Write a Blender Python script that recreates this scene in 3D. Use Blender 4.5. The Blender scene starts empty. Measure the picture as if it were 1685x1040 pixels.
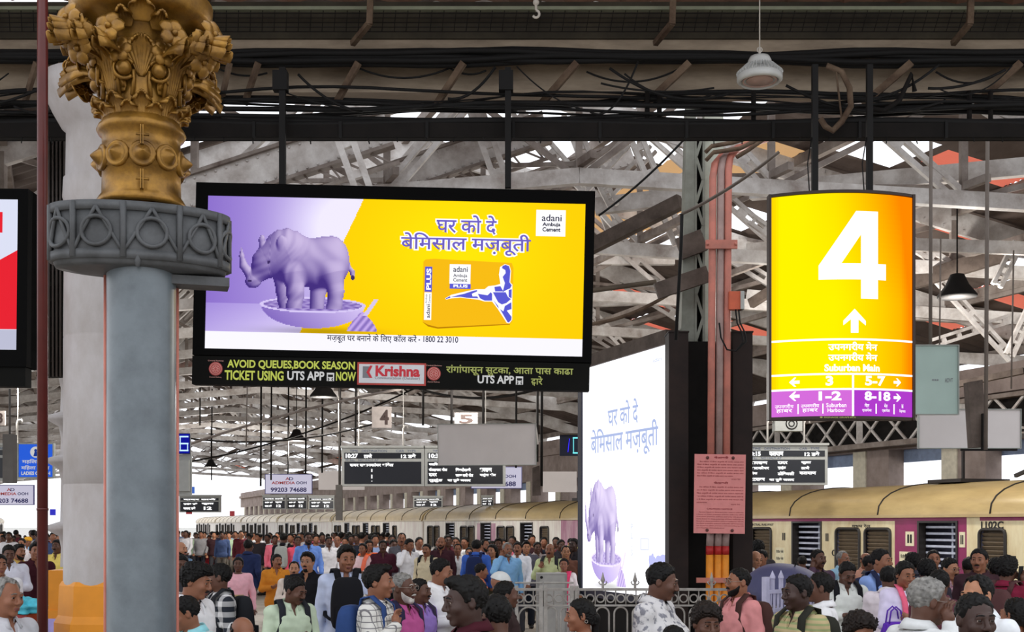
import bpy, bmesh, math, random
import numpy as np
import openvdb
from mathutils import Vector, Matrix, Euler
random.seed(7); rng = np.random.default_rng(7)
SC = bpy.context.scene
COL = SC.collection
# ---------------------------------------------------------------- camera
W, H_IMG, F = 1685, 1040, 1950.0
CAMZ, HORIZON = 2.08, 862.0
cam = bpy.data.objects.new('camera', bpy.data.cameras.new('camera'))
COL.objects.link(cam); SC.camera = cam
cam.location = (0, 0, CAMZ); cam.rotation_euler = (math.pi/2, 0, 0)
cam.data.sensor_width = 36; cam.data.lens = 36*F/W
cam.data.shift_y = (HORIZON-H_IMG/2)/W
cam.data.clip_start = .05; cam.data.clip_end = 2000
# ---------------------------------------------------------------- world, exposure, light
vs = SC.view_settings
vs.view_transform = 'Standard'; vs.look = 'None'; vs.gamma = 1; vs.exposure = 0.0
vs.use_curve_mapping = False
wd = bpy.data.worlds.new('overcast_sky'); SC.world = wd; wd.use_nodes = True
bg = wd.node_tree.nodes['Background']
bg.inputs[0].default_value = (.93, .95, 1.0, 1); bg.inputs[1].default_value = 1.55
SC.cycles.max_bounces = 6; SC.cycles.diffuse_bounces = 4
SC.cycles.use_denoising = True

# ---------------------------------------------------------------- helpers
def P(px, py, Y):
    return Vector(((px-842.5)/F*Y, Y, CAMZ+(HORIZON-py)/F*Y))
def lin(c):
    return tuple((v/255/12.92 if v/255 <= .04045 else ((v/255+.055)/1.055)**2.4) for v in c)
MATS = {}
def mat(name, rgb, rough=.6, metal=0., var=.12, scale=8., bump=0., spec=.4, trans=0.):
    if name in MATS: return MATS[name]
    m = bpy.data.materials.new(name); m.use_nodes = True; nt = m.node_tree; N = nt.nodes; L = nt.links
    b = N['Principled BSDF']; c = lin(rgb)
    b.inputs['Roughness'].default_value = rough; b.inputs['Metallic'].default_value = metal
    b.inputs['Specular IOR Level'].default_value = spec
    if var > 0 or bump > 0:
        tc = N.new('ShaderNodeTexCoord'); nz = N.new('ShaderNodeTexNoise')
        nz.inputs['Scale'].default_value = scale; nz.inputs['Detail'].default_value = 5
        L.new(tc.outputs['Object'], nz.inputs['Vector'])
    if var > 0:
        rp = N.new('ShaderNodeValToRGB'); e = rp.color_ramp.elements
        e[0].position = .3; e[1].position = .7
        e[0].color = tuple(v*(1-var) for v in c)+(1,); e[1].color = tuple(min(1, v*(1+var)) for v in c)+(1,)
        L.new(nz.outputs['Fac'], rp.inputs['Fac']); L.new(rp.outputs['Color'], b.inputs['Base Color'])
    else: b.inputs['Base Color'].default_value = c+(1,)
    if bump > 0:
        bp = N.new('ShaderNodeBump'); bp.inputs['Strength'].default_value = bump; bp.inputs['Distance'].default_value = .02
        L.new(nz.outputs['Fac'], bp.inputs['Height']); L.new(bp.outputs['Normal'], b.inputs['Normal'])
    MATS[name] = m; return m
def dirty(name, rgb, dirt, amount=.5, scale=3., rough=.6, metal=0., bump=.15, stretch=(1, 1, 1), spec=.3):
    """paint with stains of a second colour"""
    if name in MATS: return MATS[name]
    m = bpy.data.materials.new(name); m.use_nodes = True; nt = m.node_tree; N = nt.nodes; L = nt.links
    b = N['Principled BSDF']; b.inputs['Roughness'].default_value = rough; b.inputs['Metallic'].default_value = metal
    b.inputs['Specular IOR Level'].default_value = spec
    tc = N.new('ShaderNodeTexCoord'); mp = N.new('ShaderNodeMapping'); mp.inputs['Scale'].default_value = stretch
    L.new(tc.outputs['Object'], mp.inputs['Vector'])
    n1 = N.new('ShaderNodeTexNoise'); n1.inputs['Scale'].default_value = scale; n1.inputs['Detail'].default_value = 8; n1.inputs['Roughness'].default_value = .65
    L.new(mp.outputs[0], n1.inputs['Vector'])
    rp = N.new('ShaderNodeValToRGB'); e = rp.color_ramp.elements
    e[0].position = max(0, amount-.22); e[1].position = min(1, amount+.22)
    e[0].color = lin(dirt)+(1,); e[1].color = lin(rgb)+(1,)
    L.new(n1.outputs['Fac'], rp.inputs['Fac']); L.new(rp.outputs['Color'], b.inputs['Base Color'])
    if bump:
        bp = N.new('ShaderNodeBump'); bp.inputs['Strength'].default_value = bump; bp.inputs['Distance'].default_value = .02
        L.new(n1.outputs['Fac'], bp.inputs['Height']); L.new(bp.outputs['Normal'], b.inputs['Normal'])
    MATS[name] = m; return m
def em(name, rgb, s=1.):
    if name in MATS: return MATS[name]
    m = bpy.data.materials.new(name); m.use_nodes = True; nt = m.node_tree
    nt.nodes.remove(nt.nodes['Principled BSDF'])
    e = nt.nodes.new('ShaderNodeEmission'); e.inputs[0].default_value = lin(rgb)+(1,); e.inputs[1].default_value = s
    nt.links.new(e.outputs[0], nt.nodes['Material Output'].inputs[0]); MATS[name] = m; return m
def em_attr(name, s=1.):
    if name in MATS: return MATS[name]
    m = bpy.data.materials.new(name); m.use_nodes = True; nt = m.node_tree
    nt.nodes.remove(nt.nodes['Principled BSDF'])
    a = nt.nodes.new('ShaderNodeAttribute'); a.attribute_name = 'Art'
    e = nt.nodes.new('ShaderNodeEmission'); e.inputs[1].default_value = s
    nt.links.new(a.outputs['Color'], e.inputs[0]); nt.links.new(e.outputs[0], nt.nodes['Material Output'].inputs[0]); MATS[name] = m; return m

def tag(o, label=None, cat=None, group=None, kind=None):
    if label: o['label'] = label
    if cat: o['category'] = cat
    if group: o['group'] = group
    if kind: o['kind'] = kind
    return o
def empty(name, loc=(0, 0, 0), label=None, cat=None, group=None, rot=None, kind=None):
    o = bpy.data.objects.new(name, None); COL.objects.link(o); o.empty_display_size = .1
    o.location = loc
    if rot: o.rotation_euler = rot
    return tag(o, label, cat, group, kind)
def link_mesh(name, me, parent=None, loc=None):
    o = bpy.data.objects.new(name, me); COL.objects.link(o)
    if parent: o.parent = parent
    if loc is not None: o.location = loc
    return o
def copy_tree(o, parent=None):
    c = o.copy(); COL.objects.link(c)
    if parent: c.parent = parent
    for ch in list(o.children): copy_tree(ch, c)
    return c
class MB:
    """collects shapes and links them as ONE mesh object"""
    def __init__(s): s.v = []; s.f = []; s.mi = []; s.sm = []; s.cur = 0
    def add(s, vs_, fs, smooth=False):
        o = len(s.v); s.v += [tuple(v) for v in vs_]
        for f in fs: s.f.append(tuple(i+o for i in f)); s.mi.append(s.cur); s.sm.append(smooth)
        return s
    def box(s, lo, hi):
        x0, y0, z0 = lo; x1, y1, z1 = hi
        return s.add([(x0,y0,z0),(x1,y0,z0),(x1,y1,z0),(x0,y1,z0),(x0,y0,z1),(x1,y0,z1),(x1,y1,z1),(x0,y1,z1)],
                     [(0,3,2,1),(4,5,6,7),(0,1,5,4),(1,2,6,5),(2,3,7,6),(3,0,4,7)])
    def bar(s, a, b, w, h, up=(0, 0, 1)):
        a = Vector(a); b = Vector(b); d = (b-a).normalized(); u = Vector(up)
        if abs(d.dot(u)) > .98: u = Vector((0, 1, 0))
        r = d.cross(u).normalized(); u = r.cross(d).normalized(); vs_ = []
        for p in (a, b):
            for i, j in ((-1,-1),(1,-1),(1,1),(-1,1)): vs_.append(p+r*(i*w/2)+u*(j*h/2))
        return s.add(vs_, [(0,1,2,3),(7,6,5,4),(0,4,5,1),(1,5,6,2),(2,6,7,3),(3,7,4,0)])
    def tube(s, pts, r, n=8, closed=False, smooth=True):
        pts = [Vector(p) for p in pts]; m = len(pts); vs_ = []; ref = None
        rr = r if isinstance(r, (list, tuple)) else [r]*m
        for i, p in enumerate(pts):
            if closed: d = pts[(i+1) % m]-pts[i-1]
            else: d = pts[min(i+1, m-1)]-pts[max(i-1, 0)]
            d = d.normalized() if d.length > 1e-9 else Vector((0, 0, 1))
            if ref is None:
                ref = Vector((0, 0, 1)) if abs(d.z) < .9 else Vector((0, 1, 0))
            e1 = d.cross(ref).normalized(); e2 = e1.cross(d).normalized(); ref = e2
            for k in range(n):
                t = 2*math.pi*k/n; vs_.append(p+e1*(rr[i]*math.cos(t))+e2*(rr[i]*math.sin(t)))
        fs = []
        for i in range(m if closed else m-1):
            j = (i+1) % m
            for k in range(n): fs.append((i*n+k, i*n+(k+1) % n, j*n+(k+1) % n, j*n+k))
        s.add(vs_, fs, smooth)
        if not closed:
            o = len(s.v)-len(vs_)
            s.f += [tuple(o+k for k in reversed(range(n))), tuple(o+(m-1)*n+k for k in range(n))]
            s.mi += [s.cur]*2; s.sm += [False]*2
        return s
    def lathe(s, prof, n=32, c=(0, 0), sy=1., smooth=True, ang=(0, 2*math.pi)):
        full = abs(ang[1]-ang[0]-2*math.pi) < 1e-6; k = n if full else n+1; vs_ = []; fs = []
        for r, z in prof:
            for i in range(k):
                t = ang[0]+(ang[1]-ang[0])*i/n; vs_.append((c[0]+r*math.cos(t), c[1]+r*sy*math.sin(t), z))
        for j in range(len(prof)-1):
            for i in range(n):
                a = i; b = (i+1) % k; fs.append((j*k+a, j*k+b, (j+1)*k+b, (j+1)*k+a))
        s.add(vs_, fs, smooth)
        return s
    def prism(s, poly, y0, y1):
        """polygon in x,z extruded in y"""
        n = len(poly); area = sum(poly[i-1][0]*poly[i][1]-poly[i][0]*poly[i-1][1] for i in range(n))
        if area < 0: poly = poly[::-1]
        vs_ = [(x, y0, z) for x, z in poly]+[(x, y1, z) for x, z in poly]
        fs = [tuple(range(n)), tuple(reversed(range(n, 2*n)))]
        for i in range(n): j = (i+1) % n; fs.append((i, i+n, j+n, j))
        return s.add(vs_, fs)
    def sphere(s, c, r, n=12, m=8, smooth=True):
        r = r if isinstance(r, (list, tuple)) else (r, r, r); vs_ = [(c[0], c[1], c[2]-r[2])]; fs = []
        for j in range(1, m):
            p = -math.pi/2+math.pi*j/m
            for i in range(n):
                t = 2*math.pi*i/n; vs_.append((c[0]+r[0]*math.cos(p)*math.cos(t), c[1]+r[1]*math.cos(p)*math.sin(t), c[2]+r[2]*math.sin(p)))
        vs_.append((c[0], c[1], c[2]+r[2])); T = len(vs_)-1
        for i in range(n): fs.append((0, 1+(i+1) % n, 1+i)); fs.append((T, 1+(m-2)*n+i, 1+(m-2)*n+(i+1) % n))
        for j in range(m-2):
            for i in range(n):
                a = 1+j*n+i; b = 1+j*n+(i+1) % n; fs.append((a, b, b+n, a+n))
        return s.add(vs_, fs, smooth)
    def ring(s, c, R, r, axis='y', n=20, m=6):
        pts = []
        for i in range(n):
            t = 2*math.pi*i/n; a, b = R*math.cos(t), R*math.sin(t)
            pts.append({'y': (c[0]+a, c[1], c[2]+b), 'z': (c[0]+a, c[1]+b, c[2]), 'x': (c[0], c[1]+a, c[2]+b)}[axis])
        return s.tube(pts, r, m, closed=True)
    def mesh(s, name, mats):
        me = bpy.data.meshes.new(name); me.from_pydata(s.v, [], s.f)
        for m in (mats if isinstance(mats, (list, tuple)) else [mats]): me.materials.append(m)
        me.polygons.foreach_set('material_index', s.mi); me.polygons.foreach_set('use_smooth', s.sm)
        me.update(); return me
    def build(s, name, mats, parent=None, loc=None):
        return link_mesh(name, s.mesh(name, mats), parent, loc)
# lettering: outlines of the built-in font fitted into a box
_tc = {}
def text_geo(body, bold=0.):
    k = (body, bold)
    if k in _tc: return _tc[k]
    c = bpy.data.curves.new('lettering', 'FONT'); c.body = body; c.offset = bold; c.resolution_u = 3; c.fill_mode = 'FRONT'
    o = bpy.data.objects.new('lettering', c); COL.objects.link(o)
    bpy.context.view_layer.update()
    me = o.to_mesh(); v = np.array([(q.co.x, q.co.y) for q in me.vertices]) if len(me.vertices) else np.zeros((0, 2))
    f = [tuple(p.vertices) for p in me.polygons]; o.to_mesh_clear()
    bpy.data.objects.remove(o); bpy.data.curves.remove(c)
    _tc[k] = (v, f); return v, f
def put_text(mb, body, x0, x1, z0, z1, y, bold=0., rot90=False, warp=None):
    """adds the lettering into box x0..x1, z0..z1 (local) in front of depth y"""
    v, f = text_geo(body, bold)
    if not len(v): return
    lo, hi = v.min(0), v.max(0); t = (v-lo)/np.maximum(hi-lo, 1e-6)
    if rot90: t = np.stack([1-t[:, 1], t[:, 0]], 1)
    xs = x0+(x1-x0)*t[:, 0]; zs = z0+(z1-z0)*t[:, 1]
    q = [(a, y, b) for a, b in zip(xs, zs)]
    if warp: q = [warp(p) for p in q]
    mb.add(q, f)
# ================================================================ THE SETTING
M_floor = dirty('platform_concrete', (178, 170, 158), (120, 112, 104), .45, 1.2, rough=.7, bump=.05)
M_out = mat('outdoor_ground', (190, 188, 182), .9)
M_steel = dirty('painted_truss_steel', (218, 215, 212), (128, 112, 102), .42, 2.2, rough=.6)
M_steel2 = dirty('dull_truss_steel', (156, 147, 140), (86, 70, 62), .46, 2.0, rough=.7)
M_dark = dirty('sooty_steel', (26, 22, 20), (13, 11, 10), .5, 4, rough=.9)
M_cable = mat('black_cable', (9, 8, 8), .8, var=.2, scale=20)
M_beige = dirty('grimy_beige_paint', (108, 96, 82), (56, 46, 38), .45, 2.5, rough=.8, stretch=(.6, 1, 2.5))
M_rust = dirty('rusty_bracket', (120, 102, 84), (66, 48, 38), .5, 6, rough=.85)
M_brown = dirty('brown_steel', (104, 92, 84), (60, 50, 44), .5, 3, rough=.8)
M_pipe = mat('grey_pipe', (108, 98, 90), .6)
def T(L, s, z=0.):  # a point in the frame of the tracks: L across them, s along them
    return Vector((.934*L-.356*s, .356*L+.934*s, z))
TRK = Vector((-.356, .934, 0)); ACR = Vector((.934, .356, 0)); TROT = math.atan2(.356, .934)
# floor, ground, track bed
mb = MB(); q = [T(-60, -30), T(15.9, -30), T(15.9, 190), T(-60, 190)]
mb.add([(p.x, p.y, 0) for p in q]+[(p.x, p.y, -.9) for p in q], [(0, 1, 2, 3), (1, 5, 6, 2), (2, 6, 7, 3), (0, 4, 5, 1), (3, 7, 4, 0)])
tag(mb.build('floor', M_floor), kind='structure')
mb = MB(); mb.box((-600, -60, -1.1), (600, 900, -.92)); tag(mb.build('ground', M_out), kind='structure')
# roof of the train shed
RZ, EZ, RW = 11.0, 6.3, 15.0
def ridge_x(Y): return 2.0-.381*(Y-16)
M_sheet = dirty('roof_sheeting', (112, 100, 94), (64, 52, 46), .5, .8, rough=.85, stretch=(1, .3, 1))
def sheet_translucent(name, rgb):
    m = bpy.data.materials.new(name); m.use_nodes = True; nt = m.node_tree; nt.nodes.remove(nt.nodes['Principled BSDF'])
    d = nt.nodes.new('ShaderNodeBsdfDiffuse'); t = nt.nodes.new('ShaderNodeBsdfTranslucent'); x = nt.nodes.new('ShaderNodeMixShader')
    d.inputs[0].default_value = lin(rgb)+(1,); t.inputs[0].default_value = lin(rgb)+(1,); x.inputs[0].default_value = .75
    nt.links.new(d.outputs[0], x.inputs[1]); nt.links.new(t.outputs[0], x.inputs[2]); nt.links.new(x.outputs[0], nt.nodes['Material Output'].inputs[0])
    return m
M_red = sheet_translucent('red_roof_sheet', (210, 112, 90)); M_amber = sheet_translucent('amber_roof_sheet', (190, 150, 104))
NI, DY = 10, 2.4; NYR = 46
def roof_pt(side, i, j):
    Y = 15.2+j*DY; t = i/NI
    return (ridge_x(Y)+side*RW*t, Y, RZ+(EZ-RZ)*t)
def roof_hit(px, py):
    """roof cell seen through a pixel"""
    for side in (-1, 1):
        for Y in np.arange(15.2, 160, .1):
            p = P(px, py, Y); t = (p.x-ridge_x(Y))*side/RW
            if 0 <= t <= 1 and p.z >= RZ+(EZ-RZ)*t: return side, int(t*NI), int((Y-15.2)/DY)
    return None
kinds = {}
for px, py, k in [(1010, 290, 1), (1090, 240, 1), (1075, 262, 1), (1460, 250, 1), (1490, 262, 1), (1390, 238, 1), (1235, 335, 1), (1268, 340, 1), (1640, 358, 1), (1675, 368, 1),
                  (1085, 395, 1), (1100, 402, 1), (620, 245, 1), (1500, 525, 1), (985, 285, 2), (1580, 300, 2), (1530, 335, 2), (1560, 340, 2), (1660, 262, 2),
                  (1070, 505, 2), (1050, 522, 2), (1570, 495, 2), (1678, 470, 2), (1545, 497, 2), (1075, 340, 3), (1060, 320, 3), (1100, 265, 3), (985, 375, 3), (1005, 360, 3), (1015, 380, 3),
                  (700, 265, 2), (560, 285, 2), (840, 250, 2), (1110, 300, 3), (940, 250, 2)]:
    h = roof_hit(px, py)
    if h: kinds[h] = k
for px in range(250, 1100, 12):          # the open strip between the near canopy and the shed roof
    for py in range(140, 212, 5):
        h = roof_hit(px, py)
        if h: kinds[h] = 4
for side in (-1, 1):
    for j in range(NYR):
        for i in range(NI):
            if (side, i, j) in kinds: continue
            Y = 15.2+j*DY; r = random.random()
            pw = .03 if Y < 32 else .05 if Y < 50 else .22 if Y < 62 else (.93 if Y > 72 else .65)
            
            kinds[(side, i, j)] = 1 if r < pw else 2 if r < pw+(.015 if Y < 62 and side > 0 else .008) else 0
main, red, amb = MB(), MB(), MB()
for (side, i, j), k in kinds.items():
    q = [roof_pt(side, i, j), roof_pt(side, i+1, j), roof_pt(side, i+1, j+1), roof_pt(side, i, j+1)]
    if k == 4: continue
    if k == 1:     # rooflight: the middle of the bay is open
        a = [Vector(p) for p in q]
        def bi(u, v): return a[0].lerp(a[1], u).lerp(a[3].lerp(a[2], u), v)
        u0, u1, v0, v1 = .12, .88, (.3 if 15.2+j*DY < 62 else .06), (.85 if 15.2+j*DY < 62 else .94)
        for uu, vv in (((0, u0), (0, 1)), ((u1, 1), (0, 1)), ((u0, u1), (0, v0)), ((u0, u1), (v1, 1))):
            main.add([bi(uu[0], vv[0]), bi(uu[1], vv[0]), bi(uu[1], vv[1]), bi(uu[0], vv[1])], [(0, 1, 2, 3)])
    else:
        dst = (main, None, red, amb)[k]
        if k == 2:      # one red sheet between two dull ones
            a = [Vector(p) for p in q]
            for d_, v0, v1 in ((main, 0, .34), (main, .62, 1)): d_.add([a[0].lerp(a[3], v0), a[1].lerp(a[2], v0), a[1].lerp(a[2], v1), a[0].lerp(a[3], v1)], [(0, 1, 2, 3)])
            q = [a[0].lerp(a[3], .34), a[1].lerp(a[2], .34), a[1].lerp(a[2], .62), a[0].lerp(a[3], .62)]
        # corrugated sheet: ribs down the slope
        n = 12; a = [Vector(p) for p in q]; vs_ = []
        if Y > 200 or 15.2+j*DY > 60: dst.add(q, [(0, 1, 2, 3)]); continue
        for c in range(n+1):
            dz = .035*(c % 2)
            p0 = a[0].lerp(a[3], c/n); p1 = a[1].lerp(a[2], c/n); vs_ += [(p0.x, p0.y, p0.z+dz), (p1.x, p1.y, p1.z+dz)]
        dst.add(vs_, [(2*c, 2*c+1, 2*c+3, 2*c+2) for c in range(n)])
tag(main.build('ceiling', M_sheet), kind='structure')
tag(red.build('ceiling_red_sheets', M_red), kind='structure')
tag(amb.build('ceiling_amber_sheets', M_amber), kind='structure')
# purlins along the shed, each a beam of its own
for side in (-1, 1):
    for t in (.02, .2, .4, .6, .8, .99):
        mb = MB(); Y0, Y1 = 15.2, 126
        a = (ridge_x(Y0)+side*RW*t, Y0, RZ+(EZ-RZ)*t-.12); b = (ridge_x(Y1)+side*RW*t, Y1, RZ+(EZ-RZ)*t-.12)
        mb.bar(a, b, .14, .2)
        tag(mb.build('purlin', M_steel2), 'long steel purlin running under the roof sheets towards the bright far end', 'beam', 'purlins under the roof', 'structure')
for x in (-12, -9, -6, -3, 0, 3, 6, 9, 12):
    mb = MB(); zt_ = (7.5-.085*abs(x) if x < 0 else 7.5-.06*abs(x))+.2
    mb.bar((ridge_x(18)+x, 18, zt_), (ridge_x(124)+x, 124, zt_), .1, .12)
    for k in range(25):
        Y0 = 18.5+4.2*k; sg = 1 if k % 2 else -1
        mb.bar((ridge_x(Y0)+x, Y0, zt_), (ridge_x(Y0+4.2)+x+sg*1.5, Y0+4.2, zt_+1.2), .05, .07)
    tag(mb.build('tie_runner', M_steel2), 'long braced steel runner laid across the truss ties towards the bright far end', 'beam', 'runners over the truss ties', 'structure')
# roof trusses: each an Empty with its members
def rz(x): return RZ-.3+(EZ-RZ)*abs(x)/RW
def tz(x): return 7.5-.085*abs(x) if x < 0 else 7.5-.06*abs(x)
def slotted(mb, a, b, w, t=.05):       # two flats with spacer plates, as on the old shed
    a = Vector(a); b = Vector(b); d = (b-a).normalized(); s = Vector((d.z, 0, -d.x))
    for k in (-1, 1): mb.bar(a+s*k*w*.33, b+s*k*w*.33, t*2, w*.3, up=s)
    n = 5
    for k in range(n):
        p = a.lerp(b, (k+.15)/n); mb.bar(p, p+d*(b-a).length*.05, t*1.6, w*.5, up=s)
xn = [-15, -12, -9, -6, -3, 0, 3, 6, 9, 12, 15]
ch = {}
for side in (-1, 1):
    mb = MB(); a = Vector((side*15, 0, rz(15))); b = Vector((0, 0, rz(0)))
    mb.bar(a, b, .12, .42)
    for k in range(40):           # rivet rows on the plate
        p = a.lerp(b, (k+.5)/40); mb.box((p.x-.02, -.075, p.z+.13), (p.x+.02, -.06, p.z+.17)); mb.box((p.x-.02, -.075, p.z-.17), (p.x+.02, -.06, p.z-.13))
    ch.setdefault('top_chord', []).append(mb.mesh('top_chord', M_steel))
mb = MB(); mb.bar((-15, 0, tz(-15)), (0, 0, tz(0)), .16, .24).bar((0, 0, tz(0)), (15, 0, tz(15)), .16, .24)
ch['tie_beam'] = [mb.mesh('tie_beam', M_steel)]
for i in range(1, 10):
    x = xn[i]
    mb = MB(); mb.bar((x, 0, tz(x)), (x, 0, rz(x)), .1, .13); ch.setdefault('post', []).append(mb.mesh('post', M_steel2))
for i in range(10):
    x0, x1 = xn[i], xn[i+1]
    if abs(x0) < abs(x1): a, b = (x0, 0, rz(x0)), (x1, 0, tz(x1))
    else: a, b = (x0, 0, tz(x0)), (x1, 0, rz(x1))
    mb = MB(); slotted(mb, a, b, .26); ch.setdefault('strut', []).append(mb.mesh('strut', M_steel))
    mb = MB()
    if abs(x0) < abs(x1): mb.bar((x0, .1, tz(x0)), (x1, .1, rz(x1)), .05, .09)
    else: mb.bar((x0, .1, rz(x0)), (x1, .1, tz(x1)), .05, .09)
    ch.setdefault('brace_rod', []).append(mb.mesh('brace_rod', M_steel2))
ordw = 'nearest second third fourth fifth sixth seventh eighth ninth tenth eleventh twelfth thirteenth fourteenth fifteenth sixteenth seventeenth eighteenth nineteenth twentieth'.split()
Ys = [18.5+4.2*k for k in range(14)]+[79+10*k for k in range(5)]
for n_, Y in enumerate(Ys):
    lab = ('grey riveted roof truss, %s counted from the dark cable beam' % ordw[n_]) if n_ < 12 else 'small grey roof truss far down the shed under the bright roof'
    t = empty('roof_truss', (ridge_x(Y), Y, 0), lab, 'truss', 'roof trusses of the shed')
    for nm, ms in ch.items():
        if (n_ > 14 and nm == 'brace_rod') or (n_ > 13 and nm in ('strut', 'post')): continue
        for me in ms: link_mesh(nm, me, t)
# riveted plate girders sloping up behind the large screen
def girder(a, b, depth, label):
    a = Vector(a); b = Vector(b); e = empty('plate_girder', a, label, 'girder', 'riveted plate girders'); d = (b-a)
    mb = MB(); mb.bar((0, 0, 0), d, .06, depth); u = d.normalized(); s = Vector((-u.z, 0, u.x)); mb.build('web_plate', M_steel, e)
    mb = MB()
    for k in (-1, 1): mb.bar(s*k*depth/2, d+s*k*depth/2, .2, .05)
    mb.build('flange', M_steel2, e)
    mb = MB(); n = int(d.length/.16)
    for k in range(n):
        for j in (-1, 1):
            p = u*(k+.5)*.16+s*j*depth*.36; mb.sphere((p.x, -.035, p.z), .022, 6, 4)
    mb.build('rivets', M_steel, e)
    mb = MB(); n = int(d.length/.2)     # lattice strip below
    o = s*(-depth*.5-.26); mb.bar(o, d+o, .06, .05)
    for k in range(n): mb.bar(u*k*.2-s*depth*.5, u*(k+(1 if k % 2 else 0)+.5)*.2+o, .03, .03)
    mb.build('lattice_strip', M_steel2, e)
for (x0, y0, x1, y1, Y, d, lab) in [(60, 400, 640, 212, 17.2, .5, 'pale riveted girder rising from behind the gold capital above the purple screen corner'),
                                  (330, 400, 900, 210, 20.5, .5, 'riveted girder rising to the right above the middle of the large screen'),
                                  (640, 385, 1040, 252, 24, .52, 'riveted girder rising to the right above the yellow half of the screen')]:
    girder(P(x0, y0, Y), P(x1, y1, Y), d, lab)
# white struts dropping across them
for (x0, y0, x1, y1, Y, lab) in [(548, 232, 590, 306, 16.6, 'white slotted strut between the two black hangers of the screen'), (782, 228, 826, 312, 19.8, 'white slotted strut just before the second black hanger of the screen'),
                            (935, 228, 985, 320, 23, 'white slotted strut above the top corner of the yellow screen side'), (1030, 232, 1084, 312, 22, 'white slotted strut left of the grey lattice column')]:
    mb = MB(); slotted(mb, P(x0, y0, Y)+Vector((0, 0, .5)), P(x1, y1, Y)+Vector((.4, 0, -1.0)), .3, .06)
    tag(mb.build('slotted_strut', M_steel), lab, 'strut', 'white slotted struts')
# long white tie tubes on the right
for (x0, y0, x1, y1, Y0, Y1, w, lab) in [(1236, 316, 1720, 272, 21, 18.5, .28, 'white box beam crossing above the yellow platform sign'), (980, 340, 1130, 322, 22, 21.6, .3, 'white box beam meeting the grey column above the billboard'),
                                    (1480, 402, 1720, 410, 22, 20, .22, 'white tube crossing behind the right edge of the yellow sign'), (960, 425, 1110, 425, 27, 27, .3, 'pale beam between the big screen and the grey column'),
                                    (960, 498, 1100, 492, 31, 31, .25, 'pale thin beam just above the billboard'), (1490, 512, 1700, 526, 27, 25, .25, 'pale beam behind the square green board'),
                                    (1560, 588, 1700, 596, 30, 28, .28, 'grey pipe running right of the green board'), (960, 545, 1100, 545, 36, 36, .28, 'lower grey beam behind the top of the billboard'),
                                    (1230, 412, 1275, 408, 24, 23.7, .25, 'short pale beam right of the pink conduits'), (1230, 486, 1275, 490, 27, 26.7, .25, 'short grey beam behind the orange switch box')]:
    mb = MB(); mb.bar(P(x0, y0, Y0), P(x1, y1, Y1), .16, w)
    tag(mb.build('cross_beam', M_steel), lab, 'beam', 'pale cross beams')
for (x0, y0, x1, y1, Y, w, lab) in [(965, 410, 1120, 332, 19, .22, 'dark slanting beam below the white box beam'), (1480, 470, 1660, 415, 23, .3, 'brown slanting beam right of the yellow sign'), (1485, 348, 1640, 295, 24, .2, 'dark beam in front of the red roof sheets'),
                               (1540, 640, 1685, 610, 24, .12, 'thin brown beam above the white blank board'), (1235, 500, 1330, 440, 26, .2, 'dark slanting beam beside the orange switch box')]:
    mb = MB(); mb.bar(P(x0, y0, Y), P(x1, y1, Y-1), .14, w); tag(mb.build('slanting_beam', M_brown), lab, 'beam', 'slanting beams')
for (x0, y0, x1, y1, Y, lab) in [(1540, 455, 1665, 590, 24, 'white cross brace right of the green board, falling to the right'), (1660, 525, 1535, 565, 25, 'white brace right of the green board, falling to the left'), (1660, 585, 1700, 500, 23, 'white brace at the far right above the blank board'),
                            (1235, 360, 1330, 425, 22, 'white brace left of the yellow sign'), (955, 494, 1045, 590, 31.1, 'white brace falling towards the billboard top'), (1640, 470, 1675, 400, 21, 'dark slotted brace near the right picture edge'),
                            (990, 300, 1010, 340, 21, 'short brace under the red roof sheet'), (1000, 320, 1075, 245, 23, 'white brace across the bright red and white roof gap'), (960, 310, 1030, 235, 20, 'white brace rising from the screen corner'), (1060, 330, 1130, 290, 24, 'white brace against the amber roof sheets')]:
    mb = MB(); slotted(mb, P(x0, y0, Y), P(x1, y1, Y), .22, .05); tag(mb.build('slotted_brace', M_steel), lab, 'brace', 'slotted braces')
# right-hand wall with openings onto the street
M_wall = dirty('warm_grey_masonry', (164, 150, 144), (118, 104, 98), .45, 1.5, rough=.9)
M_wallp = mat('pale_pier_plaster', (206, 200, 182), .9)
LW = 21.0; mb = MB()
def wall_box(s0, s1, z0, z1, L0=LW, L1=LW+.5):
    p = [T(L0, s0), T(L0, s1), T(L1, s1), T(L1, s0)]
    mb.add([(q.x, q.y, z) for z in (z0, z1) for q in p], [(0, 3, 2, 1), (4, 5, 6, 7), (0, 1, 5, 4), (1, 2, 6, 5), (2, 3, 7, 6), (3, 0, 4, 7)])
wall_box(-6, 150, -1, 2.9); wall_box(-6, 150, 4.1, 5.9); wall_box(-6, 150, 5.2, 5.5, LW-.2, LW)
s = -6
while s < 148:
    wall_box(s, s+1.5, 2.9, 4.1); s += 3.6
tag(mb.build('wall_right', M_wall), kind='structure')
mb = MB(); s = -6+1.5-.55
while s < 148:
    wall_box(s, s+.55, 2.9, 4.1, LW-.04, LW+.3); s += 3.6
tag(mb.build('wall_right_piers', M_wallp), kind='structure')
# blue-grey sunshades in the heads of the openings are part of the wall
mb = MB(); wall_box(-6, 150, 3.75, 4.1, LW+.5, LW+.56); tag(mb.build('trim_1', mat('blue_sunshade', (140, 158, 190), .7)), kind='structure')
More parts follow.
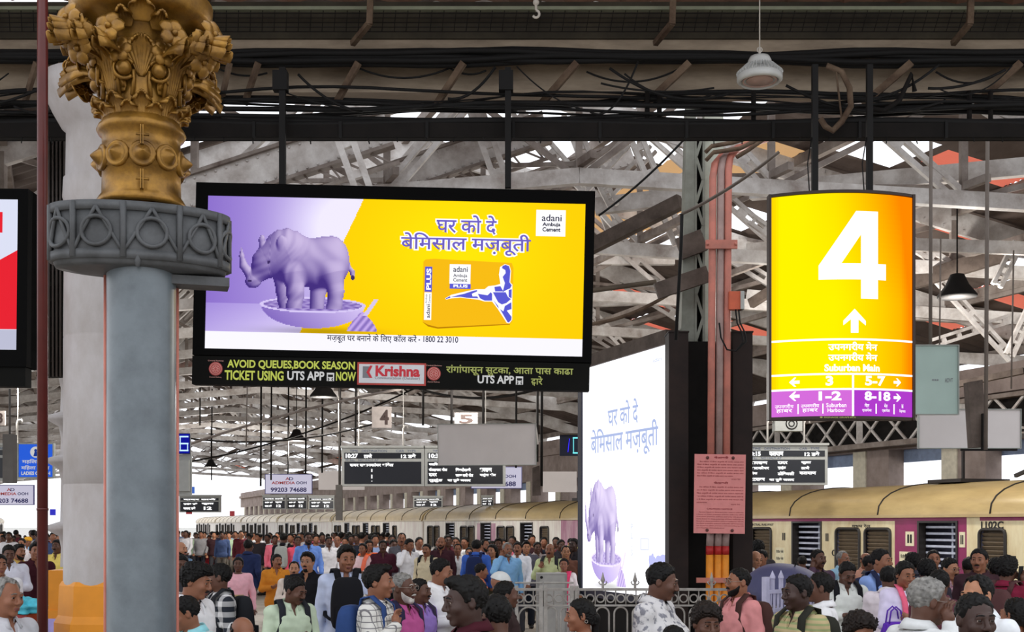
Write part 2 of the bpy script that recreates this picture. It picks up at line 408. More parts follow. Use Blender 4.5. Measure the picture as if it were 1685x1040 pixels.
# lattice girder carrying the shed edge on that wall
e = empty('lattice_girder', T(20.5, 19, 4.2), 'grey lattice girder with crossed bars above the train and below the yellow sign', 'girder')
d = TRK*18; mb = MB(); mb.bar((0, 0, 0), d, .25, .14); mb.bar((0, 0, .85), d+Vector((0, 0, .85)), .25, .1); mb.build('chord', M_steel2, e)
mb = MB(); n = 18
for k in range(n):
    for u in (0, 1): mb.bar(TRK*(k+u), TRK*(k+1-u)+Vector((0, 0, .85)), .05, .06)
    if k % 4 == 0: mb.bar(TRK*k, TRK*k+Vector((0, 0, .85)), .14, .12)
mb.build('lattice', M_steel, e)
mb = MB(); mb.bar(Vector((0, 0, .42))+ACR*.2, d+Vector((0, 0, .42))+ACR*.2, .04, .84); mb.build('back_plate', M_dark, e)
# hanging rods
rods = [(1532, 228, 1531, 568, 14.2, .022, 'grey rod holding the left side of the green board'), (1625, 228, 1622, 740, 13.6, .024, 'long grey pipe at the right in front of the blank white board'),
        (407, 640, 405, 735, 22, .012, 'thin rod under the left part of the screen'), (1548, 400, 1546, 568, 17, .012, 'thin dark rod beside the grey rod of the green board'), (1668, 420, 1664, 640, 19, .014, 'thin dark rod at the far right')]
for x0, y0, x1, y1, Y, r, lab in rods:
    mb = MB(); mb.tube([P(x0, y0-8, Y), P(x1, y1, Y)], r, 8); tag(mb.build('hanging_rod', M_pipe), lab, 'rod', 'single hanging rods')
for k, (px, Y, y0, y1) in enumerate([(430, 34, 650, 800), (447, 40, 655, 790), (504, 38, 640, 780), (531, 36, 645, 778), (560, 31, 640, 820), (586, 33, 640, 735), (697, 29, 640, 700), (744, 27, 640, 700), (796, 28, 640, 700), (850, 31, 640, 770),
                         (885, 26, 640, 760), (892, 24, 640, 800), (475, 42, 660, 780), (349, 55, 700, 790), (330, 48, 640, 700)]):
    mb = MB(); mb.tube([P(px, y0-60, Y), P(px-1, y1, Y)], .028, 6)
    tag(mb.build('hanger_rod', M_dark), 'thin dark vertical hanger rod under the far roof below the big screen', 'rod', 'thin hanger rods below the screen')
# slack wires
def wire(pts, r, mtl, lab, name='wire', grp='slack wires'):
    mb = MB(); mb.tube(pts, r, 6); tag(mb.build(name, mtl), lab, 'wire', grp)
def sag(a, b, s, n=12):
    a = Vector(a); b = Vector(b); return [a.lerp(b, i/n)+Vector((0, 0, -s*4*(i/n)*(1-i/n))) for i in range(n+1)]
wire(sag(P(985, 355, 14), P(1130, 225, 14), .05), .014, M_cable, 'black wire slanting up from the screen corner to the cable tray')
wire(sag(P(1122, 352, 13.8), P(1282, 250, 13.5), .05), .02, M_pipe, 'grey conduit slanting up over the pink pipes')
wire([P(1122, 352, 13.8), P(1121, 400, 13.8), P(1112, 560, 13.8)], .02, M_cable, 'black cable dropping down the left face of the grey column')
wire(sag(P(300, 735, 26), P(660, 640, 26), -.1), .03, M_steel2, 'pale slanting stay below the screen left of the departure board')
wire(sag(P(300, 720, 30), P(640, 690, 30), .3), .025, M_dark, 'dark slanting cable above the blue number six')
wire(sag(P(310, 760, 40), P(680, 640, 40), .3), .03, M_dark, 'dark catenary wire rising behind the departure board')
wire(sag(P(960, 535, 18), P(1110, 478, 18), .1), .03, M_rust, 'rusty stay rod slanting down to the billboard')
wire(sag(P(960, 480, 18), P(1080, 464, 18), .0), .04, M_beige, 'cream strip above the billboard')
wire(sag(P(690, 640, 44), P(960, 610, 40), .6), .05, M_dark, 'dark overhead wire behind the screen')
# ================================================================ NEAR BEAM WITH CABLES ACROSS THE TOP
XA, XB = -8.5, 8.5
def zat(py, Y=12.): return CAMZ+(HORIZON-py)/F*Y
M_beige2 = dirty('beam_beige_paint', (168, 152, 132), (104, 90, 76), .42, 2.2, rough=.8, stretch=(.6, 1, 2.5))
M_corr = dirty('brown_corrugated_sheet', (150, 112, 92), (96, 74, 62), .5, 1.2, rough=.8)
mb = MB(); vs_ = []; n = 60
for i in range(n+1):
    x = XA+(XB-XA)*i/n; dz = .07*(i % 2)
    vs_ += [(x, 12.1, 7.36+dz-.012*x), (x-1.2, 8.5, 7.95+dz)]
mb.add(vs_, [(2*i, 2*i+1, 2*i+3, 2*i+2) for i in range(n)]); tag(mb.build('canopy_sheet', M_corr), 'brown corrugated canopy sheet along the very top of the view', 'roof sheet', kind='structure')
mb = MB(); mb.box((XA, 12.0, zat(100)), (XB, 12.35, zat(52))); mb.box((XA, 11.9, zat(101)), (XB, 12.4, zat(97)))
tag(mb.build('beam_upper', M_beige2), 'grimy beige steel beam crossing the top below the wire mesh', 'beam', kind='structure')
mb = MB(); mb.box((XA, 12.12, zat(150)), (XB, 12.3, zat(100))); mb.box((XA, 12.0, zat(152)), (XB, 12.2, zat(148)))
tag(mb.build('beam_lower', M_beige2), 'beige lower beam panel behind the slanting brackets', 'beam', kind='structure')
# wire mesh tray
e = empty('mesh_tray', (0, 11.85, zat(52, 11.85)), 'dark wire mesh cable tray running along the top of the view', 'cable tray')
mb = MB(); h = zat(22)-zat(52)
for k in range(6): mb.tube([(XA, -.02*k, h*k/5), (XB, -.02*k, h*k/5)], .005, 4)
x = XA
while x < XB: mb.tube([(x, 0, 0), (x+.03, -.1, h)], .004, 4); x += .12
mb.build('wire_mesh', M_dark, e)
mb = MB(); mb.box((XA, .12, -.02), (XB, .15, h*1.9)); mb.build('tray_back', dirty('sooty_olive', (74, 68, 56), (44, 40, 34), .5, 2, rough=.85), e)
mb = MB(); mb.box((XA, -.12, h*.92), (XB, -.06, h*1.1)); mb.build('top_rail', mat('green_grey_rail', (128, 132, 112), .7), e)
for k, px in enumerate((610, 1108, 1598, 140)):
    mb = MB(); mb.bar(P(px, 0, 11.6)+Vector((0, 0, .1)), P(px-2, 40, 11.6), .06, .04); mb.bar(P(px-2, 38, 11.6), P(px-30, 72, 11.9), .05, .05)
    tag(mb.build('tray_hanger', M_rust), ['rusty hanger arm of the mesh tray above the gap between the screen hangers', 'rusty hanger arm of the mesh tray left of the lamp', 'rusty hanger arm of the mesh tray at the far right', 'rusty hanger arm of the mesh tray behind the gold capital'][k], 'hanger arm', 'hanger arms of the mesh tray')
# bundled black cables between the two beams
rr = random.Random(3)
for k in range(7):
    y = 97+k*2.6; pts = []; ph = rr.random()*6
    for i in range(41):
        x = XA+(XB-XA)*i/40; pts.append((x, 11.85-.03*(k % 3), zat(y)+.025*math.sin(x*1.1+ph)+.012*math.sin(x*3.1+ph)))
    mb = MB(); mb.tube(pts, .03, 6)
    tag(mb.build('power_cable', M_cable), 'black cable in the tight bundle between the two beige beams', 'cable', 'bundled black cables under the upper beam')
# cable tray with ladder sides, and loose cables above it
e = empty('ladder_tray', (0, 11.7, zat(226, 11.65)), 'sooty black cable tray crossing the view below the loose cables', 'cable tray')
mb = MB(); mb.box((XA, -.05, 0), (XB, .06, .03)); mb.box((XA, -.06, 0), (XB, -.04, .14)); mb.box((XA, .05, 0), (XB, .07, .14)); mb.build('tray_body', M_dark, e)
mb = MB()
for i in range(60):
    x = XA+(XB-XA)*i/60; d = rr.uniform(.02, .07); mb.tube([(x, -.05, 0), (x+rr.uniform(-.02, .02), -.06, -d)], .006, 4)
    if i % 3 == 0: mb.box((x, -.075, -.01), (x+.03, -.06, .15))
mb.build('ties', M_cable, e)['kind'] = 'stuff'
mb = MB()
for k in range(4):
    ph = rr.random()*6; mb.tube([(XA+(XB-XA)*i/40, -.03+.025*k, .15+.02*math.sin(i*.7+ph)) for i in range(41)], .035, 6)
mb.build('laid_cable', M_cable, e)
for k in range(12):
    y0 = rr.choice((rr.uniform(156, 170), rr.uniform(168, 190))); pts = []; ph = rr.random()*6; am = rr.uniform(.02, .09); fr = rr.uniform(.5, 1.3)
    for i in range(49):
        x = XA+(XB-XA)*i/48
        pts.append((x, 11.7+rr.uniform(-.01, .01)+.04*(k % 6), zat(y0, 11.8)+am*math.sin(x*fr+ph)+.3*am*math.sin(x*2.3*fr+ph*2)))
    mb = MB(); mb.tube(pts, rr.choice((.008, .012, .016, .024)), 6)
    tag(mb.build('loose_cable', M_cable), 'loose black cable sagging in the bright gap above the cable tray', 'cable', 'loose cables above the tray')
# crossing wires and loops
for k in range(22):
    x0 = rr.uniform(-6, 7.5); a = Vector((x0, 11.6, zat(rr.uniform(118, 170)))); b = Vector((x0+rr.uniform(.4, 1.7)*rr.choice((-1, 1)), 11.65, zat(rr.uniform(165, 205))))
    mb = MB(); mb.tube(sag(a, b, rr.uniform(.05, .22)), rr.choice((.007, .01, .014)), 6)
    tag(mb.build('cross_wire', M_cable), 'thin black wire looping from the beige beam into the cable tray', 'wire', 'thin wires looping off the beam')
for (x0, y0, x1, y1, s) in [(590, 112, 740, 112, .1), (740, 112, 800, 116, .05), (965, 118, 1120, 112, .12), (1540, 118, 1650, 116, .12), (350, 108, 440, 120, .06)]:
    mb = MB(); mb.tube(sag(P(x0, y0, 11.9), P(x1, y1, 11.9), s), .01, 6)
    tag(mb.build('slack_loop', M_cable), 'slack loop of thin wire hanging on the face of the beige lower beam', 'wire', 'slack loops on the beige beam')
# slanting brackets on the lower beam
for k, (x0, x1) in enumerate([(378, 363), (425, 402), (590, 552), (763, 718), (950, 890), (1135, 1062), (1500, 1420), (1680, 1605), (60, 40), (100, 95)]):
    mb = MB(); mb.bar(P(x0, 103, 11.75), P(x1, 172, 11.9), .035, .07); tag(mb.build('beam_bracket', M_rust), 'rusty flat bracket slanting across the beige lower beam', 'bracket', 'slanting brackets on the beige beam')
# hangers below the tray (small dark posts)
for k, px in enumerate((240+120, 1065, 1085, 1240, 1595, 1630)):
    mb = MB(); mb.tube([P(px, 150, 11.75), P(px, 200, 11.75)], .025, 6)
    tag(mb.build('tray_post', M_dark), 'short black post holding the cable tray under the beige beam', 'post', 'short posts of the cable tray')
mb = MB(); mb.tube(sag(P(1375, 110, 11.5), P(1385, 195, 11.5), 0, 2), .01)
pts = [P(x, y, 11.5) for x, y in ((1360, 108), (1385, 118), (1398, 145), (1400, 175), (1385, 200), (1370, 215), (1358, 208), (1350, 195))]
mb.tube(pts, .03, 8); tag(mb.build('conduit_loop', M_rust), 'brown flexible conduit looping down between the hangers of the yellow sign', 'conduit')
mb = MB(); mb.tube([P(x, y, 11.6) for x, y in ((1505, 150), (1500, 122), (1480, 165), (1455, 182), (1432, 178))], .025, 8); tag(mb.build('sagging_conduit', M_dark), 'black conduit sagging right of the yellow sign hangers', 'conduit')
# hook at the top
mb = MB(); c = P(882, 22, 11); s = 11/F
mb.tube([c+Vector((0, 0, 22*s+.1)), c+Vector((0, 0, 5*s))], .012, 8); mb.sphere(c+Vector((0, 0, 18*s)), .03)
mb.tube([c+Vector((6*s*math.sin(t)*.9, 0, 5*s-6*s+6*s*math.cos(t))) for t in np.linspace(0, 4.2, 12)], .012, 8)
tag(mb.build('crane_hook', mat('pale_hook', (196, 190, 180), .5)), 'small white metal hook at the top edge above the screen', 'hook')

# ---------------------------------------------------------------- high-bay lamp
M_lampw = mat('lamp_grey', (196, 198, 196), .45)
c = P(1250, 112, 11.0); s = 11.0/F
e = empty('high_bay_lamp', c, 'white finned high-bay lamp hanging over the gap between billboard and yellow sign', 'lamp')
mb = MB(); mb.lathe([(0, 18*s), (16*s, 18*s), (19*s, 12*s), (20*s, 6*s), (22*s, 4*s), (22*s, -2*s), (0, -2*s)], 28); mb.build('driver_housing', M_lampw, e)
mb = MB()
for k in range(36):
    t = 2*math.pi*k/36; a = Vector((math.cos(t), math.sin(t), 0)); mb.bar(a*20*s+Vector((0, 0, 2*s)), a*35*s+Vector((0, 0, -12*s)), .004, 10*s)
mb.build('heat_sink', M_lampw, e)
mb = MB(); mb.lathe([(20*s, 0), (30*s, -6*s), (37*s, -14*s), (37*s, -20*s), (33*s, -24*s), (31*s, -22*s), (31*s, -20*s), (0, -20*s)], 36); mb.build('reflector', M_lampw, e)
mb = MB(); mb.lathe([(0, -20.6*s), (22*s, -20.6*s), (22*s, -21.5*s), (0, -21.6*s)], 28); mb.ring((0, 0, -21*s), 27*s, 1.5*s, 'z', 28); mb.build('lens', mat('lamp_lens', (190, 160, 150), .3), e)
mb = MB(); mb.tube([(0, 0, 18*s), (0, 0, 34*s)], 2*s, 8); mb.ring((0, 0, 30*s), 4*s, 1*s); mb.tube([(0, 0, 34*s), (0, 0, 7.25-c.z)], .006, 6); mb.build('hook', mat('pale_hook', (196, 190, 180)), e)
# lamps further down the shed that light it
def far_lamp(px, py, Y, lab, power):
    c = P(px, py, Y); e = empty('shed_lamp', c, lab, 'lamp', 'bell lamps far down the shed')
    mb = MB(); mb.lathe([(.05, .3), (.12, .28), (.2, .1), (.34, -.08), (.34, -.12), (0, -.12)], 16); mb.tube([(0, 0, .3), (0, 0, 2.0 if Y > 26 else 2.15 if Y < 22 else 1.7)], .015, 6); mb.build('shade', M_dark, e)
    l = bpy.data.lights.new('bulb', 'POINT'); l.energy = power; l.color = (1, .96, .9); l.shadow_soft_size = .25
    o = bpy.data.objects.new('bulb', l); COL.objects.link(o); o.parent = e; o.location = (0, 0, -.45); l.energy = power*(.3 if Y < 31 else 1)
for px, py, Y, lab in [(488, 720, 42, 'dark bell lamp hanging above the nearer small advertising board'), (347, 765, 62, 'dark bell lamp under the bright far roof beside the blue number'), (532, 646, 30, 'dark bell lamp just below the screen'), (1345, 470, 24, 'bell lamp behind the yellow sign'), (770, 600, 26, 'bell lamp behind the big screen'), (1575, 478, 21, 'dark flood lamp right of the yellow sign'), (30, 600, 26, 'bell lamp behind the left screen')]:
    far_lamp(px, py, Y, lab, 1300)

# ---------------------------------------------------------------- GREY COLUMN WITH GOLD CAPITAL
YC = 6.7; CX = (233-842.5)/F*YC
def zc(py, r=0.): return CAMZ+(HORIZON-py)*(YC-r)/F
pxr = YC/F
M_gcol = dirty('grey_column_paint', (102, 112, 118), (72, 80, 86), .38, 5, rough=.32, bump=.08, spec=.6)
M_gring = dirty('dark_grey_ring_paint', (88, 90, 92), (50, 50, 50), .42, 5, rough=.5, bump=.15)
M_gold = dirty('gold_paint', (166, 122, 46), (70, 44, 14), .46, 7, rough=.36, metal=.55, bump=.25, spec=.6)
M_pinkbar = mat('pink_red_stripe', (196, 120, 104), .5)
col = empty('iron_column', (CX, YC, 0), 'round grey iron column with a gold leaf capital at the left of the big screen', 'column', rot=(0, 0, math.atan2(-CX, YC)))
R = 55*pxr
mb = MB(); mb.lathe([(R*1.02, 0), (R*1.02, .02), (R, .05), (R, zc(440))], 48); mb.build('shaft', M_gcol, col)
mb = MB()
for sx in (-1, 1): mb.tube([(sx*(R+.004), .05, 0), (sx*(R+.004), .05, zc(448))], .012, 8)
mb.build('edge_pipe', M_pinkbar, col)['label'] = 'thin pink pipes down both edges of the grey shaft'
# drum with rings and triangles
RD, SY = 139*pxr, .5; zt, zb = zc(332, .24), zc(424, .24)
mb = MB(); mb.lathe([(R, zb-.05), (RD*.8, zb-.035), (RD*.96, zb-.03), (RD*.985, zb), (RD*.985, zt), (RD*.55, zt+.02), (R, zt+.03)], 56, sy=SY)
mb.box((R*.5, -.1, zb-.10), (RD*1.0, .06, zb-.05)); mb.build('drum', M_gring, col)
def dpt(t, z, o=0.): return (( RD+o)*math.cos(t), (RD*SY+o)*math.sin(t), z)
mb = MB()
for z, h in ((zt-.02, .05), (zb+.02, .05)):
    mb.lathe([(RD*.98, z-h/2), (RD+.012, z-h/2), (RD+.012, z+h/2), (RD*.98, z+h/2)], 56, sy=SY)
mb.build('rim', M_gring, col)
for k in range(10):
    t0 = -math.pi/2-.2+k*2*math.pi/10; t1 = t0+2*math.pi/10; tm = (t0+t1)/2; mb = MB()
    mb.tube([dpt(t0, zb, .006), dpt(t0, zt, .006)], .018, 6)
    for a, b in ((t0, tm), (t1, tm)): mb.tube([dpt(a+(b-a)*u, zb+.03+(zt-zb-.06)*u, .006) for u in np.linspace(0.06, 1, 8)], .011, 6)
    zm = (zt+zb)/2-.01; hh = .078; dt = .5*hh/(RD*abs(math.sin(tm))*.5+RD*.5) if True else 0
    arc = math.hypot(RD*math.sin(tm), RD*SY*math.cos(tm)); dt = hh/arc
    mb.tube([dpt(tm+dt*math.cos(u), zm+hh*math.sin(u), .01) for u in np.linspace(0, 2*math.pi, 20)[:-1]], .012, 6, closed=True)
    mb.build('ring_panel', M_gring, col)
mb = MB(); mb.lathe([(0, zb-.05), (.012, zb-.04), (.02, zb-.01), (.012, zb+.03)], 12, c=(-.02, -RD*SY*.96)); mb.build('knob', M_gring, col)
# gold neck: torus, belt with bosses, clamps
mb = MB(); g = lambda y, r: (r*pxr, zc(y, r*pxr*.9))
mb.lathe([g(330, 60), g(326, 71), g(320, 72), g(314, 68), g(308, 63), g(270, 62), g(268, 65), g(233, 65), g(231, 62), g(212, 62), g(206, 68), g(199, 71), g(193, 68), g(188, 62), g(170, 58), g(120, 56), g(70, 62), g(40, 70), g(22, 80), g(10, 92), g(0, 106), g(-12, 112), g(-40, 114)], 48)
mb.build('capital_core', M_gold, col)
mb = MB(); rb = 64*pxr
for k in range(10):
    t = -math.pi/2+.02+k*2*math.pi/10; z0 = zc(251, rb); n = Vector((math.cos(t), math.sin(t), 0)); tv = Vector((-n.y, n.x, 0)); c = n*rb+Vector((0, 0, z0))
    pr = [(21, -2), (21, 3), (17, 5), (15.5, 3), (12, 8), (6, 15), (2, 19), (0, 20)]; vs_ = []; m = 16
    for r, h in pr:
        for i in range(m):
            a = 2*math.pi*i/m; vs_.append(c+n*(h*pxr)+tv*(r*pxr*math.cos(a))+Vector((0, 0, r*pxr*math.sin(a))))
    mb.add(vs_, [(j*m+i, j*m+(i+1) % m, (j+1)*m+(i+1) % m, (j+1)*m+i) for j in range(len(pr)-1) for i in range(m)], True)
mb.build('bosses', M_gold, col)
for y in (222, 295):
    mb = MB(); c = Vector((.0, -64*pxr, zc(y, 64*pxr))); mb.box((c.x-.008, c.y-.04, c.z-.055), (c.x-.002, c.y, c.z+.05)); mb.box((c.x+.004, c.y-.04, c.z-.055), (c.x+.010, c.y, c.z+.05)); mb.tube([(c.x-.03, c.y-.025, c.z), (c.x+.04, c.y-.025, c.z)], .008, 6)
    mb.build('clamp', M_gold, col)
# leaves: ribbed palmettes with a forward curl
def leaf(mb, t, r0, z0, h, w, curl, lobes=7, lean=.0, fan=False):
    n = Vector((math.cos(t), math.sin(t), 0)); tv = Vector((-n.y, n.x, 0)); nu, nv = lobes*4, 10; vs_ = []
    for j in range(nv+1):
        v = j/nv
        prof = (math.sin(math.pi*min(1, .22+v*.72))**.7) if not fan else (.22+.78*v**.8)*math.sqrt(max(.02, 1-(max(0, v-.62)/.38)**2*.85))/.85
        for i in range(nu+1):
            u = i/nu*2-1
            lob = .5+.5*abs(math.cos(u*math.pi*lobes/2))
            ww = w*prof*(.55+.45*v)
            hh = h*v*(1-.28*u*u*v)*(.86+.14*lob)
            rib = .012*(lob-.5)*2*v*(h/.2)
            out = curl*(max(0, v-.45)/.55)**2+lean*v*h+rib-.06*w*u*u
            drop = -.35*curl*(max(0, v-.7)/.3)**2
            p = n*(r0+out)+tv*(u*ww)+Vector((0, 0, z0+hh+drop)); vs_.append(p)
    k = nu+1
    mb.add(vs_, [(j*k+i, j*k+i+1, (j+1)*k+i+1, (j+1)*k+i) for j in range(nv) for i in range(nu)], True)
def solid(o, th):
    m = o.modifiers.new('thickness', 'SOLIDIFY'); m.thickness = th; m.offset = -1; return o
for k in range(10):
    mb = MB(); t = -math.pi/2+k*2*math.pi/10; leaf(mb, t, 60*pxr, zc(190, .2), 36*pxr*1.05, 21*pxr, 12*pxr, 7, .15); leaf(mb, t+math.pi/10, 59*pxr, zc(192, .2), 24*pxr, 18*pxr, 9*pxr, 5, .2); solid(mb.build('small_leaf', M_gold, col), .012)
for k in range(4):
    t = -math.pi/2+k*math.pi/2
    mb = MB(); leaf(mb, t, 60*pxr, zc(124, .2), 62*pxr, 36*pxr, 10*pxr, 9, .14, True); solid(mb.build('palmette', M_gold, col), .014)
    n = Vector((math.cos(t), math.sin(t), 0)); tv = Vector((-n.y, n.x, 0)); mb = MB()   # scrolls with balls under the palmette
    for sx in (-1, 1):
        c = n*(64*pxr)+tv*(sx*27*pxr)+Vector((0, 0, zc(117, .2)))
        mb.sphere(c+n*.02, 12*pxr, 14, 10)
        mb.tube([c+n*.01+tv*(sx*16*pxr*math.cos(a)*(1 if 1 else 0))+Vector((0, 0, 16*pxr*math.sin(a))) for a in np.linspace(-2.4, 2.6, 18)], .011, 6)
        mb.tube([n*(60*pxr)+tv*(sx*14*pxr)+Vector((0, 0, zc(158, .2))), n*(60*pxr)+tv*(sx*12*pxr)+Vector((0, 0, zc(130, .2))), c+tv*(-sx*14*pxr)], .012, 6)
        mb.tube([n*(58*pxr)+tv*(sx*34*pxr)+Vector((0, 0, zc(160, .2))), n*(60*pxr)+tv*(sx*40*pxr)+Vector((0, 0, zc(110, .2))), n*(70*pxr)+tv*(sx*44*pxr)+Vector((0, 0, zc(60, .2)))], .012, 6)
    mb.build('scroll', M_gold, col)
    # shell ornament under the abacus
    mb = MB(); leaf(mb, t, 84*pxr, zc(32, .3), 30*pxr, 26*pxr, 16*pxr, 7, .6); leaf(mb, t+.3, 76*pxr, zc(40, .3), 26*pxr, 16*pxr, 14*pxr, 5, .6); leaf(mb, t-.3, 76*pxr, zc(40, .3), 26*pxr, 16*pxr, 14*pxr, 5, .6); solid(mb.build('shell', M_gold, col), .012)
def flower(mb, c, n, r, pet=6):
    n = Vector(n).normalized(); tv = Vector((-n.y, n.x, 0)).normalized(); up = tv.cross(n)*-1
    for k in range(pet):
        a = 2*math.pi*k/pet; d = tv*math.cos(a)+up*math.sin(a); e_ = tv*-math.sin(a)+up*math.cos(a); vs_ = []; fs = []
        for j in range(6):
            v = j/5
            for i in range(5):
                u = i/4*2-1; ww = r*.5*math.sin(math.pi*min(.93, .15+v*.75))
                vs_.append(c+d*(r*v)+e_*(u*ww)+n*(r*(.08+.22*math.sin(v*2.9)-.10*u*u)))
        mb.add(vs_, [(j*5+i, j*5+i+1, (j+1)*5+i+1, (j+1)*5+i) for j in range(5) for i in range(4)], True)
    mb.sphere(c+n*(r*.3), r*.22, 10, 8)
for k in range(4):
    t = -math.pi/4+k*math.pi/2; n = Vector((math.cos(t), math.sin(t), 0))
    mb = MB()
    # corner volute: acanthus leaves bending outwards, flowers at the tips
    for a_, y_, h_, w_, c_, l_ in ((0, 150, 112, 26, 92, 7), (.26, 140, 84, 18, 50, 5), (-.26, 140, 84, 18, 50, 5), (.13, 128, 84, 18, 76, 5), (-.13, 128, 84, 18, 76, 5)):
        leaf(mb, t+a_, 64*pxr, zc(y_, .25), h_*pxr, w_*pxr, c_*pxr, l_, .22)
    for a_, r_, y_ in ((.08, 138, 62), (-.08, 138, 62), (0, 128, 84), (0, 150, 46), (.3, 100, 44), (-.3, 100, 44)):
        n3 = Vector((math.cos(t+a_), math.sin(t+a_), 0)); flower(mb, n3*(r_*pxr)+Vector((0, 0, zc(y_, .35))), n3+Vector((0, 0, -.35 if y_ > 60 else .2)), .085, 5)
    solid(mb.build('corner_foliage', M_gold, col), .008)
    for sx in (-1, 1):
        mb = MB(); tt = t+sx*.36; n3 = Vector((math.cos(tt), math.sin(tt), 0)); flower(mb, n3*(80*pxr)+Vector((0, 0, zc(80, .28))), n3, .07, 6)
        leaf(mb, tt, 62*pxr, zc(118, .25), 26*pxr, 11*pxr, 8*pxr, 3, .3); leaf(mb, tt-sx*.08, 62*pxr, zc(146, .25), 26*pxr, 11*pxr, 8*pxr, 3, .2); solid(mb.build('flower', M_gold, col), .008)
# ---------------------------------------------------------------- white stone column behind it
YS = 11.0; sx_ = YS/F; SXc = (172-842.5)/F*YS
M_stone = dirty('whitewashed_stone', (186, 182, 182), (150, 140, 132), .4, 2.2, rough=.8, stretch=(1, 1, .5), bump=.12)
M_orange = mat('orange_pedestal_paint', (214, 136, 22), .5, var=.08, scale=6, bump=.1)
M_lav = mat('lavender_pedestal_paint', (168, 156, 214), .6)
so = empty('stone_column', (SXc, YS, 0), 'whitewashed round stone column on an orange base behind the grey column', 'column')
zs = lambda y: CAMZ+(HORIZON-y)/F*YS
mb = MB(); r = 64*sx_
mb.lathe([(r, zs(962)), (r, zs(800)), (r*.985, zs(799)), (r*.985, zs(797)), (r, zs(796)), (r, zs(560)), (r*.985, zs(559)), (r, zs(556)), (r*.97, zs(345))], 40); mb.build('shaft', M_stone, so)
mb = MB(); mb.lathe([(r*.95, zs(345)), (r*1.02, zs(330)), (r*1.0, zs(300)), (r*.95, zs(298)), (r*.93, zs(222)), (r*1.05, zs(216)), (r*1.28, zs(190)), (r*1.5, zs(160)), (r*1.52, zs(138)), (r*1.3, zs(134)), (0, zs(132))], 40); mb.build('capital', M_stone, so)
mb = MB(); mb.lathe([(78*sx_, .0), (78*sx_, zs(1022)), (72*sx_, zs(1010)), (70*sx_, zs(962)), (66*sx_, zs(955)), (0, zs(955))], 8, smooth=False, ang=(math.pi/8, 2*math.pi+math.pi/8)); mb.build('pedestal', M_orange, so)['label'] = 'orange painted octagonal base'
so2 = empty('lavender_plinth', (P(100, 900, 15).x-.05, 15, 0), 'lavender and orange stepped plinth just left of the orange column base', 'plinth')
mb = MB(); mb.box((-.12, -.3, 0), (.5, .5, .9)); mb.build('lower_block', M_lav, so2)
mb = MB(); mb.box((-.1, -.25, .9), (.45, .4, 1.0)); mb.box((-.03, -.2, 1.0), (.4, .3, 1.5)); mb.build('upper_block', M_orange, so2)
# thin ornate cast column at its left edge
so3 = empty('cast_column', (P(112, 900, 16).x, 16, 0), 'thin pale ornate column with stepped mouldings beside the dark red pipe', 'column')
zz = lambda y: CAMZ+(HORIZON-y)/F*16
mb = MB(); prof = [(.1, 1.5)]
for y in (870, 760, 690, 610, 530, 440, 400):
    prof += [(.09, zz(y)-.25), (.12, zz(y)-.1), (.26, zz(y)-.02), (.28, zz(y)+.04), (.1, zz(y)+.1)]
prof += [(.09, zz(200))]; mb.lathe(prof, 16); mb.build('shaft', M_stone, so3)
# dark red pipe
M_maroon = mat('dark_red_pipe', (84, 28, 24), .35, var=.15)
mb = MB(); mb.tube([(P(70, 1040, 8).x, 8, 0), (P(70, 100, 8).x, 8, zat(140, 8)), (P(70, 100, 8).x, 8, 5.9)], 8.5*8/F, 16); mb.tube([(P(70, 1040, 8).x, 8, zat(840, 8)), (P(70, 1040, 8).x, 8, zat(836, 8))], 9.5*8/F, 16)
tag(mb.build('standpipe', M_maroon), 'dark red vertical pipe near the left edge', 'pipe')
# dark cable ladder and soot-black service wall piece behind, at the upper left
e = empty('cable_ladder', (P(95, 500, 12.5).x, 12.5, zat(620, 12.5)), 'black vertical cable ladder between the dark red pipe and the stone column', 'cable ladder')
hh = zat(160, 12.5)-zat(620, 12.5); mb = MB(); mb.box((-.14, 0, 0), (-.11, .05, hh)); mb.box((.11, 0, 0), (.14, .05, hh)); mb.box((-.14, .06, 0), (.14, .1, hh)); mb.build('side_rail', M_dark, e)
mb = MB()
for k in range(int(hh/.16)): mb.box((-.11, -.01, k*.16), (.11, .03, k*.16+.04))
mb.build('rungs', M_dark, e)
mb = MB()
for k in range(5): mb.tube([(-.08+.04*k, -.03, 0), (-.08+.04*k, -.03, hh)], .012, 6)
mb.build('riser_cable', mat('grey_cable', (90, 82, 78), .7), e)
# ================================================================ SCREENS AND SIGNS
M_black = mat('black_frame', (3, 3, 3), .8, var=0, spec=.1)
M_blackm = mat('matt_black', (10, 10, 10), .8, var=0)
M_hang = mat('black_hanger', (12, 11, 11), .8, var=.1)
M_board = mat('dark_board_vinyl', (13, 13, 11), .7, var=.2, scale=3, spec=.1)
# ---- the artwork of the cement advertisement, worked out as a small clay model seen from the side
def sd_cap(X, Y, Z, a, b, ra, rb):
    a = np.array(a, float); b = np.array(b, float); ba = b-a
    px, py, pz = X-a[0], Y-a[1], Z-a[2]; t = np.clip((px*ba[0]+py*ba[1]+pz*ba[2])/max(ba@ba, 1e-9), 0, 1)
    return np.sqrt((px-ba[0]*t)**2+(py-ba[1]*t)**2+(pz-ba[2]*t)**2)-(ra+(rb-ra)*t)
def sd_ell(X, Y, Z, c, r):
    x, y, z = (X-c[0])/r[0], (Y-c[1])/r[1], (Z-c[2])/r[2]
    k0 = np.sqrt(x*x+y*y+z*z); k1 = np.sqrt((x/r[0])**2+(y/r[1])**2+(z/r[2])**2); return k0*(k0-1)/np.maximum(k1, 1e-9)
def smin(a, b, k):
    h = np.maximum(k-np.abs(a-b), 0)/k; return np.minimum(a, b)-h*h*k*.25
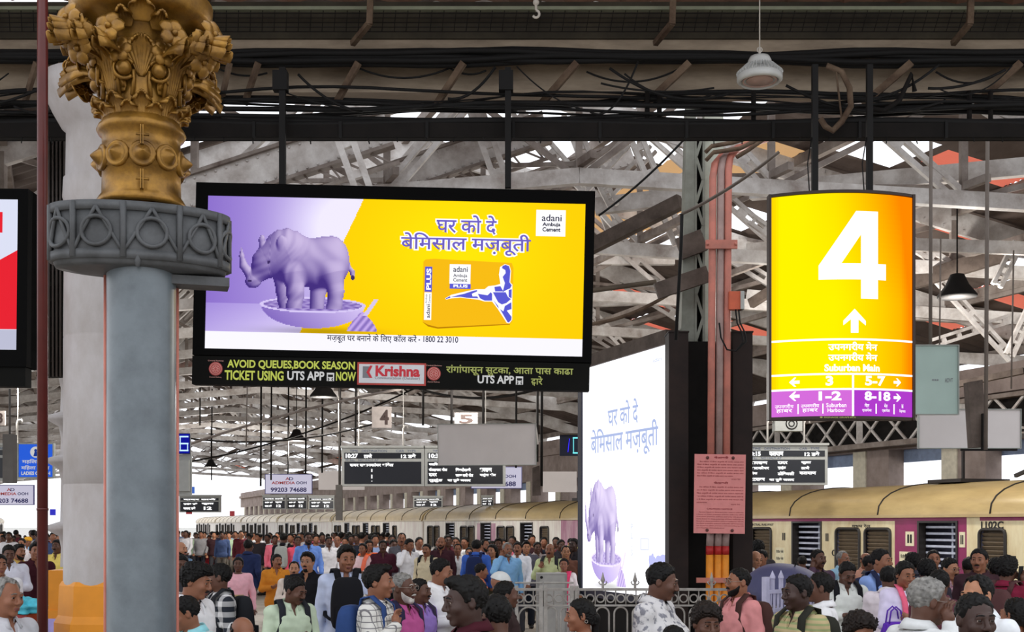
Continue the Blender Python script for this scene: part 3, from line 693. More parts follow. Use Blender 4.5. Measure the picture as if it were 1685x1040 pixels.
def rhino(X, Y, Z):
    d = sd_ell(X, Y, Z, (512, 428, 0), (60, 40, 36))
    d = smin(d, sd_ell(X, Y, Z, (470, 412, 0), (36, 38, 30)), 14)
    d = smin(d, sd_ell(X, Y, Z, (546, 424, 0), (30, 40, 32)), 14)
    d = smin(d, sd_cap(X, Y, Z, (474, 412, 0), (440, 428, 0), 32, 24), 12)
    d = smin(d, sd_cap(X, Y, Z, (446, 424, 0), (421, 455, 0), 22, 12), 10)
    d = smin(d, sd_ell(X, Y, Z, (416, 461, 0), (11, 10, 11)), 6)
    for a, b, ra, rb in [((484, 446, -20), (489, 476, -24), 19, 13), ((489, 476, -24), (487, 505, -24), 13, 13), ((466, 450, 18), (474, 505, 18), 15, 11),
                         ((548, 446, -20), (556, 474, -24), 21, 12), ((556, 474, -24), (553, 505, -24), 12, 13), ((528, 452, 16), (524, 505, 16), 16, 11)]:
        d = smin(d, sd_cap(X, Y, Z, a, b, ra, rb), 8)
    for a, b, ra, rb in [((413, 450, 0), (402, 436, 0), 8, 6), ((402, 436, 0), (398, 420, 0), 6, 3.5), ((398, 420, 0), (397, 406, 0), 3.5, .6), ((426, 433, 0), (420, 417, 0), 6, .8),
                         ((572, 424, 0), (582, 440, 0), 2.5, 2), ((582, 440, 0), (584, 452, 0), 4, 3)]:
        d = smin(d, sd_cap(X, Y, Z, a, b, ra, rb), 3)
    for c, r in [((463, 397, -29), (7, 13, 5)), ((431, 395, -6), (5, 11, 5))]: d = smin(d, sd_ell(X, Y, Z, c, r), 3)
    d = smin(d, sd_ell(X, Y, Z, (443, 428, -20), (4, 3.5, 4)), 2)
    d = d+1.0*np.sin(X*.34+Y*.2+2*np.sin(Y*.09))*np.clip(1-np.abs(X-475)/36, 0, 1)+.35*np.sin(Y*.5+X*.2)*((X < 445) & (X > 412))+.5*np.sin(X*.19-Y*.12+1.5*np.sin(Y*.06+X*.03))*np.clip((X-500)/20, 0, 1)
    return d
def art_colours(nx, ny, washed=False):
    """linear colours of the advertisement on an nx x ny grid, in pixels of the photograph (342..967, 322..570)"""
    gx = 340+628*(np.arange(nx)+.5)/nx; gy = 322+250*(np.arange(ny)+.5)/ny
    X, Y = np.meshgrid(gx, gy)
    t = np.clip((X-340)/230, 0, 1); v = np.clip((Y-330)/170, 0, 1)
    glow = np.exp(-((X-560)/95)**2-((Y-370)/90)**2)
    lo = np.array([122, 92, 190.]); hi = np.array([232, 226, 250.])
    k = np.clip(.12+.45*t+.6*glow, 0, 1)[..., None]; C = lo+(hi-lo)*k
    fl = Y > 497; kf = np.clip(.28+.5*t+.2*(Y-497)/45, 0, 1)[..., None]; C = np.where(fl[..., None], np.array([128, 100, 196.])+(np.array([232, 224, 250.])-np.array([128, 100, 196.]))*kf, C)
    xb = 597-(Y-326)*(597-497)/217
    yl = X > xb; g2 = np.exp(-((X-760)/150)**2-((Y-400)/120)**2)[..., None]
    C = np.where(yl[..., None], np.array([246, 198, 8.])+(np.array([255, 222, 10.])-np.array([246, 198, 8.]))*g2, C)
    if washed: C = 255-(255-C)*.10; C = np.where(yl[..., None], 252., C)
    # soft shadow under the bowl
    sh = np.exp(-((X-530)/85)**2-((Y-540)/7.)**2)[..., None]; C = C*(1-.25*sh)
    # bowl
    ex, ey = (X-518)/86, (Y-497)/38
    bowl = (ex**2+ey**2 < 1) & (Y > 496); nb = np.clip(.5+.45*ex-.25*ey, 0, 1)[..., None]
    rim = ((X-518)/88)**2+((Y-497)/13)**2 < 1; inn = ((X-518)/82)**2+((Y-497)/10)**2 < 1
    c0, c1 = np.array([128, 104, 186.]), np.array([214, 198, 240.])
    C = np.where(bowl[..., None], c0+(c1-c0)*nb, C); C = np.where(rim[..., None], np.array([206, 192, 236.]), C)
    rp = .5+.3*np.sin(X*.35+2*np.sin(Y*.8))+.2*np.sin(Y*1.3+X*.1); C = np.where(inn[..., None], np.array([112, 88, 166.])+(np.array([176, 158, 214.])-np.array([112, 88, 166.]))*rp[..., None], C)
    # clay rhinoceros: march straight into the picture
    Zc = np.full_like(X, -75.); hit = np.zeros(X.shape, bool); box = (X > 390) & (X < 592) & (Y > 366) & (Y < 512)
    xs, ys = X[box], Y[box]; zz_ = np.full(xs.shape, -70.); live = np.ones(xs.shape, bool)
    for _ in range(44):
        d = rhino(xs, ys, zz_); live = (d > .4) & (zz_ < 60); zz_ = np.where(live, zz_+np.maximum(d*.8, .3), zz_)
    hb = (rhino(xs, ys, zz_) < .9) & (ys < 503)
    e = .8; gxn = rhino(xs+e, ys, zz_)-rhino(xs-e, ys, zz_); gyn = rhino(xs, ys+e, zz_)-rhino(xs, ys-e, zz_); gzn = rhino(xs, ys, zz_+e)-rhino(xs, ys, zz_-e)
    ln = np.sqrt(gxn**2+gyn**2+gzn**2)+1e-9; gxn, gyn, gzn = gxn/ln, gyn/ln, gzn/ln
    sh = np.clip(.42*(-gyn)+.35*gxn+.5*(-gzn)+.08, 0, 1)
    c0, c1 = np.array([66, 46, 122.]), np.array([224, 208, 240.]); cr = c0+(c1-c0)*sh[:, None]
    dark = ((xs-443)**2+(ys-428)**2 < 7) | ((xs-584)**2+(ys-451)**2 < 12) | (((xs-412)/3)**2+((ys-460)/2)**2 < 1); cr = np.where(dark[:, None], np.array([60, 44, 96.]), cr)
    tmp = C[box]; tmp[hb] = cr[hb]; C[box] = tmp
    # heap of mortar with a trowel
    heap = (Y < 538) & (Y > 538-33*np.clip(1-np.abs(X-601)/25, 0, 1)**.7); hs = np.clip(.5+.5*np.sin(X*.5+Y*.4), 0, 1)[..., None]
    C = np.where(heap[..., None], np.array([132, 108, 184.])+np.array([60, 58, 44.])*hs, C)
    tr = (np.abs((X-607)*.83-(510-Y)*.56) < 3.2) & (Y < 513) & (Y > 486); C = np.where(tr[..., None], np.array([206, 192, 228.]), C)
    wh = Y > 543+(X-340)*.0; C = np.where(wh[..., None], np.array([240, 238, 246.]), C)
    if washed:
        obj = np.zeros(X.shape, bool); bb = obj[box]; bb[hb] = True; obj[box] = bb; obj |= bowl | rim | heap | tr
        C = np.where(obj[..., None], 255-(255-C)*.72, np.where(wh[..., None], 252., C))
    c = np.clip(C/255, 0, 1); return np.where(c <= .04045, c/12.92, ((c+.055)/1.055)**2.4)
def art_mesh(name, colf, x0, x1, z0, z1, y, mtl, parent, nx, ny):
    vx = np.linspace(x0, x1, nx+1); vz = np.linspace(z1, z0, ny+1); VX, VZ = np.meshgrid(vx, vz)
    co = np.stack([VX, np.full_like(VX, y), VZ], -1).reshape(-1, 3)
    i = np.arange(nx*ny); r, c = i//nx, i % nx; a = r*(nx+1)+c; f = np.stack([a, a+nx+1, a+nx+2, a+1], 1)
    me = bpy.data.meshes.new(name); me.from_pydata(co.tolist(), [], f.tolist()); me.materials.append(mtl)
    at = me.attributes.new('Art', 'FLOAT_COLOR', 'FACE'); cc = np.ones((nx*ny, 4)); cc[:, :3] = colf.reshape(-1, 3); at.data.foreach_set('color', cc.ravel())
    return link_mesh(name, me, parent)
# ---- big screen
YSC = 11.5; k = YSC/F; c = P(648, 449, YSC); ROLL = math.radians(1.28)
scr = empty('advertising_screen', c, 'large lit purple and yellow cement advertisement screen with a thick black frame', 'screen', rot=(0, ROLL, 0))
def SP(px, py):                       # photograph pixel -> local x,z of the screen
    dx, dy = (px-648)*k, (449-py)*k; co, si = math.cos(ROLL), math.sin(ROLL)
    return dx*co-dy*si*(1), dx*si+dy*co
hw, hh = 328.5*k, 142*k; ax0, az1 = SP(341.5, 321); ax1, _ = SP(967, 335); _, az0 = SP(335, 570)
ax0 = -309*k; ax1 = 313*k; az0 = az1-252*k
mb = MB(); mb.box((-hw, 0, az1), (hw, .22, hh)); mb.box((-hw, 0, -hh), (hw, .22, az0)); mb.box((-hw, 0, az0), (ax0, .22, az1)); mb.box((ax1, 0, az0), (hw, .22, az1)); mb.box((-hw, .1, -hh), (hw, .24, hh))
mb.build('frame', M_black, scr)
ART = art_colours(392, 156)
art_mesh('picture', ART, ax0, ax1, az0, az1, .02, em_attr('screen_picture', 1.12), scr, 392, 156)
def AX(px, py):                       # pixel in the art grid -> local
    return ax0+(px-340)/628*(ax1-ax0), az1-(py-322)/250*(az1-az0)
def art_text(mb, body, px0, px1, py0, py1, y, bold=0., sk=.0215, rot=False):
    cx_, cy_ = (px0+px1)/2, (py0+py1)/2
    q = -(cx_-340)*sk+0; s2 = (cy_-322)*.022
    a, b = AX(px0+s2, py1+q); c_, d = AX(px1+s2, py0+q); put_text(mb, body, a, c_, b, d, y, bold, rot)
M_lilac = em('screen_lilac', (112, 98, 200), 1.); M_wht = em('screen_white', (252, 252, 255), 1.05); M_ink = em('screen_ink', (30, 30, 60), 1.); M_indigo = em('screen_indigo', (92, 92, 214), 1.)
for nm, mt, bo, y in (('heading_outline', M_wht, .075, .017), ('heading', M_lilac, .012, .014)):
    mb = MB(); gx = 2.2 if 'out' in nm else 0
    art_text(mb, 'घर को दे', 720-gx, 820+gx, 354-gx, 385+gx, y, bo); art_text(mb, 'बेिमसाल मज़बूती', 661-gx, 877+gx, 384-gx, 419+gx, y, bo); mb.build(nm, mt, scr)
mb = MB(); art_text(mb, 'मज़बूत घर बनाने के िलए कॉल करें', 538, 687, 548, 564, .014, .012); art_text(mb, '- 1800 22 3010', 690, 756, 552, 562, .014, .012); mb.build('phone_line', M_ink, scr)
def plate(mb, px0, px1, py0, py1, y, r=2):
    sk = (px0-340)*.0215; s2 = (py0-322)*.022; a, b = AX(px0+s2, py1-sk); c_, d = AX(px1+s2, py0-sk); mb.add([(a, y, b), (c_, y, b), (c_, y, d), (a, y, d)], [(0, 1, 2, 3)])
mb = MB(); plate(mb, 886, 935, 345, 388, .014); mb.build('logo_plate', M_wht, scr); mb = MB(); plate(mb, 742, 777, 434, 466, .012); mb.build('bag_logo_plate', M_wht, scr)
mb = MB(); art_text(mb, 'adani', 895, 928, 353, 364, .011, .01); art_text(mb, 'Ambuja', 896, 926, 366, 374, .011, .03); art_text(mb, 'Cement', 896, 926, 374, 381, .011, .03); art_text(mb, 'adani', 748, 772, 438, 447, .009, .01); art_text(mb, 'Ambuja', 748, 771, 450, 457, .009, .01); art_text(mb, 'Cement', 748, 771, 457, 463, .009, .01); mb.build('logo_lettering', M_ink, scr)
# cement bag: orange block with a striped edge
def poly(mb, pts, y, sk=.0215):
    q = []
    for px, py in pts:
        a, b = AX(px+(py-322)*.022, py-(px-340)*sk); q.append((a, y, b))
    ar = sum(q[i-1][0]*q[i][2]-q[i][0]*q[i-1][2] for i in range(len(q)))
    if ar < 0: q = q[::-1]
    mb.add(q, [tuple(range(len(q)))])
mb = MB(); poly(mb, [(698, 430), (702, 426), (716, 425), (845, 432), (848, 440), (846, 528), (842, 532), (722, 538), (706, 535), (697, 529)], .018); mb.build('bag_shape', em('bag_orange', (250, 190, 22), 1.), scr)
mb = MB(); poly(mb, [(696, 528), (706, 536), (722, 539.5), (842, 533), (842, 531.5), (722, 537), (706, 533)], .016); mb.build('bag_shadow', em('bag_shade', (190, 130, 10), 1.), scr)
mb = MB(); plate(mb, 701, 713, 438, 479, .016); mb.build('side_plus_band', M_indigo, scr); mb = MB(); plate(mb, 742, 777, 466, 474, .012); mb.build('plus_band', M_indigo, scr)
mb = MB(); plate(mb, 700, 712, 480, 525, .016); art_text(mb, 'PLUS', 703, 711, 441, 476, .013, .04, rot=True); art_text(mb, 'PLUS', 748, 772, 467.5, 472.5, .010, .05); mb.build('plus_lettering', M_wht, scr)
mb = MB(); art_text(mb, 'adani', 703, 709, 500, 522, .013, .01, rot=True); art_text(mb, 'Ambuja', 701.5, 705, 483, 498, .013, .0, rot=True); art_text(mb, 'Cement', 706.5, 710, 483, 498, .013, .0, rot=True); mb.build('side_lettering', M_ink, scr)
z7 = lambda pts: [(680+x/8, 420+y/8) for x, y in pts]     # outlines read off the zoomed bag
body_ = [(432, 560), (520, 512), (770, 455), (850, 440), (960, 440), (1010, 400), (1100, 390), (1170, 370), (1150, 250), (1165, 150), (1230, 112), (1290, 130), (1312, 200), (1300, 350), (1330, 380), (1325, 840), (1290, 885), (1255, 880), (1130, 690), (1060, 600), (960, 600), (870, 575), (720, 560), (640, 548), (520, 560), (450, 575)]
mb = MB(); poly(mb, z7(body_), .014); mb.build('emblem_ground', M_wht, scr)
mb = MB()
for pl in ([(440, 562), (500, 532), (505, 552), (450, 570)], [(512, 545), (600, 520), (690, 500), (780, 470), (860, 450), (860, 470), (790, 500), (800, 535), (860, 535), (880, 560), (720, 552), (640, 540)],
           [(870, 500), (1000, 520), (1040, 480), (1060, 500), (1060, 590), (960, 590), (900, 560)], [(1090, 410), (1170, 400), (1210, 470), (1100, 470)], [(1200, 480), (1230, 360), (1200, 280), (1240, 230), (1235, 190), (1190, 165), (1200, 135), (1240, 122), (1285, 140), (1302, 200), (1290, 350), (1320, 390), (1300, 430), (1250, 450)],
           [(1070, 480), (1240, 480), (1270, 540), (1310, 570), (1250, 620), (1190, 640), (1140, 610)], [(1075, 580), (1140, 660), (1150, 690), (1130, 670)], [(1165, 700), (1210, 730), (1230, 660), (1315, 610), (1318, 700), (1255, 720), (1318, 800), (1315, 840), (1285, 875), (1265, 870)], [(1280, 450), (1320, 440), (1318, 560), (1280, 540)]):
    poly(mb, z7(pl), .011)
mb.build('emblem', M_indigo, scr)
# hangers of the screen
for px, lab in ((465, 'black square hanger post above the purple half of the screen'), (836, 'black square hanger post above the yellow half of the screen')):
    mb = MB(); p = P(px, 306, YSC+.05); mb.box((p.x-.03, p.y-.03, p.z-.02), (p.x+.03, p.y+.03, zat(112, 11.55))); mb.box((p.x-.09, p.y-.05, zat(150, 11.55)), (p.x+.05, p.y+.05, zat(118, 11.55)))
    tag(mb.build('hanger_post', M_hang), lab, 'post', 'hanger posts of screens and signs')
# ---- ticket board under the screen
c = P(643, 614.5, YSC); tb = empty('ticket_board', c, 'long black board with yellow ticket app lettering fixed under the big screen', 'sign board', rot=(0, math.radians(1.0), 0))
mb = MB(); mb.box((-327*k, 0, -23*k), (327*k, .14, 23.5*k)); mb.build('panel', M_board, tb)
def TX(px, py): return (px-643)*k, (614.5-py)*k+(px-643)*k*.0175
def tb_text(mb, body, x0, x1, y0, y1, bold=0., y=-.006):
    sk = ((x0+x1)/2-643)*.0175; a, b = (x0-643)*k, (614.5-y1+sk)*k; put_text(mb, body, a, (x1-643)*k, b, (614.5-y0+sk)*k, y, bold)
def tb_plate(mb, x0, x1, y0, y1, y=-.004):
    sk = ((x0+x1)/2-643)*.0175; mb.box(((x0-643)*k, y, (614.5-y1+sk)*k), ((x1-643)*k, y+.01, (614.5-y0+sk)*k))
M_ylw = em('yellow_lettering', (196, 206, 96), .85); M_wl = em('white_lettering', (214, 214, 214), .85); M_gl = em('green_lettering', (178, 186, 110), .7)
mb = MB(); tb_text(mb, 'AVOID QUEUES,BOOK SEASON', 374, 584, 593.5, 609, .03); tb_text(mb, 'TICKET USING', 370, 467, 610, 626, .03); tb_text(mb, 'NOW', 553, 586, 612, 627, .03); mb.build('yellow_text', M_ylw, tb)
mb = MB(); tb_text(mb, 'UTS APP', 473, 534, 611, 626, .03); tb_text(mb, 'UTS APP', 786, 846, 618, 631.5, .03); mb.build('white_text', M_wl, tb)
mb = MB(); tb_text(mb, 'रांगांपासून सुटका, आता पास काढा', 734, 943, 602, 619, .02); tb_text(mb, 'दारे', 874, 893, 619, 634, .02); tb_text(mb, 'व', 876, 881, 629, 635, .02); mb.build('marathi_text', M_gl, tb)
mb = MB(); tb_plate(mb, 588, 701, 597, 634, -.004); mb.build('krishna_border', mat('border_red', (176, 60, 52), .5), tb)
mb = MB(); tb_plate(mb, 591, 698, 600, 631, -.008); mb.build('krishna_plate', mat('plate_white', (206, 206, 210), .5, var=.05), tb)
mb = MB(); tb_text(mb, 'Krishna', 618, 691, 602, 620, .04, -.010); a, b = TX(604, 605); mb.add([((609-643)*k, -.010, b+.02), ((613-643)*k, -.010, b+.02), ((608-643)*k, -.010, b-.045), ((613-643)*k, -.010, b-.10), ((609-643)*k, -.010, b-.10), ((603-643)*k, -.010, b-.045)], [(0, 5, 2, 1), (5, 4, 3, 2)]); mb.build('krishna_lettering', mat('krishna_red', (196, 36, 52), .5, var=0), tb)
mb = MB(); tb_text(mb, 'Communication (Outdoor)', 617, 691, 620, 626, 0, -.010); a, b = TX(597, 603); mb.add([(a, -.009, b), ((609-643)*k, -.009, b), ((603-643)*k, -.009, b-9*k), ((609-643)*k, -.009, b-19*k), (a, -.009, b-19*k)], [(0, 4, 3, 2, 1)]); mb.build('krishna_small_text', mat('grey_ink', (120, 120, 126), .6, var=0), tb)
for px, py in ((355, 607), (714, 615)):     # round railway seals
    mb = MB(); x_, z_ = TX(px, py); mb.lathe([(0, 0), (11*k, 0), (11.3*k, .004), (11.3*k, .01)], 28); mb.v = [(x_+v[0], -.002-v[2]*-.2-.004, z_+v[1]) for v in mb.v]; mb.build('seal', mat('seal_red', (176, 74, 72), .5), tb)
    mb = MB()
    for rr_ in (9.2, 6.2): mb.ring((x_, -.008, z_), rr_*k, .5*k, n=28, m=4)
    for q in range(8): t = q*math.pi/4; mb.bar((x_+2*k*math.cos(t), -.008, z_+2*k*math.sin(t)), (x_+5*k*math.cos(t), -.008, z_+5*k*math.sin(t)), .004, .006)
    tb_text(mb, 'Central Railway', px-13, px+13, py-14.5, py-11.8); tb_text(mb, 'Central Railway', px-10, px+10, py+12.6, py+15); mb.build('seal_lines', mat('seal_pale', (216, 160, 150), .5), tb)
for px, py in ((544, 620), (855, 626)):     # train icon
    mb = MB(); x_, z_ = TX(px, py); mb.box((x_-6*k, -.006, z_-7*k), (x_+6*k, 0, z_+6.5*k)); mb.build('icon_plate', M_wl, tb)
    mb = MB(); mb.box((x_-4.2*k, -.008, z_-.5*k), (x_+4.2*k, -.005, z_+3.5*k)); mb.box((x_-4.2*k, -.008, z_-3.4*k), (x_-2.2*k, -.005, z_-1.8*k)); mb.box((x_+2.2*k, -.008, z_-3.4*k), (x_+4.2*k, -.005, z_-1.8*k)); mb.bar((x_-2*k, -.007, z_-4*k), (x_-4*k, -.007, z_-6.5*k), .003, .01); mb.bar((x_+2*k, -.007, z_-4*k), (x_+4*k, -.007, z_-6.5*k), .003, .01); mb.build('icon', M_blackm, tb)
# ---- screen cut by the left edge
YL = 11.0; k2 = YL/F; c = P(-110, 450, YL); ls = empty('advertising_screen', c, 'lit red and white screen cut off by the left picture edge', 'screen', rot=(0, math.radians(.6), 0))
lx = lambda px: (px+110)*k2; lz = lambda py: (450-py)*k2
mb = MB(); mb.box((lx(-265), 0, lz(326)), (lx(45), .22, lz(309))); mb.box((lx(-265), 0, lz(602)), (lx(45), .22, lz(574))); mb.box((lx(28), 0, lz(574)), (lx(45), .22, lz(326))); mb.box((lx(-265), 0, lz(574)), (lx(-245), .22, lz(326))); mb.box((lx(-265), .1, lz(602)), (lx(45), .25, lz(309))); mb.build('frame', M_black, ls)
mb = MB(); mb.add([(lx(-245), .02, lz(574)), (lx(28), .02, lz(574)), (lx(28), .02, lz(326)), (lx(-245), .02, lz(326))], [(0, 1, 2, 3)]); mb.build('picture', em('screen_pale', (222, 226, 246), 1.), ls)
mb = MB(); mb.add([(lx(-245), .016, lz(540)), (lx(28), .016, lz(540)), (lx(28), .016, lz(409)), (lx(-20), .016, lz(436)), (lx(-245), .016, lz(480))], [(0, 1, 2, 3, 4)]); mb.add([(lx(-60), .016, lz(381)), (lx(2), .016, lz(381)), (lx(2), .016, lz(347)), (lx(-60), .016, lz(347))], [(0, 1, 2, 3)]); mb.build('red_shape', em('screen_red', (234, 38, 52), 1.), ls)
mb = MB(); mb.add([(lx(-245), .016, lz(573)), (lx(28), .016, lz(573)), (lx(28), .016, lz(541)), (lx(-245), .016, lz(541))], [(0, 1, 2, 3)]); mb.build('grey_band', em('screen_grey', (190, 192, 214), 1.), ls)
mb = MB(); mb.box((lx(-265), .02, lz(634)), (lx(42), .16, lz(602))); mb.build('lower_board', M_board, ls)
mb = MB(); mb.box((lx(-100), .05, lz(309)), (lx(-92), .12, zat(150, 11.7)-c.z)); mb.build('hanger', M_hang, ls)
# ---- curved platform sign
YG = 11.2; k3 = YG/F; c = P(1384.5, 506, YG); sg = empty('platform_sign', c, 'curved lit yellow sign with a large white platform number and an up arrow', 'sign')
SAG = .17; HWG = 117.5*k3
def wp(p): x, y, z = p; return (x, y-SAG*(1-(x/HWG)**2), z)
gx = lambda px: (px-1384.5)*k3; gz = lambda py: (506-py)*k3
def strip(mb, x0, x1, z0, z1, y, n=24):
    vs_ = []
    for i in range(n+1):
        x = x0+(x1-x0)*i/n; vs_ += [wp((x, y, z0)), wp((x, y, z1))]
    mb.add(vs_, [(2*i, 2*i+2, 2*i+3, 2*i+1) for i in range(n)], True)
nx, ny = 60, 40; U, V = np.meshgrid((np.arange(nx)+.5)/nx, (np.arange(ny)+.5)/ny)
tt = np.clip((U-.4)/.6, 0, 1)**1.5*.75+np.clip((U-.9)/.1, 0, 1)*.35+np.clip((.06-U)/.06, 0, 1)*.35+np.clip(U-.2, 0, 1)*np.clip(.55-V, 0, 1)*1.2; tt = np.clip(tt, 0, 1)[..., None]  # uneven backlight and viewing-angle shift of the lit face put into the colour
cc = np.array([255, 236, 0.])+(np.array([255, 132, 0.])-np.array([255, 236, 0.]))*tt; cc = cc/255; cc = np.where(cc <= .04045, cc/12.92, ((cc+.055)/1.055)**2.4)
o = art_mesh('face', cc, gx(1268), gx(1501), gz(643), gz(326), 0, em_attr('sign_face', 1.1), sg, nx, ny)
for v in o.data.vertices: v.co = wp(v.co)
mb = MB(); strip(mb, gx(1268), gx(1394), gz(687), gz(645), 0); mb.build('purple_field', em('sign_pink', (216, 110, 222), 1.), sg)['label'] = 'pink left half of the lower band'
mb = MB(); strip(mb, gx(1394), gx(1501), gz(687), gz(645), 0); mb.build('purple_field', em('sign_purple', (178, 62, 206), 1.), sg)['label'] = 'purple right half of the lower band'
def cutx(mb):                         # finer pieces so that lettering follows the curve
    bm = bmesh.new(); vv = [bm.verts.new(v) for v in mb.v]
    for f in mb.f:
        try: bm.faces.new([vv[i] for i in f])
        except ValueError: pass
    for i in range(-14, 15): bmesh.ops.bisect_plane(bm, geom=bm.verts[:]+bm.edges[:]+bm.faces[:], plane_co=(i*HWG/14.5, 0, 0), plane_no=(1, 0, 0))
    bm.verts.index_update(); r = MB(); r.v = [wp(v.co) for v in bm.verts]; r.f = [tuple(v.index for v in f.verts) for f in bm.faces]; r.mi = [0]*len(r.f); r.sm = [False]*len(r.f); bm.free(); return r
M_sw = em('sign_white', (255, 255, 255), 1.25)
def glyph(mb, pts, y=-.008): mb.add([(gx(a), y, gz(b)) for a, b in pts], [tuple(range(len(pts)))])
mb = MB(); glyph(mb, [(1400, 355), (1340, 443), (1340, 466), (1376, 466), (1376, 440), (1408, 393), (1408, 355)]); glyph(mb, [(1408, 355), (1408, 497), (1437, 497), (1437, 355)]); glyph(mb, [(1376, 440), (1376, 466), (1408, 466), (1408, 440)]); glyph(mb, [(1437, 440), (1437, 466), (1451, 466), (1451, 440)])
cutx(mb).build('number_four', M_sw, sg)
def arrow(mb, cx_, cy_, s, d):
    q = [(0, -1), (-.95, .0), (-.95, .38), (-.32, -.12), (-.32, 1), (.32, 1), (.32, -.12), (.95, .38), (.95, 0)]
    R_ = {'u': lambda a, b: (a, b), 'l': lambda a, b: (b, -a), 'r': lambda a, b: (-b, a)}[d]; pts = [(cx_+R_(a, b)[0]*s, cy_+R_(a, b)[1]*s) for a, b in q]
    for ix in ((0, 1, 2, 3), (0, 3, 6), (3, 4, 5, 6), (0, 6, 7, 8)): glyph(mb, [pts[i] for i in ix])
mb = MB(); arrow(mb, 1397.5, 533, 19.5, 'u'); arrow(mb, 1303, 631, 8, 'l'); arrow(mb, 1303, 654, 8, 'l'); arrow(mb, 1472, 631, 7, 'r'); arrow(mb, 1472, 656, 7, 'r'); cutx(mb).build('arrow', M_sw, sg)
mb = MB()
for y in (563, 619, 643.5): strip(mb, gx(1268), gx(1501), gz(y+1.6), gz(y-1.6), -.006)
mb.box((gx(1393.5), -SAG-.008, gz(687)), (gx(1396.5), -SAG+.02, gz(619)))
for x in (1309, 1347, 1434, 1466): y = wp((gx(x), 0, 0))[1]; mb.box((gx(x-.8), y-.008, gz(683)), (gx(x+.8), y+.02, gz(667)))
mb.build('dividers', M_sw, sg)
mb = MB()
def gt(body, x0, x1, y0, y1, b=.03): put_text(mb, body, gx(x0), gx(x1), gz(y1), gz(y0), -.008, b)
gt('उपनगरीय मेन', 1355, 1436, 567, 581, .03); gt('उपनगरीय मेन', 1355, 1436, 584, 598, .03); gt('Suburban Main', 1349, 1440, 603, 615, .04); gt('3', 1351, 1363, 622, 638, .04); gt('5-7', 1415, 1450, 622, 638, .04); gt('1-2', 1340, 1376, 647, 662, .04); gt('8-18', 1414, 1459, 647, 662, .04)
for x0, x1, a, b in ((1274, 1302, 'उपनगरीय', 'हाबर'), (1313, 1341, 'उपनगरीय', 'हाबर'), (1352, 1384, 'Suburban', 'Harbour'), (1408, 1428, 'मेल', 'एसपेस'), (1442, 1460, 'मेल', 'एसपेस'), (1474, 1489, 'Mail', 'Express')):
    d = 6 if a in ('मेल', 'Mail') else 0; gt(a, x0+d, x1-d, 666, 673, .01); gt(b, x0+2, x1-2, 674.5, 681, .01)
cutx(mb).build('lettering', M_sw, sg)
mb = MB(); n = 24
for (z0, z1) in ((gz(692), gz(687.5)), (gz(325.5), gz(321))):
    vs_ = []
    for i in range(n+1):
        x = -HWG*1.02+2*HWG*1.02*i/n; f_ = wp((x, 0, 0))[1]
        vs_ += [(x, f_-.02, z0), (x, f_-.02, z1), (x, .07, z1), (x, .07, z0)]
    mb.add(vs_, [(4*i, 4*i+4, 4*i+5, 4*i+1) for i in range(n)]+[(4*i+1, 4*i+5, 4*i+6, 4*i+2) for i in range(n)]+[(4*i+3, 4*i+7, 4*i+4, 4*i) for i in range(n)]+[(4*i+2, 4*i+6, 4*i+7, 4*i+3) for i in range(n)])
for sx in (-1, 1): mb.box((sx*(HWG+.004)-.012, -.03, gz(692)), (sx*(HWG+.004)+.012, .07, gz(321)))
mb.box((-HWG, .05, gz(690)), (HWG, .08, gz(322))); mb.build('frame', mat('sign_frame', (46, 30, 22), .5), sg)
mb = MB(); put_text(mb, '● SIGNAGE GRAPHICS', gx(1340), gx(1398), gz(691), gz(688.5), -SAG-.03, .02); mb.build('maker_text', M_gl, sg)
for px, lab in ((1341, 'first black post holding the yellow sign, under the lamp side'), (1431, 'second black post holding the yellow sign, with the thin wire')):
    mb = MB(); p = P(px, 322, YG); mb.box((p.x-.027, p.y-.02, p.z-.03), (p.x+.027, p.y+.034, zat(120, 11.4))); mb.tube([(p.x-.05, p.y, p.z+.01), (p.x-.07, p.y, p.z+.3), (p.x-.03, p.y, p.z+.55)], .006, 5)
    tag(mb.build('hanger_post', M_hang), lab, 'post', 'hanger posts of screens and signs')
# ---- boards beside it
def board(name, x0, x1, y0, y1, Y, mtl, lab, cat, d=.06, grp=None, roll=0., mats_=None):
    a = P(x0, y1, Y); b = P(x1, y0, Y); e = empty(name, ((a.x+b.x)/2, Y, (a.z+b.z)/2), lab, cat, grp, rot=(0, math.radians(roll), 0))
    w, h = (b.x-a.x)/2, (b.z-a.z)/2; mb = MB(); mb.box((-w, 0, -h), (w, d, h)); mb.build('panel', mtl, e)
    return e, w, h
M_green = mat('pale_green_board', (160, 182, 174), .35, var=.08, scale=2)
M_blank = mat('blank_white_vinyl', (206, 200, 198), .6, var=.04, scale=2)
M_aff = mat('aluminium_frame', (150, 156, 150), .4)
def frame(e, w, h, t=.03, d=.05, mtl=None):
    mb = MB(); mb.box((-w-t, -.02, h), (w+t, d, h+t)); mb.box((-w-t, -.02, -h-t), (w+t, d, -h)); mb.box((-w-t, -.02, -h), (-w, d, h)); mb.box((w, -.02, -h), (w+t, d, h)); return mb.build('frame', mtl or M_aff, e)
e, w, h = board('green_board', 1470, 1576, 569, 681, 14, M_green, 'pale green square board behind the right edge of the yellow sign', 'board', .12); frame(e, w, h, .012)
mb = MB(); put_text(mb, 'ADVT', w*.60, w*.85, -.03, .02, -.004); put_text(mb, '---', w*.2, w*.4, -.01, .005, -.004); mb.build('small_print', mat('grey_ink', (120, 120, 126)), e)
e, w, h = board('blank_board', 1512, 1679, 674, 737, 17, M_blank, 'blank white board behind the broken brown post at the right', 'board'); frame(e, w, h, .01)
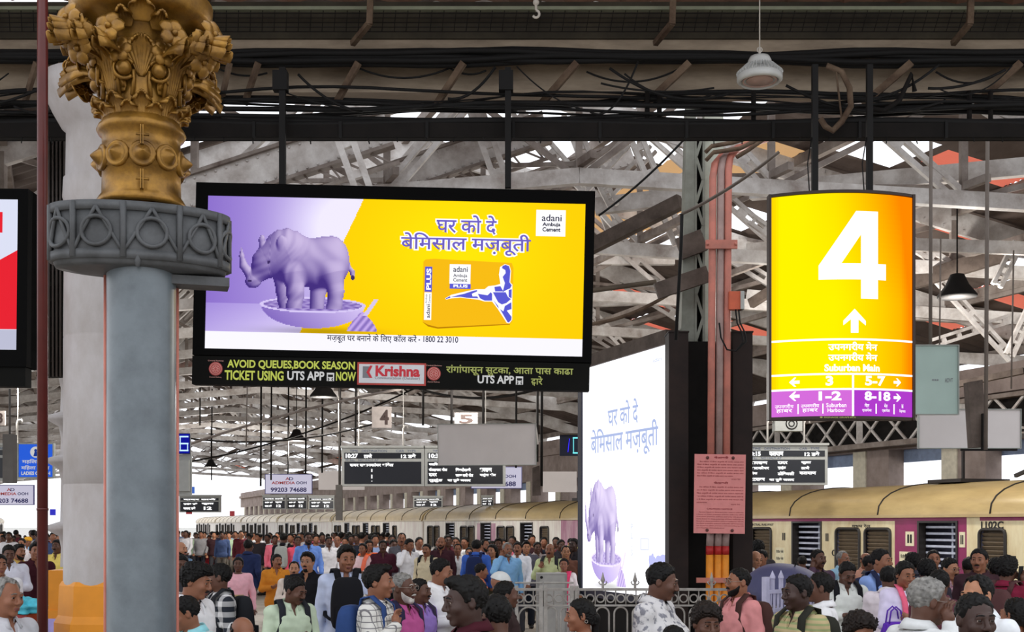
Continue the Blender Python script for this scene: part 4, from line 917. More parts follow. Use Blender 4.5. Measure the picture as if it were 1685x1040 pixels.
mb = MB(); p = P(1607, 680, 16); mb.prism([((x-1607)*16/F, (680-y)*16/F) for x, y in ((1589, 630), (1613, 626), (1622, 736), (1596, 737))], -.08, .08); o = mb.build('post_stub', M_brown, loc=p); tag(o, 'stout brown post stub hanging in front of the blank white board', 'post')
mb = MB(); mb.box((-.02, -.03, 0), (.02, .03, .5)); mb.box((-.3, -.02, 0), (.45, .02, .03)); tag(mb.build('bracket_bar', M_dark, loc=P(1618, 742, 15.9)), 'dark bracket at the foot of the brown post stub', 'bracket')
# departure boards
M_dspF = mat('display_frame_grey', (172, 174, 170), .5, var=.06); M_dsp = mat('display_black', (24, 26, 34), .3, var=0); M_led = em('led_white', (255, 255, 255), 1.3); M_lbl = mat('display_label_blue', (84, 96, 130), .6, var=0)
def display(x0, x1, y0, y1, Y, lab, rows, hang=(), head=True):
    a = P(x0, y1, Y); b = P(x1, y0, Y); W_, H_ = b.x-a.x, b.z-a.z; e = empty('departure_board', ((a.x+b.x)/2, Y, (a.z+b.z)/2), lab, 'departure board', 'departure boards')
    w, h = W_/2, H_/2; mb = MB(); mb.box((-w, 0, -h), (w, .3, h)); mb.box((-w-.02, -.06, h), (w+.02, .33, h+.05)); mb.build('case', M_dspF, e)
    U = lambda u: -w+W_*u; Vv = lambda v: h-H_*v; mb = MB()
    mb.box((U(.035), -.012, Vv(.28)), (U(.965), .01, Vv(.13))); mb.box((U(.035), -.012, Vv(.94)), (U(.965), .01, Vv(.36))); mb.build('display_window', M_dsp, e)
    mb = MB()
    for body, u0, u1, v0, v1 in rows: put_text(mb, body, U(u0), U(u1), Vv(v1), Vv(v0), -.018, .05)
    if mb.v: mb.build('led_text', M_led, e)
    if head:
        mb = MB(); put_text(mb, 'TIME   DESTINATION        CAR   TYPE', U(.1), U(.9), Vv(.11), Vv(.05), -.004); put_text(mb, 'PF No.   NO HALT AT', U(.05), U(.45), Vv(.345), Vv(.295), -.004); mb.build('heading_text', M_lbl, e)
    for u in hang:
        mb = MB(); x = U(u); mb.tube([(x, .15, h+.04), (x, .15, h+.5), (x+.03, .15, h+.57), (x+.1, .15, h+.58), (x+.12, .15, h+.5)], .022, 6); mb.tube([(x, .2, h+.04), (x, .2, h+1.6)], .012, 5); mb.build('hanger', mat('white_pipe', (206, 202, 196), .5), e)
    return e
display(562, 698, 737, 800, 30, 'departure board with two lines of white LED text right of the small advertising board', [('10:27', .05, .20, .15, .27), ('ठाणे', .27, .37, .15, .27), ('12 डबे', .72, .9, .15, .27), ('सवर सथानकांवर थांबेल', .1, .63, .39, .49), ('I', .36, .375, .55, .63), ('I', .36, .375, .7, .8), ('·', .36, .375, .86, .88)], (.2, .74))
display(699, 832, 737, 800, 30, 'departure board full of white LED text, half covered by the blank white board', [('10:31', .05, .2, .15, .27), ('मसिजद', .05, .2, .38, .47), ('सँडहसट रोड', .05, .28, .52, .62), ('िचंचपोकळी', .38, .57, .52, .62), ('भायखळा', .68, .83, .52, .63), ('दादर', .05, .15, .66, .75), ('परळ करी रोड', .38, .6, .66, .76), ('माटुंगा शीव', .68, .88, .66, .76), ('मुलुंड', .05, .22, .80, .9), ('या पुढे जलद', .28, .57, .80, .9)], (.75,))
display(1224, 1362, 733, 798, 26, 'departure board with white LED text between the pink notice post and the train roof', [('10:15', .05, .2, .15, .27), ('कलयाण', .3, .47, .15, .27), ('12 डबे', .72, .9, .15, .27), ('भायखळा', .08, .28, .4, .48), ('दादर', .4, .52, .4, .48), ('कुला', .68, .8, .4, .48), ('घाटकोपर', .08, .3, .52, .61), ('मुलुंड', .4, .5, .52, .61), ('ठाणे', .68, .78, .52, .61), ('िदवा', .08, .16, .66, .74), ('डोंिबवली', .4, .6, .66, .76), ('कलयाण', .66, .86, .66, .74), ('टटवाळा', .08, .25, .82, .9), ('या पुढे जलद', .3, .6, .82, .92)], (.3, .74))
for x0, x1, y0, y1, Y, lab in ((295, 362, 816, 843, 60, 'small far departure board beside the grey column under the bright roof'), (432, 470, 816, 838, 52, 'small far departure board below the nearer advertising board'), (472, 505, 816, 838, 53, 'tiny far departure board second below the nearer advertising board'), (508, 550, 817, 838, 50, 'small far departure board below the left departure board'), (680, 728, 818, 835, 48, 'small far departure board below the blank white board'), (792, 812, 817, 833, 50, 'tiny far departure board between the wall openings')):
    display(x0, x1, y0, y1, Y, lab, [('दादर ठाणे', .1, .9, .15, .27), ('मुलुंड पुढे', .1, .45, .42, .55), ('कुला', .55, .85, .42, .55), ('जलद डबे', .1, .4, .65, .85), ('12', .6, .8, .65, .85)], (), False)
e, w, h = board('blank_board', 721, 882, 698, 765, 25, M_blank, 'large blank white board in front of the right departure board under the screen', 'board', .1, roll=-.3); frame(e, w, h, .012)
mb = MB(); mb.tube([(w*.98, .05, h), (w*1.03, .05, -.0)], .03, 6); mb.build('side_clip', M_blank, e)
e, w, h = board('blank_board', 524, 600, 775, 806, 36, M_blank, 'blank pale board behind the lower edge of the left departure board', 'board', .06)
e, w, h = board('blank_board', 893, 949, 776, 810, 33, M_blank, 'small blank board just left of the glowing billboard', 'board', .06)
M_adw = em('lightbox_white', (206, 202, 222), .9); M_adr = mat('ad_red', (206, 74, 70), .6, var=0); M_adb = mat('ad_blue', (56, 54, 120), .6, var=0)
def admedia(x0, x1, y0, y1, Y, lab, sx=1.):
    e, w, h = board('advertising_board', x0, x1, y0, y1, Y, M_adw, lab, 'board', .08, 'small advertising boards'); frame(e, w, h, .02, .06, mat('ad_frame', (96, 96, 150), .5))
    mb = MB(); put_text(mb, 'ADMEDIA', -w*.74, w*.28, -h*.02, h*.28, -.006, .03); put_text(mb, 'A', -w*.14, w*.04, h*.4, h*.72, -.006, .02); mb.build('red_lettering', M_adr, e)
    mb = MB(); put_text(mb, 'OOH', w*.32, w*.78, -h*.02, h*.28, -.006, .03); put_text(mb, '99203 74688', -w*.78, w*.78, -h*.84, -h*.36, -.006, .03); put_text(mb, 'D', w*.02, w*.2, h*.4, h*.72, -.006, .02); mb.build('blue_lettering', M_adb, e)
    return e
admedia(437, 513, 781, 812, 40, 'small white advertising board with a phone number left of the departure boards'); admedia(776, 858, 769, 803, 33, 'small white advertising board mostly hidden behind the right departure board'); admedia(-22, 55, 799, 830, 38, 'small white advertising board at the far left beside the dark red pipe')
# LED clocks
M_bled = em('led_blue', (20, 40, 230), 1.0); M_case = mat('clock_case', (30, 32, 52), .5, var=0)
e, w, h = board('led_counter', 268, 313, 713, 747, 24, M_case, 'blue lit LED number panel at the right edge of the grey column', 'display'); mb = MB(); mb.box((-w*.95, -.01, -h*.94), (w*.95, .01, h*.94)); mb.build('blue_glow', em('led_panel_blue', (18, 24, 150), 1.), e)
mb = MB(); 
def seg(mb, cx_, cz, ww, hh_, on, t):
    S = {'a': ((-ww, hh_), (ww, hh_)), 'g': ((-ww, 0), (ww, 0)), 'd': ((-ww, -hh_), (ww, -hh_)), 'f': ((-ww, 0), (-ww, hh_)), 'b': ((ww, 0), (ww, hh_)), 'e': ((-ww, -hh_), (-ww, 0)), 'c': ((ww, -hh_), (ww, 0))}
    for q in on:
        (x0, z0), (x1, z1) = S[q]; mb.bar((cx_+x0*(1)-(t/2 if z0 == z1 else 0), -.02, cz+z0), (cx_+x1+(t/2 if z0 == z1 else 0), -.02, cz+z1), .012, t)
seg(mb, w*.56, 0, .075, .14, 'afgedc', .028); mb.build('digit', em('led_ice', (190, 225, 255), 1.3), e)
mb = MB(); mb.box((-w, 0, -h-.75), (w*.9, .1, -h-.12)); mb.box((-w, .1, -h-.85), (w, .14, -h-.0)); mb.build('lower_case', M_dspF, e)
e, w, h = board('led_counter', 921, 985, 716, 750, 22, M_case, 'dark LED number panel with a blue one cut by the glowing billboard', 'display'); mb = MB(); mb.box((-w, -.06, h), (w, .1, h+.03)); mb.build('hood', M_beige, e)
mb = MB(); mb.bar((-w*.58, -.02, -h*.65), (-w*.5, -.02, h*.65), .012, .026); mb.build('digit', em('led_deepblue', (60, 50, 255), 1.3), e)
mb = MB(); seg(mb, -w*.1, 0, .07, .14, 'abcdef', .024); mb.build('digit', em('led_cyan', (120, 230, 235), 1.3), e)
# platform number plates
for tx_, x0, x1, y0, y1, Y, lab in (('4', 612, 644, 669, 704, 27, 'small grey plate numbered four above the left departure board'), ('5', 748, 786, 679, 700, 27, 'small grey plate with a five above the blank white board'), ('3', -8, 8, 676, 700, 26, 'small plate cut by the left edge with a three')):
    e, w, h = board('number_plate', x0, x1, y0, y1, Y, mat('plate_grey', (176, 166, 160), .6), lab, 'sign', .05, 'platform number plates'); mb = MB(); put_text(mb, tx_, -w*.15 if tx_ == '4' else -w*.6, w*.75 if tx_ == '4' else w*.6, -h*.7, h*.7, -.006, .03); mb.build('numeral', mat('plate_ink', (70, 56, 52), .7), e)
# ladies sign and dark displays at the far left
e, w, h = board('ladies_sign', 31, 87, 731, 785, 22, em('ladies_blue', (44, 96, 220), .95), 'lit blue ladies coach sign behind the dark red pipe', 'sign', .1); frame(e, w, h, .02, .08)
mb = MB(); mb.lathe([(0, 0), (h*.34, 0)], 24); mb.v = [(v[0], -.006, v[1]+h*.52) for v in mb.v]; put_text(mb, 'महिला डबा', -w*.8, w*.8, -h*.2, h*.1, -.006, .02); put_text(mb, 'मिहला डबबा', -w*.85, w*.8, -h*.58, -h*.28, -.006, .02); put_text(mb, 'LADIES COACH', -w*.85, w*.85, -h*.88, -h*.66, -.006, .04); mb.build('lettering', M_wl, e)
mb = MB(); mb.sphere((0, -.012, h*.62), (h*.09, .004, h*.09), 10, 6); mb.add([(-h*.14, -.012, h*.26), (h*.16, -.012, h*.26), (h*.08, -.012, h*.55), (-h*.06, -.012, h*.55)], [(0, 1, 2, 3)]); mb.build('figure_mark', em('ladies_ink', (30, 60, 150), .8), e)
display(-70, 30, 733, 790, 26, 'dark departure board cut by the left edge beside the blue ladies sign', [('12', .9, .96, .15, .27)], (.5, .93))
for x0, x1, y0, y1, Y, mt, lab in ((82, 91, 838, 848, 30, em('far_blue', (60, 60, 200), .9), 'tiny blue sign between the red pipe and the ornate column'), (306, 320, 801, 812, 45, em('far_blue2', (70, 110, 200), .9), 'tiny blue sign right of the grey column'), (306, 316, 838, 846, 60, mat('far_red', (220, 80, 90)), 'tiny red flag sign under the far departure board'), (378, 386, 841, 849, 60, mat('far_red', (220, 80, 90)), 'tiny red flag sign above the far crowd')):
    e, w, h = board('small_sign', x0, x1, y0, y1, Y, mt, lab, 'sign', .03, 'tiny distant signs')
mb = MB(); mb.tube([P(16, 640, 13), P(16, 730, 13)], .012, 6); mb.box((P(8, 0, 13).x, 12.94, zat(795, 13)), (P(25, 0, 13).x, 13.05, zat(715, 13))); tag(mb.build('speaker_column', mat('dull_grey_box', (96, 92, 88), .7)), 'tall grey column speaker hanging left of the blue ladies sign', 'speaker')
mb = MB(); p = P(888, 810, 23); mb.prism([((x-888)*23/F, (810-y)*23/F) for x, y in ((876, 770), (888, 766), (890, 815), (876, 816))], -.06, .06); o = mb.build('post_stub', M_brown, loc=p); tag(o, 'hanging brown post stub left of the small blank board', 'post')
mb = MB(); mb.box((-.08, -.06, -.9), (.08, .06, .0)); mb.tube([(0, 0, 0), (0, 0, 3)], .02, 6); tag(mb.build('column_speaker', mat('dull_grey_box', (96, 92, 88)), loc=P(558, 798, 30)), 'dark column speaker beside the left departure board', 'speaker')
e = empty('air_conditioner', P(1298, 697, 26), 'small wall air conditioner above the right departure board', 'air conditioner'); mb = MB(); mb.box((-.3, 0, -.16), (.3, .3, .16)); mb.build('case', M_dspF, e); mb = MB(); mb.ring((.06, -.01, 0), .12, .012); mb.ring((.06, -.01, 0), .06, .01); mb.build('fan_grille', M_dark, e)
# ================================================================ THE TRAIN ALONG THE PLATFORM
M_cream = dirty('cream_train_paint', (232, 220, 182), (196, 168, 116), .36, 1.6, rough=.45, stretch=(2.2, 1, .7))
M_white_t = dirty('white_train_paint', (236, 232, 222), (198, 172, 170), .36, 1.4, rough=.5, stretch=(2.5, 1, .6))
M_purple = dirty('purple_train_paint', (150, 48, 100), (120, 44, 76), .4, 2, rough=.45)
M_streak = dirty('streaked_purple_panel', (152, 62, 110), (214, 190, 196), .46, 1.4, rough=.5, stretch=(3, 1, .5))
M_roof_t = dirty('tan_train_roof', (196, 172, 120), (150, 126, 84), .42, 1.1, rough=.3, stretch=(.5, 1, 2), spec=.6)
M_tdark = mat('train_dark', (40, 36, 36), .7); M_shut = mat('brown_shutter', (112, 98, 80), .6); M_winf = mat('window_rim', (46, 42, 40), .4)
M_int = mat('train_interior', (120, 122, 150), .6); M_slat = mat('blue_grey_slat', (190, 196, 214), .4); M_glass = mat('dark_glass', (60, 62, 66), .15)
EAV, CRW = 2.24, 2.96
def make_car(label, wins, doors, colf, mats_, extra=None):
    car = empty('train_carriage', (0, 0, 0), label, 'train carriage', 'carriages of the train', rot=(0, 0, -math.atan2(.934, .356)))
    xb = sorted({-10.2, 10.2, *[v for w in wins for v in w], *[v for d in doors for v in d], *mats_[1]}); zb_ = [.1, .3, 1.0, 1.97, 2.1, 2.14, EAV]
    mb = MB(); ms = mats_[0]
    for i in range(len(xb)-1):
        for j in range(len(zb_)-1):
            x0, x1, z0, z1 = xb[i], xb[i+1], zb_[j], zb_[j+1]; xm, zm = (x0+x1)/2, (z0+z1)/2
            if any(a < xm < b and 1.0 < zm < 1.97 for a, b in wins) or any(a < xm < b and .3 < zm < 2.1 for a, b in doors): continue
            mb.cur = colf(xm, zm); mb.add([(x0, 0, z0), (x1, 0, z0), (x1, 0, z1), (x0, 0, z1)], [(0, 1, 2, 3)])
    mb.cur = 0
    mb.add([(-10.2, 0, .1), (-10.2, 3.1, .1), (-10.2, 3.1, EAV), (-10.2, 0, EAV)], [(0, 1, 2, 3)]); mb.add([(10.2, 0, .1), (10.2, 3.1, .1), (10.2, 3.1, EAV), (10.2, 0, EAV)], [(3, 2, 1, 0)])
    mb.add([(-10.2, 3.1, .1), (10.2, 3.1, .1), (10.2, 3.1, EAV), (-10.2, 3.1, EAV)], [(3, 2, 1, 0)])
    mb.build('body_side', ms, car)
    mb = MB(); n = 14; vs_ = []
    for x in (-10.2, 10.2):
        for i in range(n+1):
            t = math.pi*i/n; vs_.append((x, 1.55-1.6*math.cos(t)*(1 if 1 else 0), EAV+(CRW-EAV)*math.sin(t)**.8))
    mb.add(vs_, [(i, n+1+i, n+2+i, i+1) for i in range(n)], True); mb.add(vs_, [tuple(range(n, -1, -1)), tuple(range(n+1, 2*n+2))]); mb.box((-10.2, -.07, EAV-.03), (10.2, 0, EAV+.03)); mb.build('roof', M_roof_t, car)
    for x in (-9.9, -6.6, -3.3, 0, 3.3, 6.6, 9.9):
        mb = MB(); mb.tube([(x, 1.55-1.605*math.cos(math.pi*i/n), EAV+.005+(CRW-EAV)*math.sin(math.pi*i/n)**.8) for i in range(n//2+2)], .018, 5)
        mb.build('roof_seam', M_tdark, car)
    mb = MB(); mb.box((-10.1, .1, -.12), (10.1, 3, .1)); mb.box((-10.45, .5, -.1), (-10.2, 2.6, 2.5)); mb.box((10.2, .5, -.1), (10.45, 2.6, 2.5)); mb.build('underframe', M_tdark, car)
    mb = MB(); mb.box((-10.15, .9, .12), (10.15, .94, 2.2)); mb.build('interior_wall', M_int, car)
    for x in (-7, 7):
        b = MB(); b.box((x-1.7, .5, -.55), (x+1.7, 2.6, -.12)); b.build('bogie_frame', M_tdark, car)
        for dx in (-1.2, 1.2):
            b = MB()
            for y in (.55, 2.4): b.lathe([(0, y), (.42, y), (.45, y+.12), (0, y+.12)], 20); 
            b.v = [(x+dx+v[0], v[2], -.46+v[1]) for v in b.v]; b.build('wheel_set', M_tdark, car)
    for a, b_ in wins:
        f = MB(); r = .1; pts = []
        for cx_, cz, a0 in ((b_-r, 1.97-r, 0), (a+r, 1.97-r, 90), (a+r, 1.0+r, 180), (b_-r, 1.0+r, 270)):
            for q in range(5): t = math.radians(a0+q*22.5); pts.append((cx_+r*math.cos(t), -.012, cz+r*math.sin(t)))
        f.tube(pts, .035, 6, closed=True); w = f.build('window', M_winf, car)
        s_ = MB()
        for q in range(11): z = 1.04+q*.083; s_.bar((a+.03, .05, z), (b_-.03, .05, z), .02, .075, up=(0, -.6, .8))
        s_.box((a, .09, 1.0), (b_, .11, 1.97)); s_.build('shutter', M_shut, w)
    for a, b_ in doors:
        f = MB(); f.box((a-.05, -.02, .3), (a, .16, 2.14)); f.box((b_, -.02, .3), (b_+.05, .16, 2.14)); f.box((a, -.02, 2.1), (b_, .16, 2.14)); dr = f.build('doorway', M_winf, car)
        s_ = MB()
        for q in range(9): z = .95+q*.13; s_.box((a+.02, .15, z), (b_-.02, .17, z+.045))
        s_.tube([(b_-.32, .2, .3), (b_-.32, .2, 2.1)], .025, 6); s_.build('grab_bars', M_slat, dr)
    return car
W_ = .85
def pair(x): return [(x, x+W_), (x+W_+.18, x+2*W_+.18)]
# nearest carriage: x = 24.35 - s
SC0 = 24.35; wn = [(SC0-26.05, SC0-25.2), (SC0-22.57, SC0-21.72), (SC0-21.53, SC0-20.68), (SC0-18.07, SC0-17.4), (SC0-28.6, SC0-27.75), (SC0-33.0, SC0-32.15), (SC0-34.0, SC0-33.15), (SC0-16.4, SC0-15.6)]
dn = [(SC0-24.27, SC0-23.17), (SC0-19.78, SC0-18.71), (SC0-30.6, SC0-29.5)]
p0, p1 = SC0-20.55, SC0-18.42
def colA(x, z):
    if p0 < x < p1: return 1
    if z > 2.14 and (x < p0 or x > p1+.25): return 1
    return 0
carA = make_car('nearest cream train carriage with purple door panel and black number', wn, dn, colA, ([M_cream, M_purple], (p0, p1)))
carA.location = T(16.5, SC0)
mb = MB(); X_ = lambda s: SC0-s
put_text(mb, '1102C', X_(18.03), X_(17.45), 1.985, 2.13, -.008, .03); put_text(mb, 'CENTRAL RAILWAY', X_(26.2), X_(25.1), 2.03, 2.09, -.006, .02); put_text(mb, 'मधय रेल', X_(22.0), X_(21.35), 2.0, 2.08, -.006, .02); put_text(mb, 'II', X_(24.72), X_(24.6), 1.68, 1.86, -.006, .03); put_text(mb, 'II', X_(22.97), X_(22.86), 1.68, 1.86, -.006, .03); put_text(mb, 'II', X_(20.14), X_(20.0), 1.68, 1.86, -.012, .04); put_text(mb, 'II', X_(18.58), X_(18.5), 1.68, 1.86, -.012, .04)
for s_ in (24.95, 20.33):
    for q, tx in enumerate(('िदतीय शेणी', 'िदतीय शेणी', 'SECOND')): put_text(mb, tx, X_(s_)-.02, X_(s_)+.28, 1.36-q*.17, 1.44-q*.17, -.012, .02)
mb.ring((X_(23.0)+.35, -.01, 1.42), .06, .012); mb.ring((X_(18.35), -.01, 1.36), .075, .014)
mb.build('carriage_lettering', mat('black_paint', (30, 28, 30), .6, var=0), carA)
mb = MB()
for s0, s1 in ((20.2, 19.94), (18.62, 18.46)): mb.box((X_(s0), -.009, 1.62), (X_(s1), 0, 1.92))
for s_ in (24.95, 20.33): mb.box((X_(s_)-.06, -.009, .9), (X_(s_)+.32, 0, 1.5))
mb.build('class_plates', mat('pale_plate', (232, 224, 190), .5), carA)
# pantograph
e = MB(); q = lambda s, y, z: (X_(s), y, z)
for y in (1.0, 2.1):
    e.bar(q(18.2, y, 3.02), q(16.6, y, 3.5), .07, .07); e.bar(q(16.6, y, 3.5), q(19.0, y, 4.0), .05, .05); e.bar(q(17.4, y, 3.05), q(16.7, y, 3.5), .04, .04)
for z, s_ in ((4.0, 19.0), (4.06, 18.5)): e.bar(q(s_, .6, z), q(s_, 2.5, z), .06, .05)
e.tube([q(19.9, 1.5, 3.9), q(19.6, 1.5, 4.02), q(18.4, 1.5, 4.06), q(17.6, 1.5, 4.0), q(17.3, 1.5, 3.85)], .03, 6)
e.box((X_(20.6), .9, 2.95), (X_(19.6), 2.2, 3.02)); e.bar(q(20.2, 1.5, 3.0), q(20.2, 1.5, 4.1), .05, .05); e.build('pantograph', M_tdark, carA)
# white coaches behind it, one model copied along the track
gw = pair(-9.6)+pair(-4.6)+pair(.1)+[(4.7, 5.5)]; gd = [(-6.7, -5.5), (-1.9, -.7), (2.7, 3.9)]
def colB(x, z):
    if 6.6 < x < 9.2: return 1
    if abs(x+.45) < .35 or abs(x+2.15) < .25: return 1 if z < 2.1 else 0
    return 0
carB = make_car('whitish carriage with streaked purple panel just left of the glowing billboard', gw, gd, colB, ([M_white_t, M_streak], (6.6, 9.2, -2.4, -.1)))
carB.location = T(16.5, 45.05)
mb = MB(); mb.add([(7.0, -.008, .8), (8.6, -.008, .75), (8.7, -.008, 1.15), (8.2, -.008, 1.35), (7.7, -.008, 1.22), (7.3, -.008, 1.38), (6.95, -.008, 1.2)], [tuple(range(7))]); mb.build('graffiti', mat('graffiti_yellow', (206, 206, 90), .6, var=.5, scale=6), carB)
mb = MB(); mb.box((6.2, .6, 2.9), (8.8, 2.4, 3.0))
for q_ in range(4): mb.box((6.4+q_*.6, .7, 3.0), (6.8+q_*.6, 2.3, 3.25))
mb.build('roof_equipment', M_tdark, carB)
far = make_car('white carriage second from the glowing billboard', gw, gd, lambda x, z: 0, ([M_white_t, M_streak], ()))
far.location = T(16.5, 65.75)
for q_, nm in enumerate(('third', 'fourth', 'fifth', 'sixth')):
    c2 = copy_tree(far); c2.location = T(16.5, 86.45+20.7*q_); c2['label'] = 'white carriage %s from the glowing billboard along the train' % nm
c2 = copy_tree(far); c2.location = T(-6.5, 128); c2['label'] = 'pale carriage of another train far off at the left edge'; c2.rotation_euler.z += math.pi; c2['group'] = 'carriages of the far left train'
c2 = copy_tree(c2); c2.location = T(-6.5, 149); c2['label'] = 'farthest pale carriage of the other train at the left edge'
# ================================================================ GLOWING BILLBOARD
YBL, YBR = 19.5, 16.74
bl, br = P(959, 968, YBL), P(1099, 986, YBR); zt_ = P(959, 608, YBL).z; zb_ = bl.z
ang = math.atan2(br.y-bl.y, br.x-bl.x); wB = math.hypot(br.x-bl.x, br.y-bl.y); hB = zt_-zb_
bb = empty('billboard', (bl.x, bl.y, zb_), 'tall overexposed white cement billboard standing behind the fence', 'billboard', rot=(0, 0, ang))
def BU(px, py):                     # pixel -> local x,z
    r = (px-842.5)/F; u = (r*bl.y-bl.x)/((br.x-bl.x)-r*(br.y-bl.y)); Y = bl.y+(br.y-bl.y)*u
    return u*wB, CAMZ+(HORIZON-py)/F*Y-zb_
mb = MB(); mb.add([(0, 0, 0), (wB, 0, 0), (wB, 0, hB), (0, 0, hB)], [(0, 1, 2, 3)]); mb.build('face', em('billboard_white', (250, 250, 255), 1.35), bb)
A_ = art_colours(392, 156, True)
sub = A_[20:139, 25:182][:, :]; x0, z1 = BU(962, 775); x1, z0 = BU(1062, 969)
art_mesh('picture', np.clip(sub*1.35, 0, 1.3), .02, wB*.56, .03, hB*.54, -.006, em_attr('billboard_picture', 1.0), bb, sub.shape[1], sub.shape[0])
mb = MB()
def bt(body, ax, ay, bx, by, bold):
    a, b = BU(ax, by); c_, d = BU(bx, ay); return body, a, c_, b+.0, d, -.008, bold
def put_skew(mb, body, pxa, pxb, ytl, ybl_, bold):
    a, zb1 = BU(pxa, ybl_); c_, _ = BU(pxb, ybl_); _, zt1 = BU(pxa, ytl); put_text(mb, body, a, c_, zb1, zt1, -.008, bold)
put_skew(mb, 'घर को दे', 1001, 1051, 665, 705, .012); put_skew(mb, 'बेिमसाल मज़बूती', 973, 1084, 708, 758, .012); mb.build('heading', em('billboard_lilac', (172, 186, 226), 1.1), bb)
mb = MB(); put_skew(mb, 'adani', 1075, 1090, 590, 597, .02); put_skew(mb, 'ambuja cement', 1075, 1090, 597, 604, .0)
a, z = BU(1055, 905); mb.box((a, -.01, z), (a+.25, -.006, z+.012)); mb.box((a, -.01, z+.16), (a+.25, -.006, z+.172)); mb.box((a, -.01, z), (a+.012, -.006, z+.17)); mb.box((a+.24, -.01, z), (a+.25, -.006, z+.17))
for q, l_ in enumerate('PLUS'): a, z = BU(1039, 872+q*14); put_text(mb, l_, a, a+.06, z, z+.09, -.008)
mb.build('small_lettering', em('billboard_grey', (205, 212, 236), 1.1), bb)
mb = MB(); rr = random.Random(5)
for q in range(14):
    a, z = BU(1070+rr.random()*26, 905+rr.random()*45); w = rr.uniform(.04, .13); mb.add([(min(wB-.02, a+w*math.cos(t)*rr.uniform(.7, 1.1)), -.004-.0005*q, z+w*.7*math.sin(t)*rr.uniform(.7, 1.1)) for t in np.linspace(0, 2*math.pi, 9)[:-1]], [tuple(range(8))])
mb.build('lilac_figure', em('billboard_wash', (188, 192, 240), 1.15), bb)
mb = MB(); mb.box((-.14, -.03, -.12), (0, .3, hB+.02)); mb.box((wB, -.02, -.12), (wB+.03, .3, hB+.02)); mb.box((-.14, -.02, -.12), (wB+.03, .3, 0)); mb.build('side_frame', mat('billboard_navy', (18, 20, 44), .5), bb)
mb = MB(); mb.box((-.14, -.05, hB), (wB+.03, .32, hB+.2)); mb.build('top_cap', M_brown, bb)
mb = MB(); mb.box((-.14, .05, -zb_), (wB+.03, .28, -.12)); mb.build('plinth', M_dark, bb)
# ================================================================ STEEL COLUMN WITH CONDUITS AND NOTICE
YP = 16.2; kp = YP/F; xp = lambda px: (px-842.5)*kp; zp = lambda py: CAMZ+(HORIZON-py)*kp
M_greyg = dirty('grey_green_steel', (142, 146, 136), (100, 98, 88), .42, 2.5, rough=.6)
sc_ = empty('lattice_column', (xp(1140), YP+.35, 0), 'grey green steel lattice column behind the pink conduits', 'column')
lx_ = lambda px: xp(px)-xp(1140)
mb = MB(); mb.add([(lx_(1112), 0, 0), (lx_(1150), 0, 0), (lx_(1152), 0, zp(228)+.6), (lx_(1137), 0, zp(228)+.6), (lx_(1112), .3, 0), (lx_(1150), .3, 0), (lx_(1152), .3, zp(228)+.6), (lx_(1137), .3, zp(228)+.6)], [(0, 1, 2, 3), (5, 4, 7, 6), (4, 0, 3, 7), (1, 5, 6, 2), (3, 2, 6, 7)]); mb.build('flange_plate', M_greyg, sc_)
mb = MB(); mb.box((lx_(1163), 0, 0), (lx_(1167), .3, zp(200))); mb.box((lx_(1150), -.01, 0), (lx_(1153), .02, zp(200))); z = zp(900); q = 0
while z < zp(215):
    a, b = (lx_(1152), lx_(1164)) if q % 2 else (lx_(1164), lx_(1152)); mb.bar((a, .01, z), (b, .01, z+.32), .03, .04); z += .32; q += 1
mb.build('lacing', M_greyg, sc_)
mb = MB(); mb.box((lx_(1150), .2, 0), (lx_(1166), .24, zp(210))); mb.build('back_plate', M_dark, sc_)
mb = MB(); mb.box((lx_(1168), .1, zp(560)), (lx_(1200), .3, zp(225)+.5)); mb.build('head_plate', mat('pale_green_steel', (186, 190, 176), .6), sc_)
mb = MB(); mb.bar((lx_(1082), -.2, zp(476)), (lx_(1168), -.2, zp(447)), .1, .22); mb.bar((lx_(1122), -.05, zp(402)), (lx_(1164), -.05, zp(386)), .08, .3); mb.build('bracket_arm', M_brown, sc_)
cd = empty('conduit_bundle', (xp(1180), YP-.25, 0), 'three pink painted conduits with orange foot below the pink notice', 'pipe')
cxx = lambda px: xp(px)-xp(1180)
M_pk = dirty('pink_conduit', (206, 128, 112), (150, 106, 96), .4, 3, rough=.45); M_pk2 = dirty('grey_pink_conduit', (176, 150, 144), (130, 110, 104), .42, 3, rough=.45); M_or2 = mat('orange_foot', (226, 140, 40), .5); M_rb = mat('red_band', (186, 40, 38), .5)
for j, px in enumerate((1166, 1179, 1191)):
    top = (300, 292, 288)[j]; m_ = (M_pk, M_pk2, M_pk)[j]
    mb = MB(); mb.tube([(cxx(px-2), 0, zp(878)), (cxx(px), 0, zp(560)), (cxx(px+2), 0, zp(top)), (cxx(px+6), .05, zp(top-22)), (cxx(px+20), .15, zp(top-40)), (cxx(px+75), .4, zp(top-66))], .05, 12); mb.build('conduit', m_, cd)
    mb = MB(); mb.tube([(cxx(px-3), 0, zp(898)), (cxx(px-2), 0, zp(878))], .051, 12); mb.build('grey_length', M_pk2, cd)
    mb = MB(); mb.tube([(cxx(px-3), 0, zp(912)), (cxx(px-3), 0, zp(898))], .053, 12); mb.build('red_band', M_rb, cd)
    mb = MB(); mb.tube([(cxx(px-4), 0, 0), (cxx(px-3), 0, zp(912))], .052, 12); mb.build('orange_foot', M_or2, cd)
mb = MB(); mb.box((cxx(1155), -.08, zp(418)), (cxx(1206), -.04, zp(404))); mb.box((cxx(1140), -.09, zp(957)), (cxx(1202), -.05, zp(949)));
for px in (1158, 1203): mb.sphere((cxx(px), -.09, zp(411)), .02, 8, 6)
mb.build('clamp', M_pk, cd)
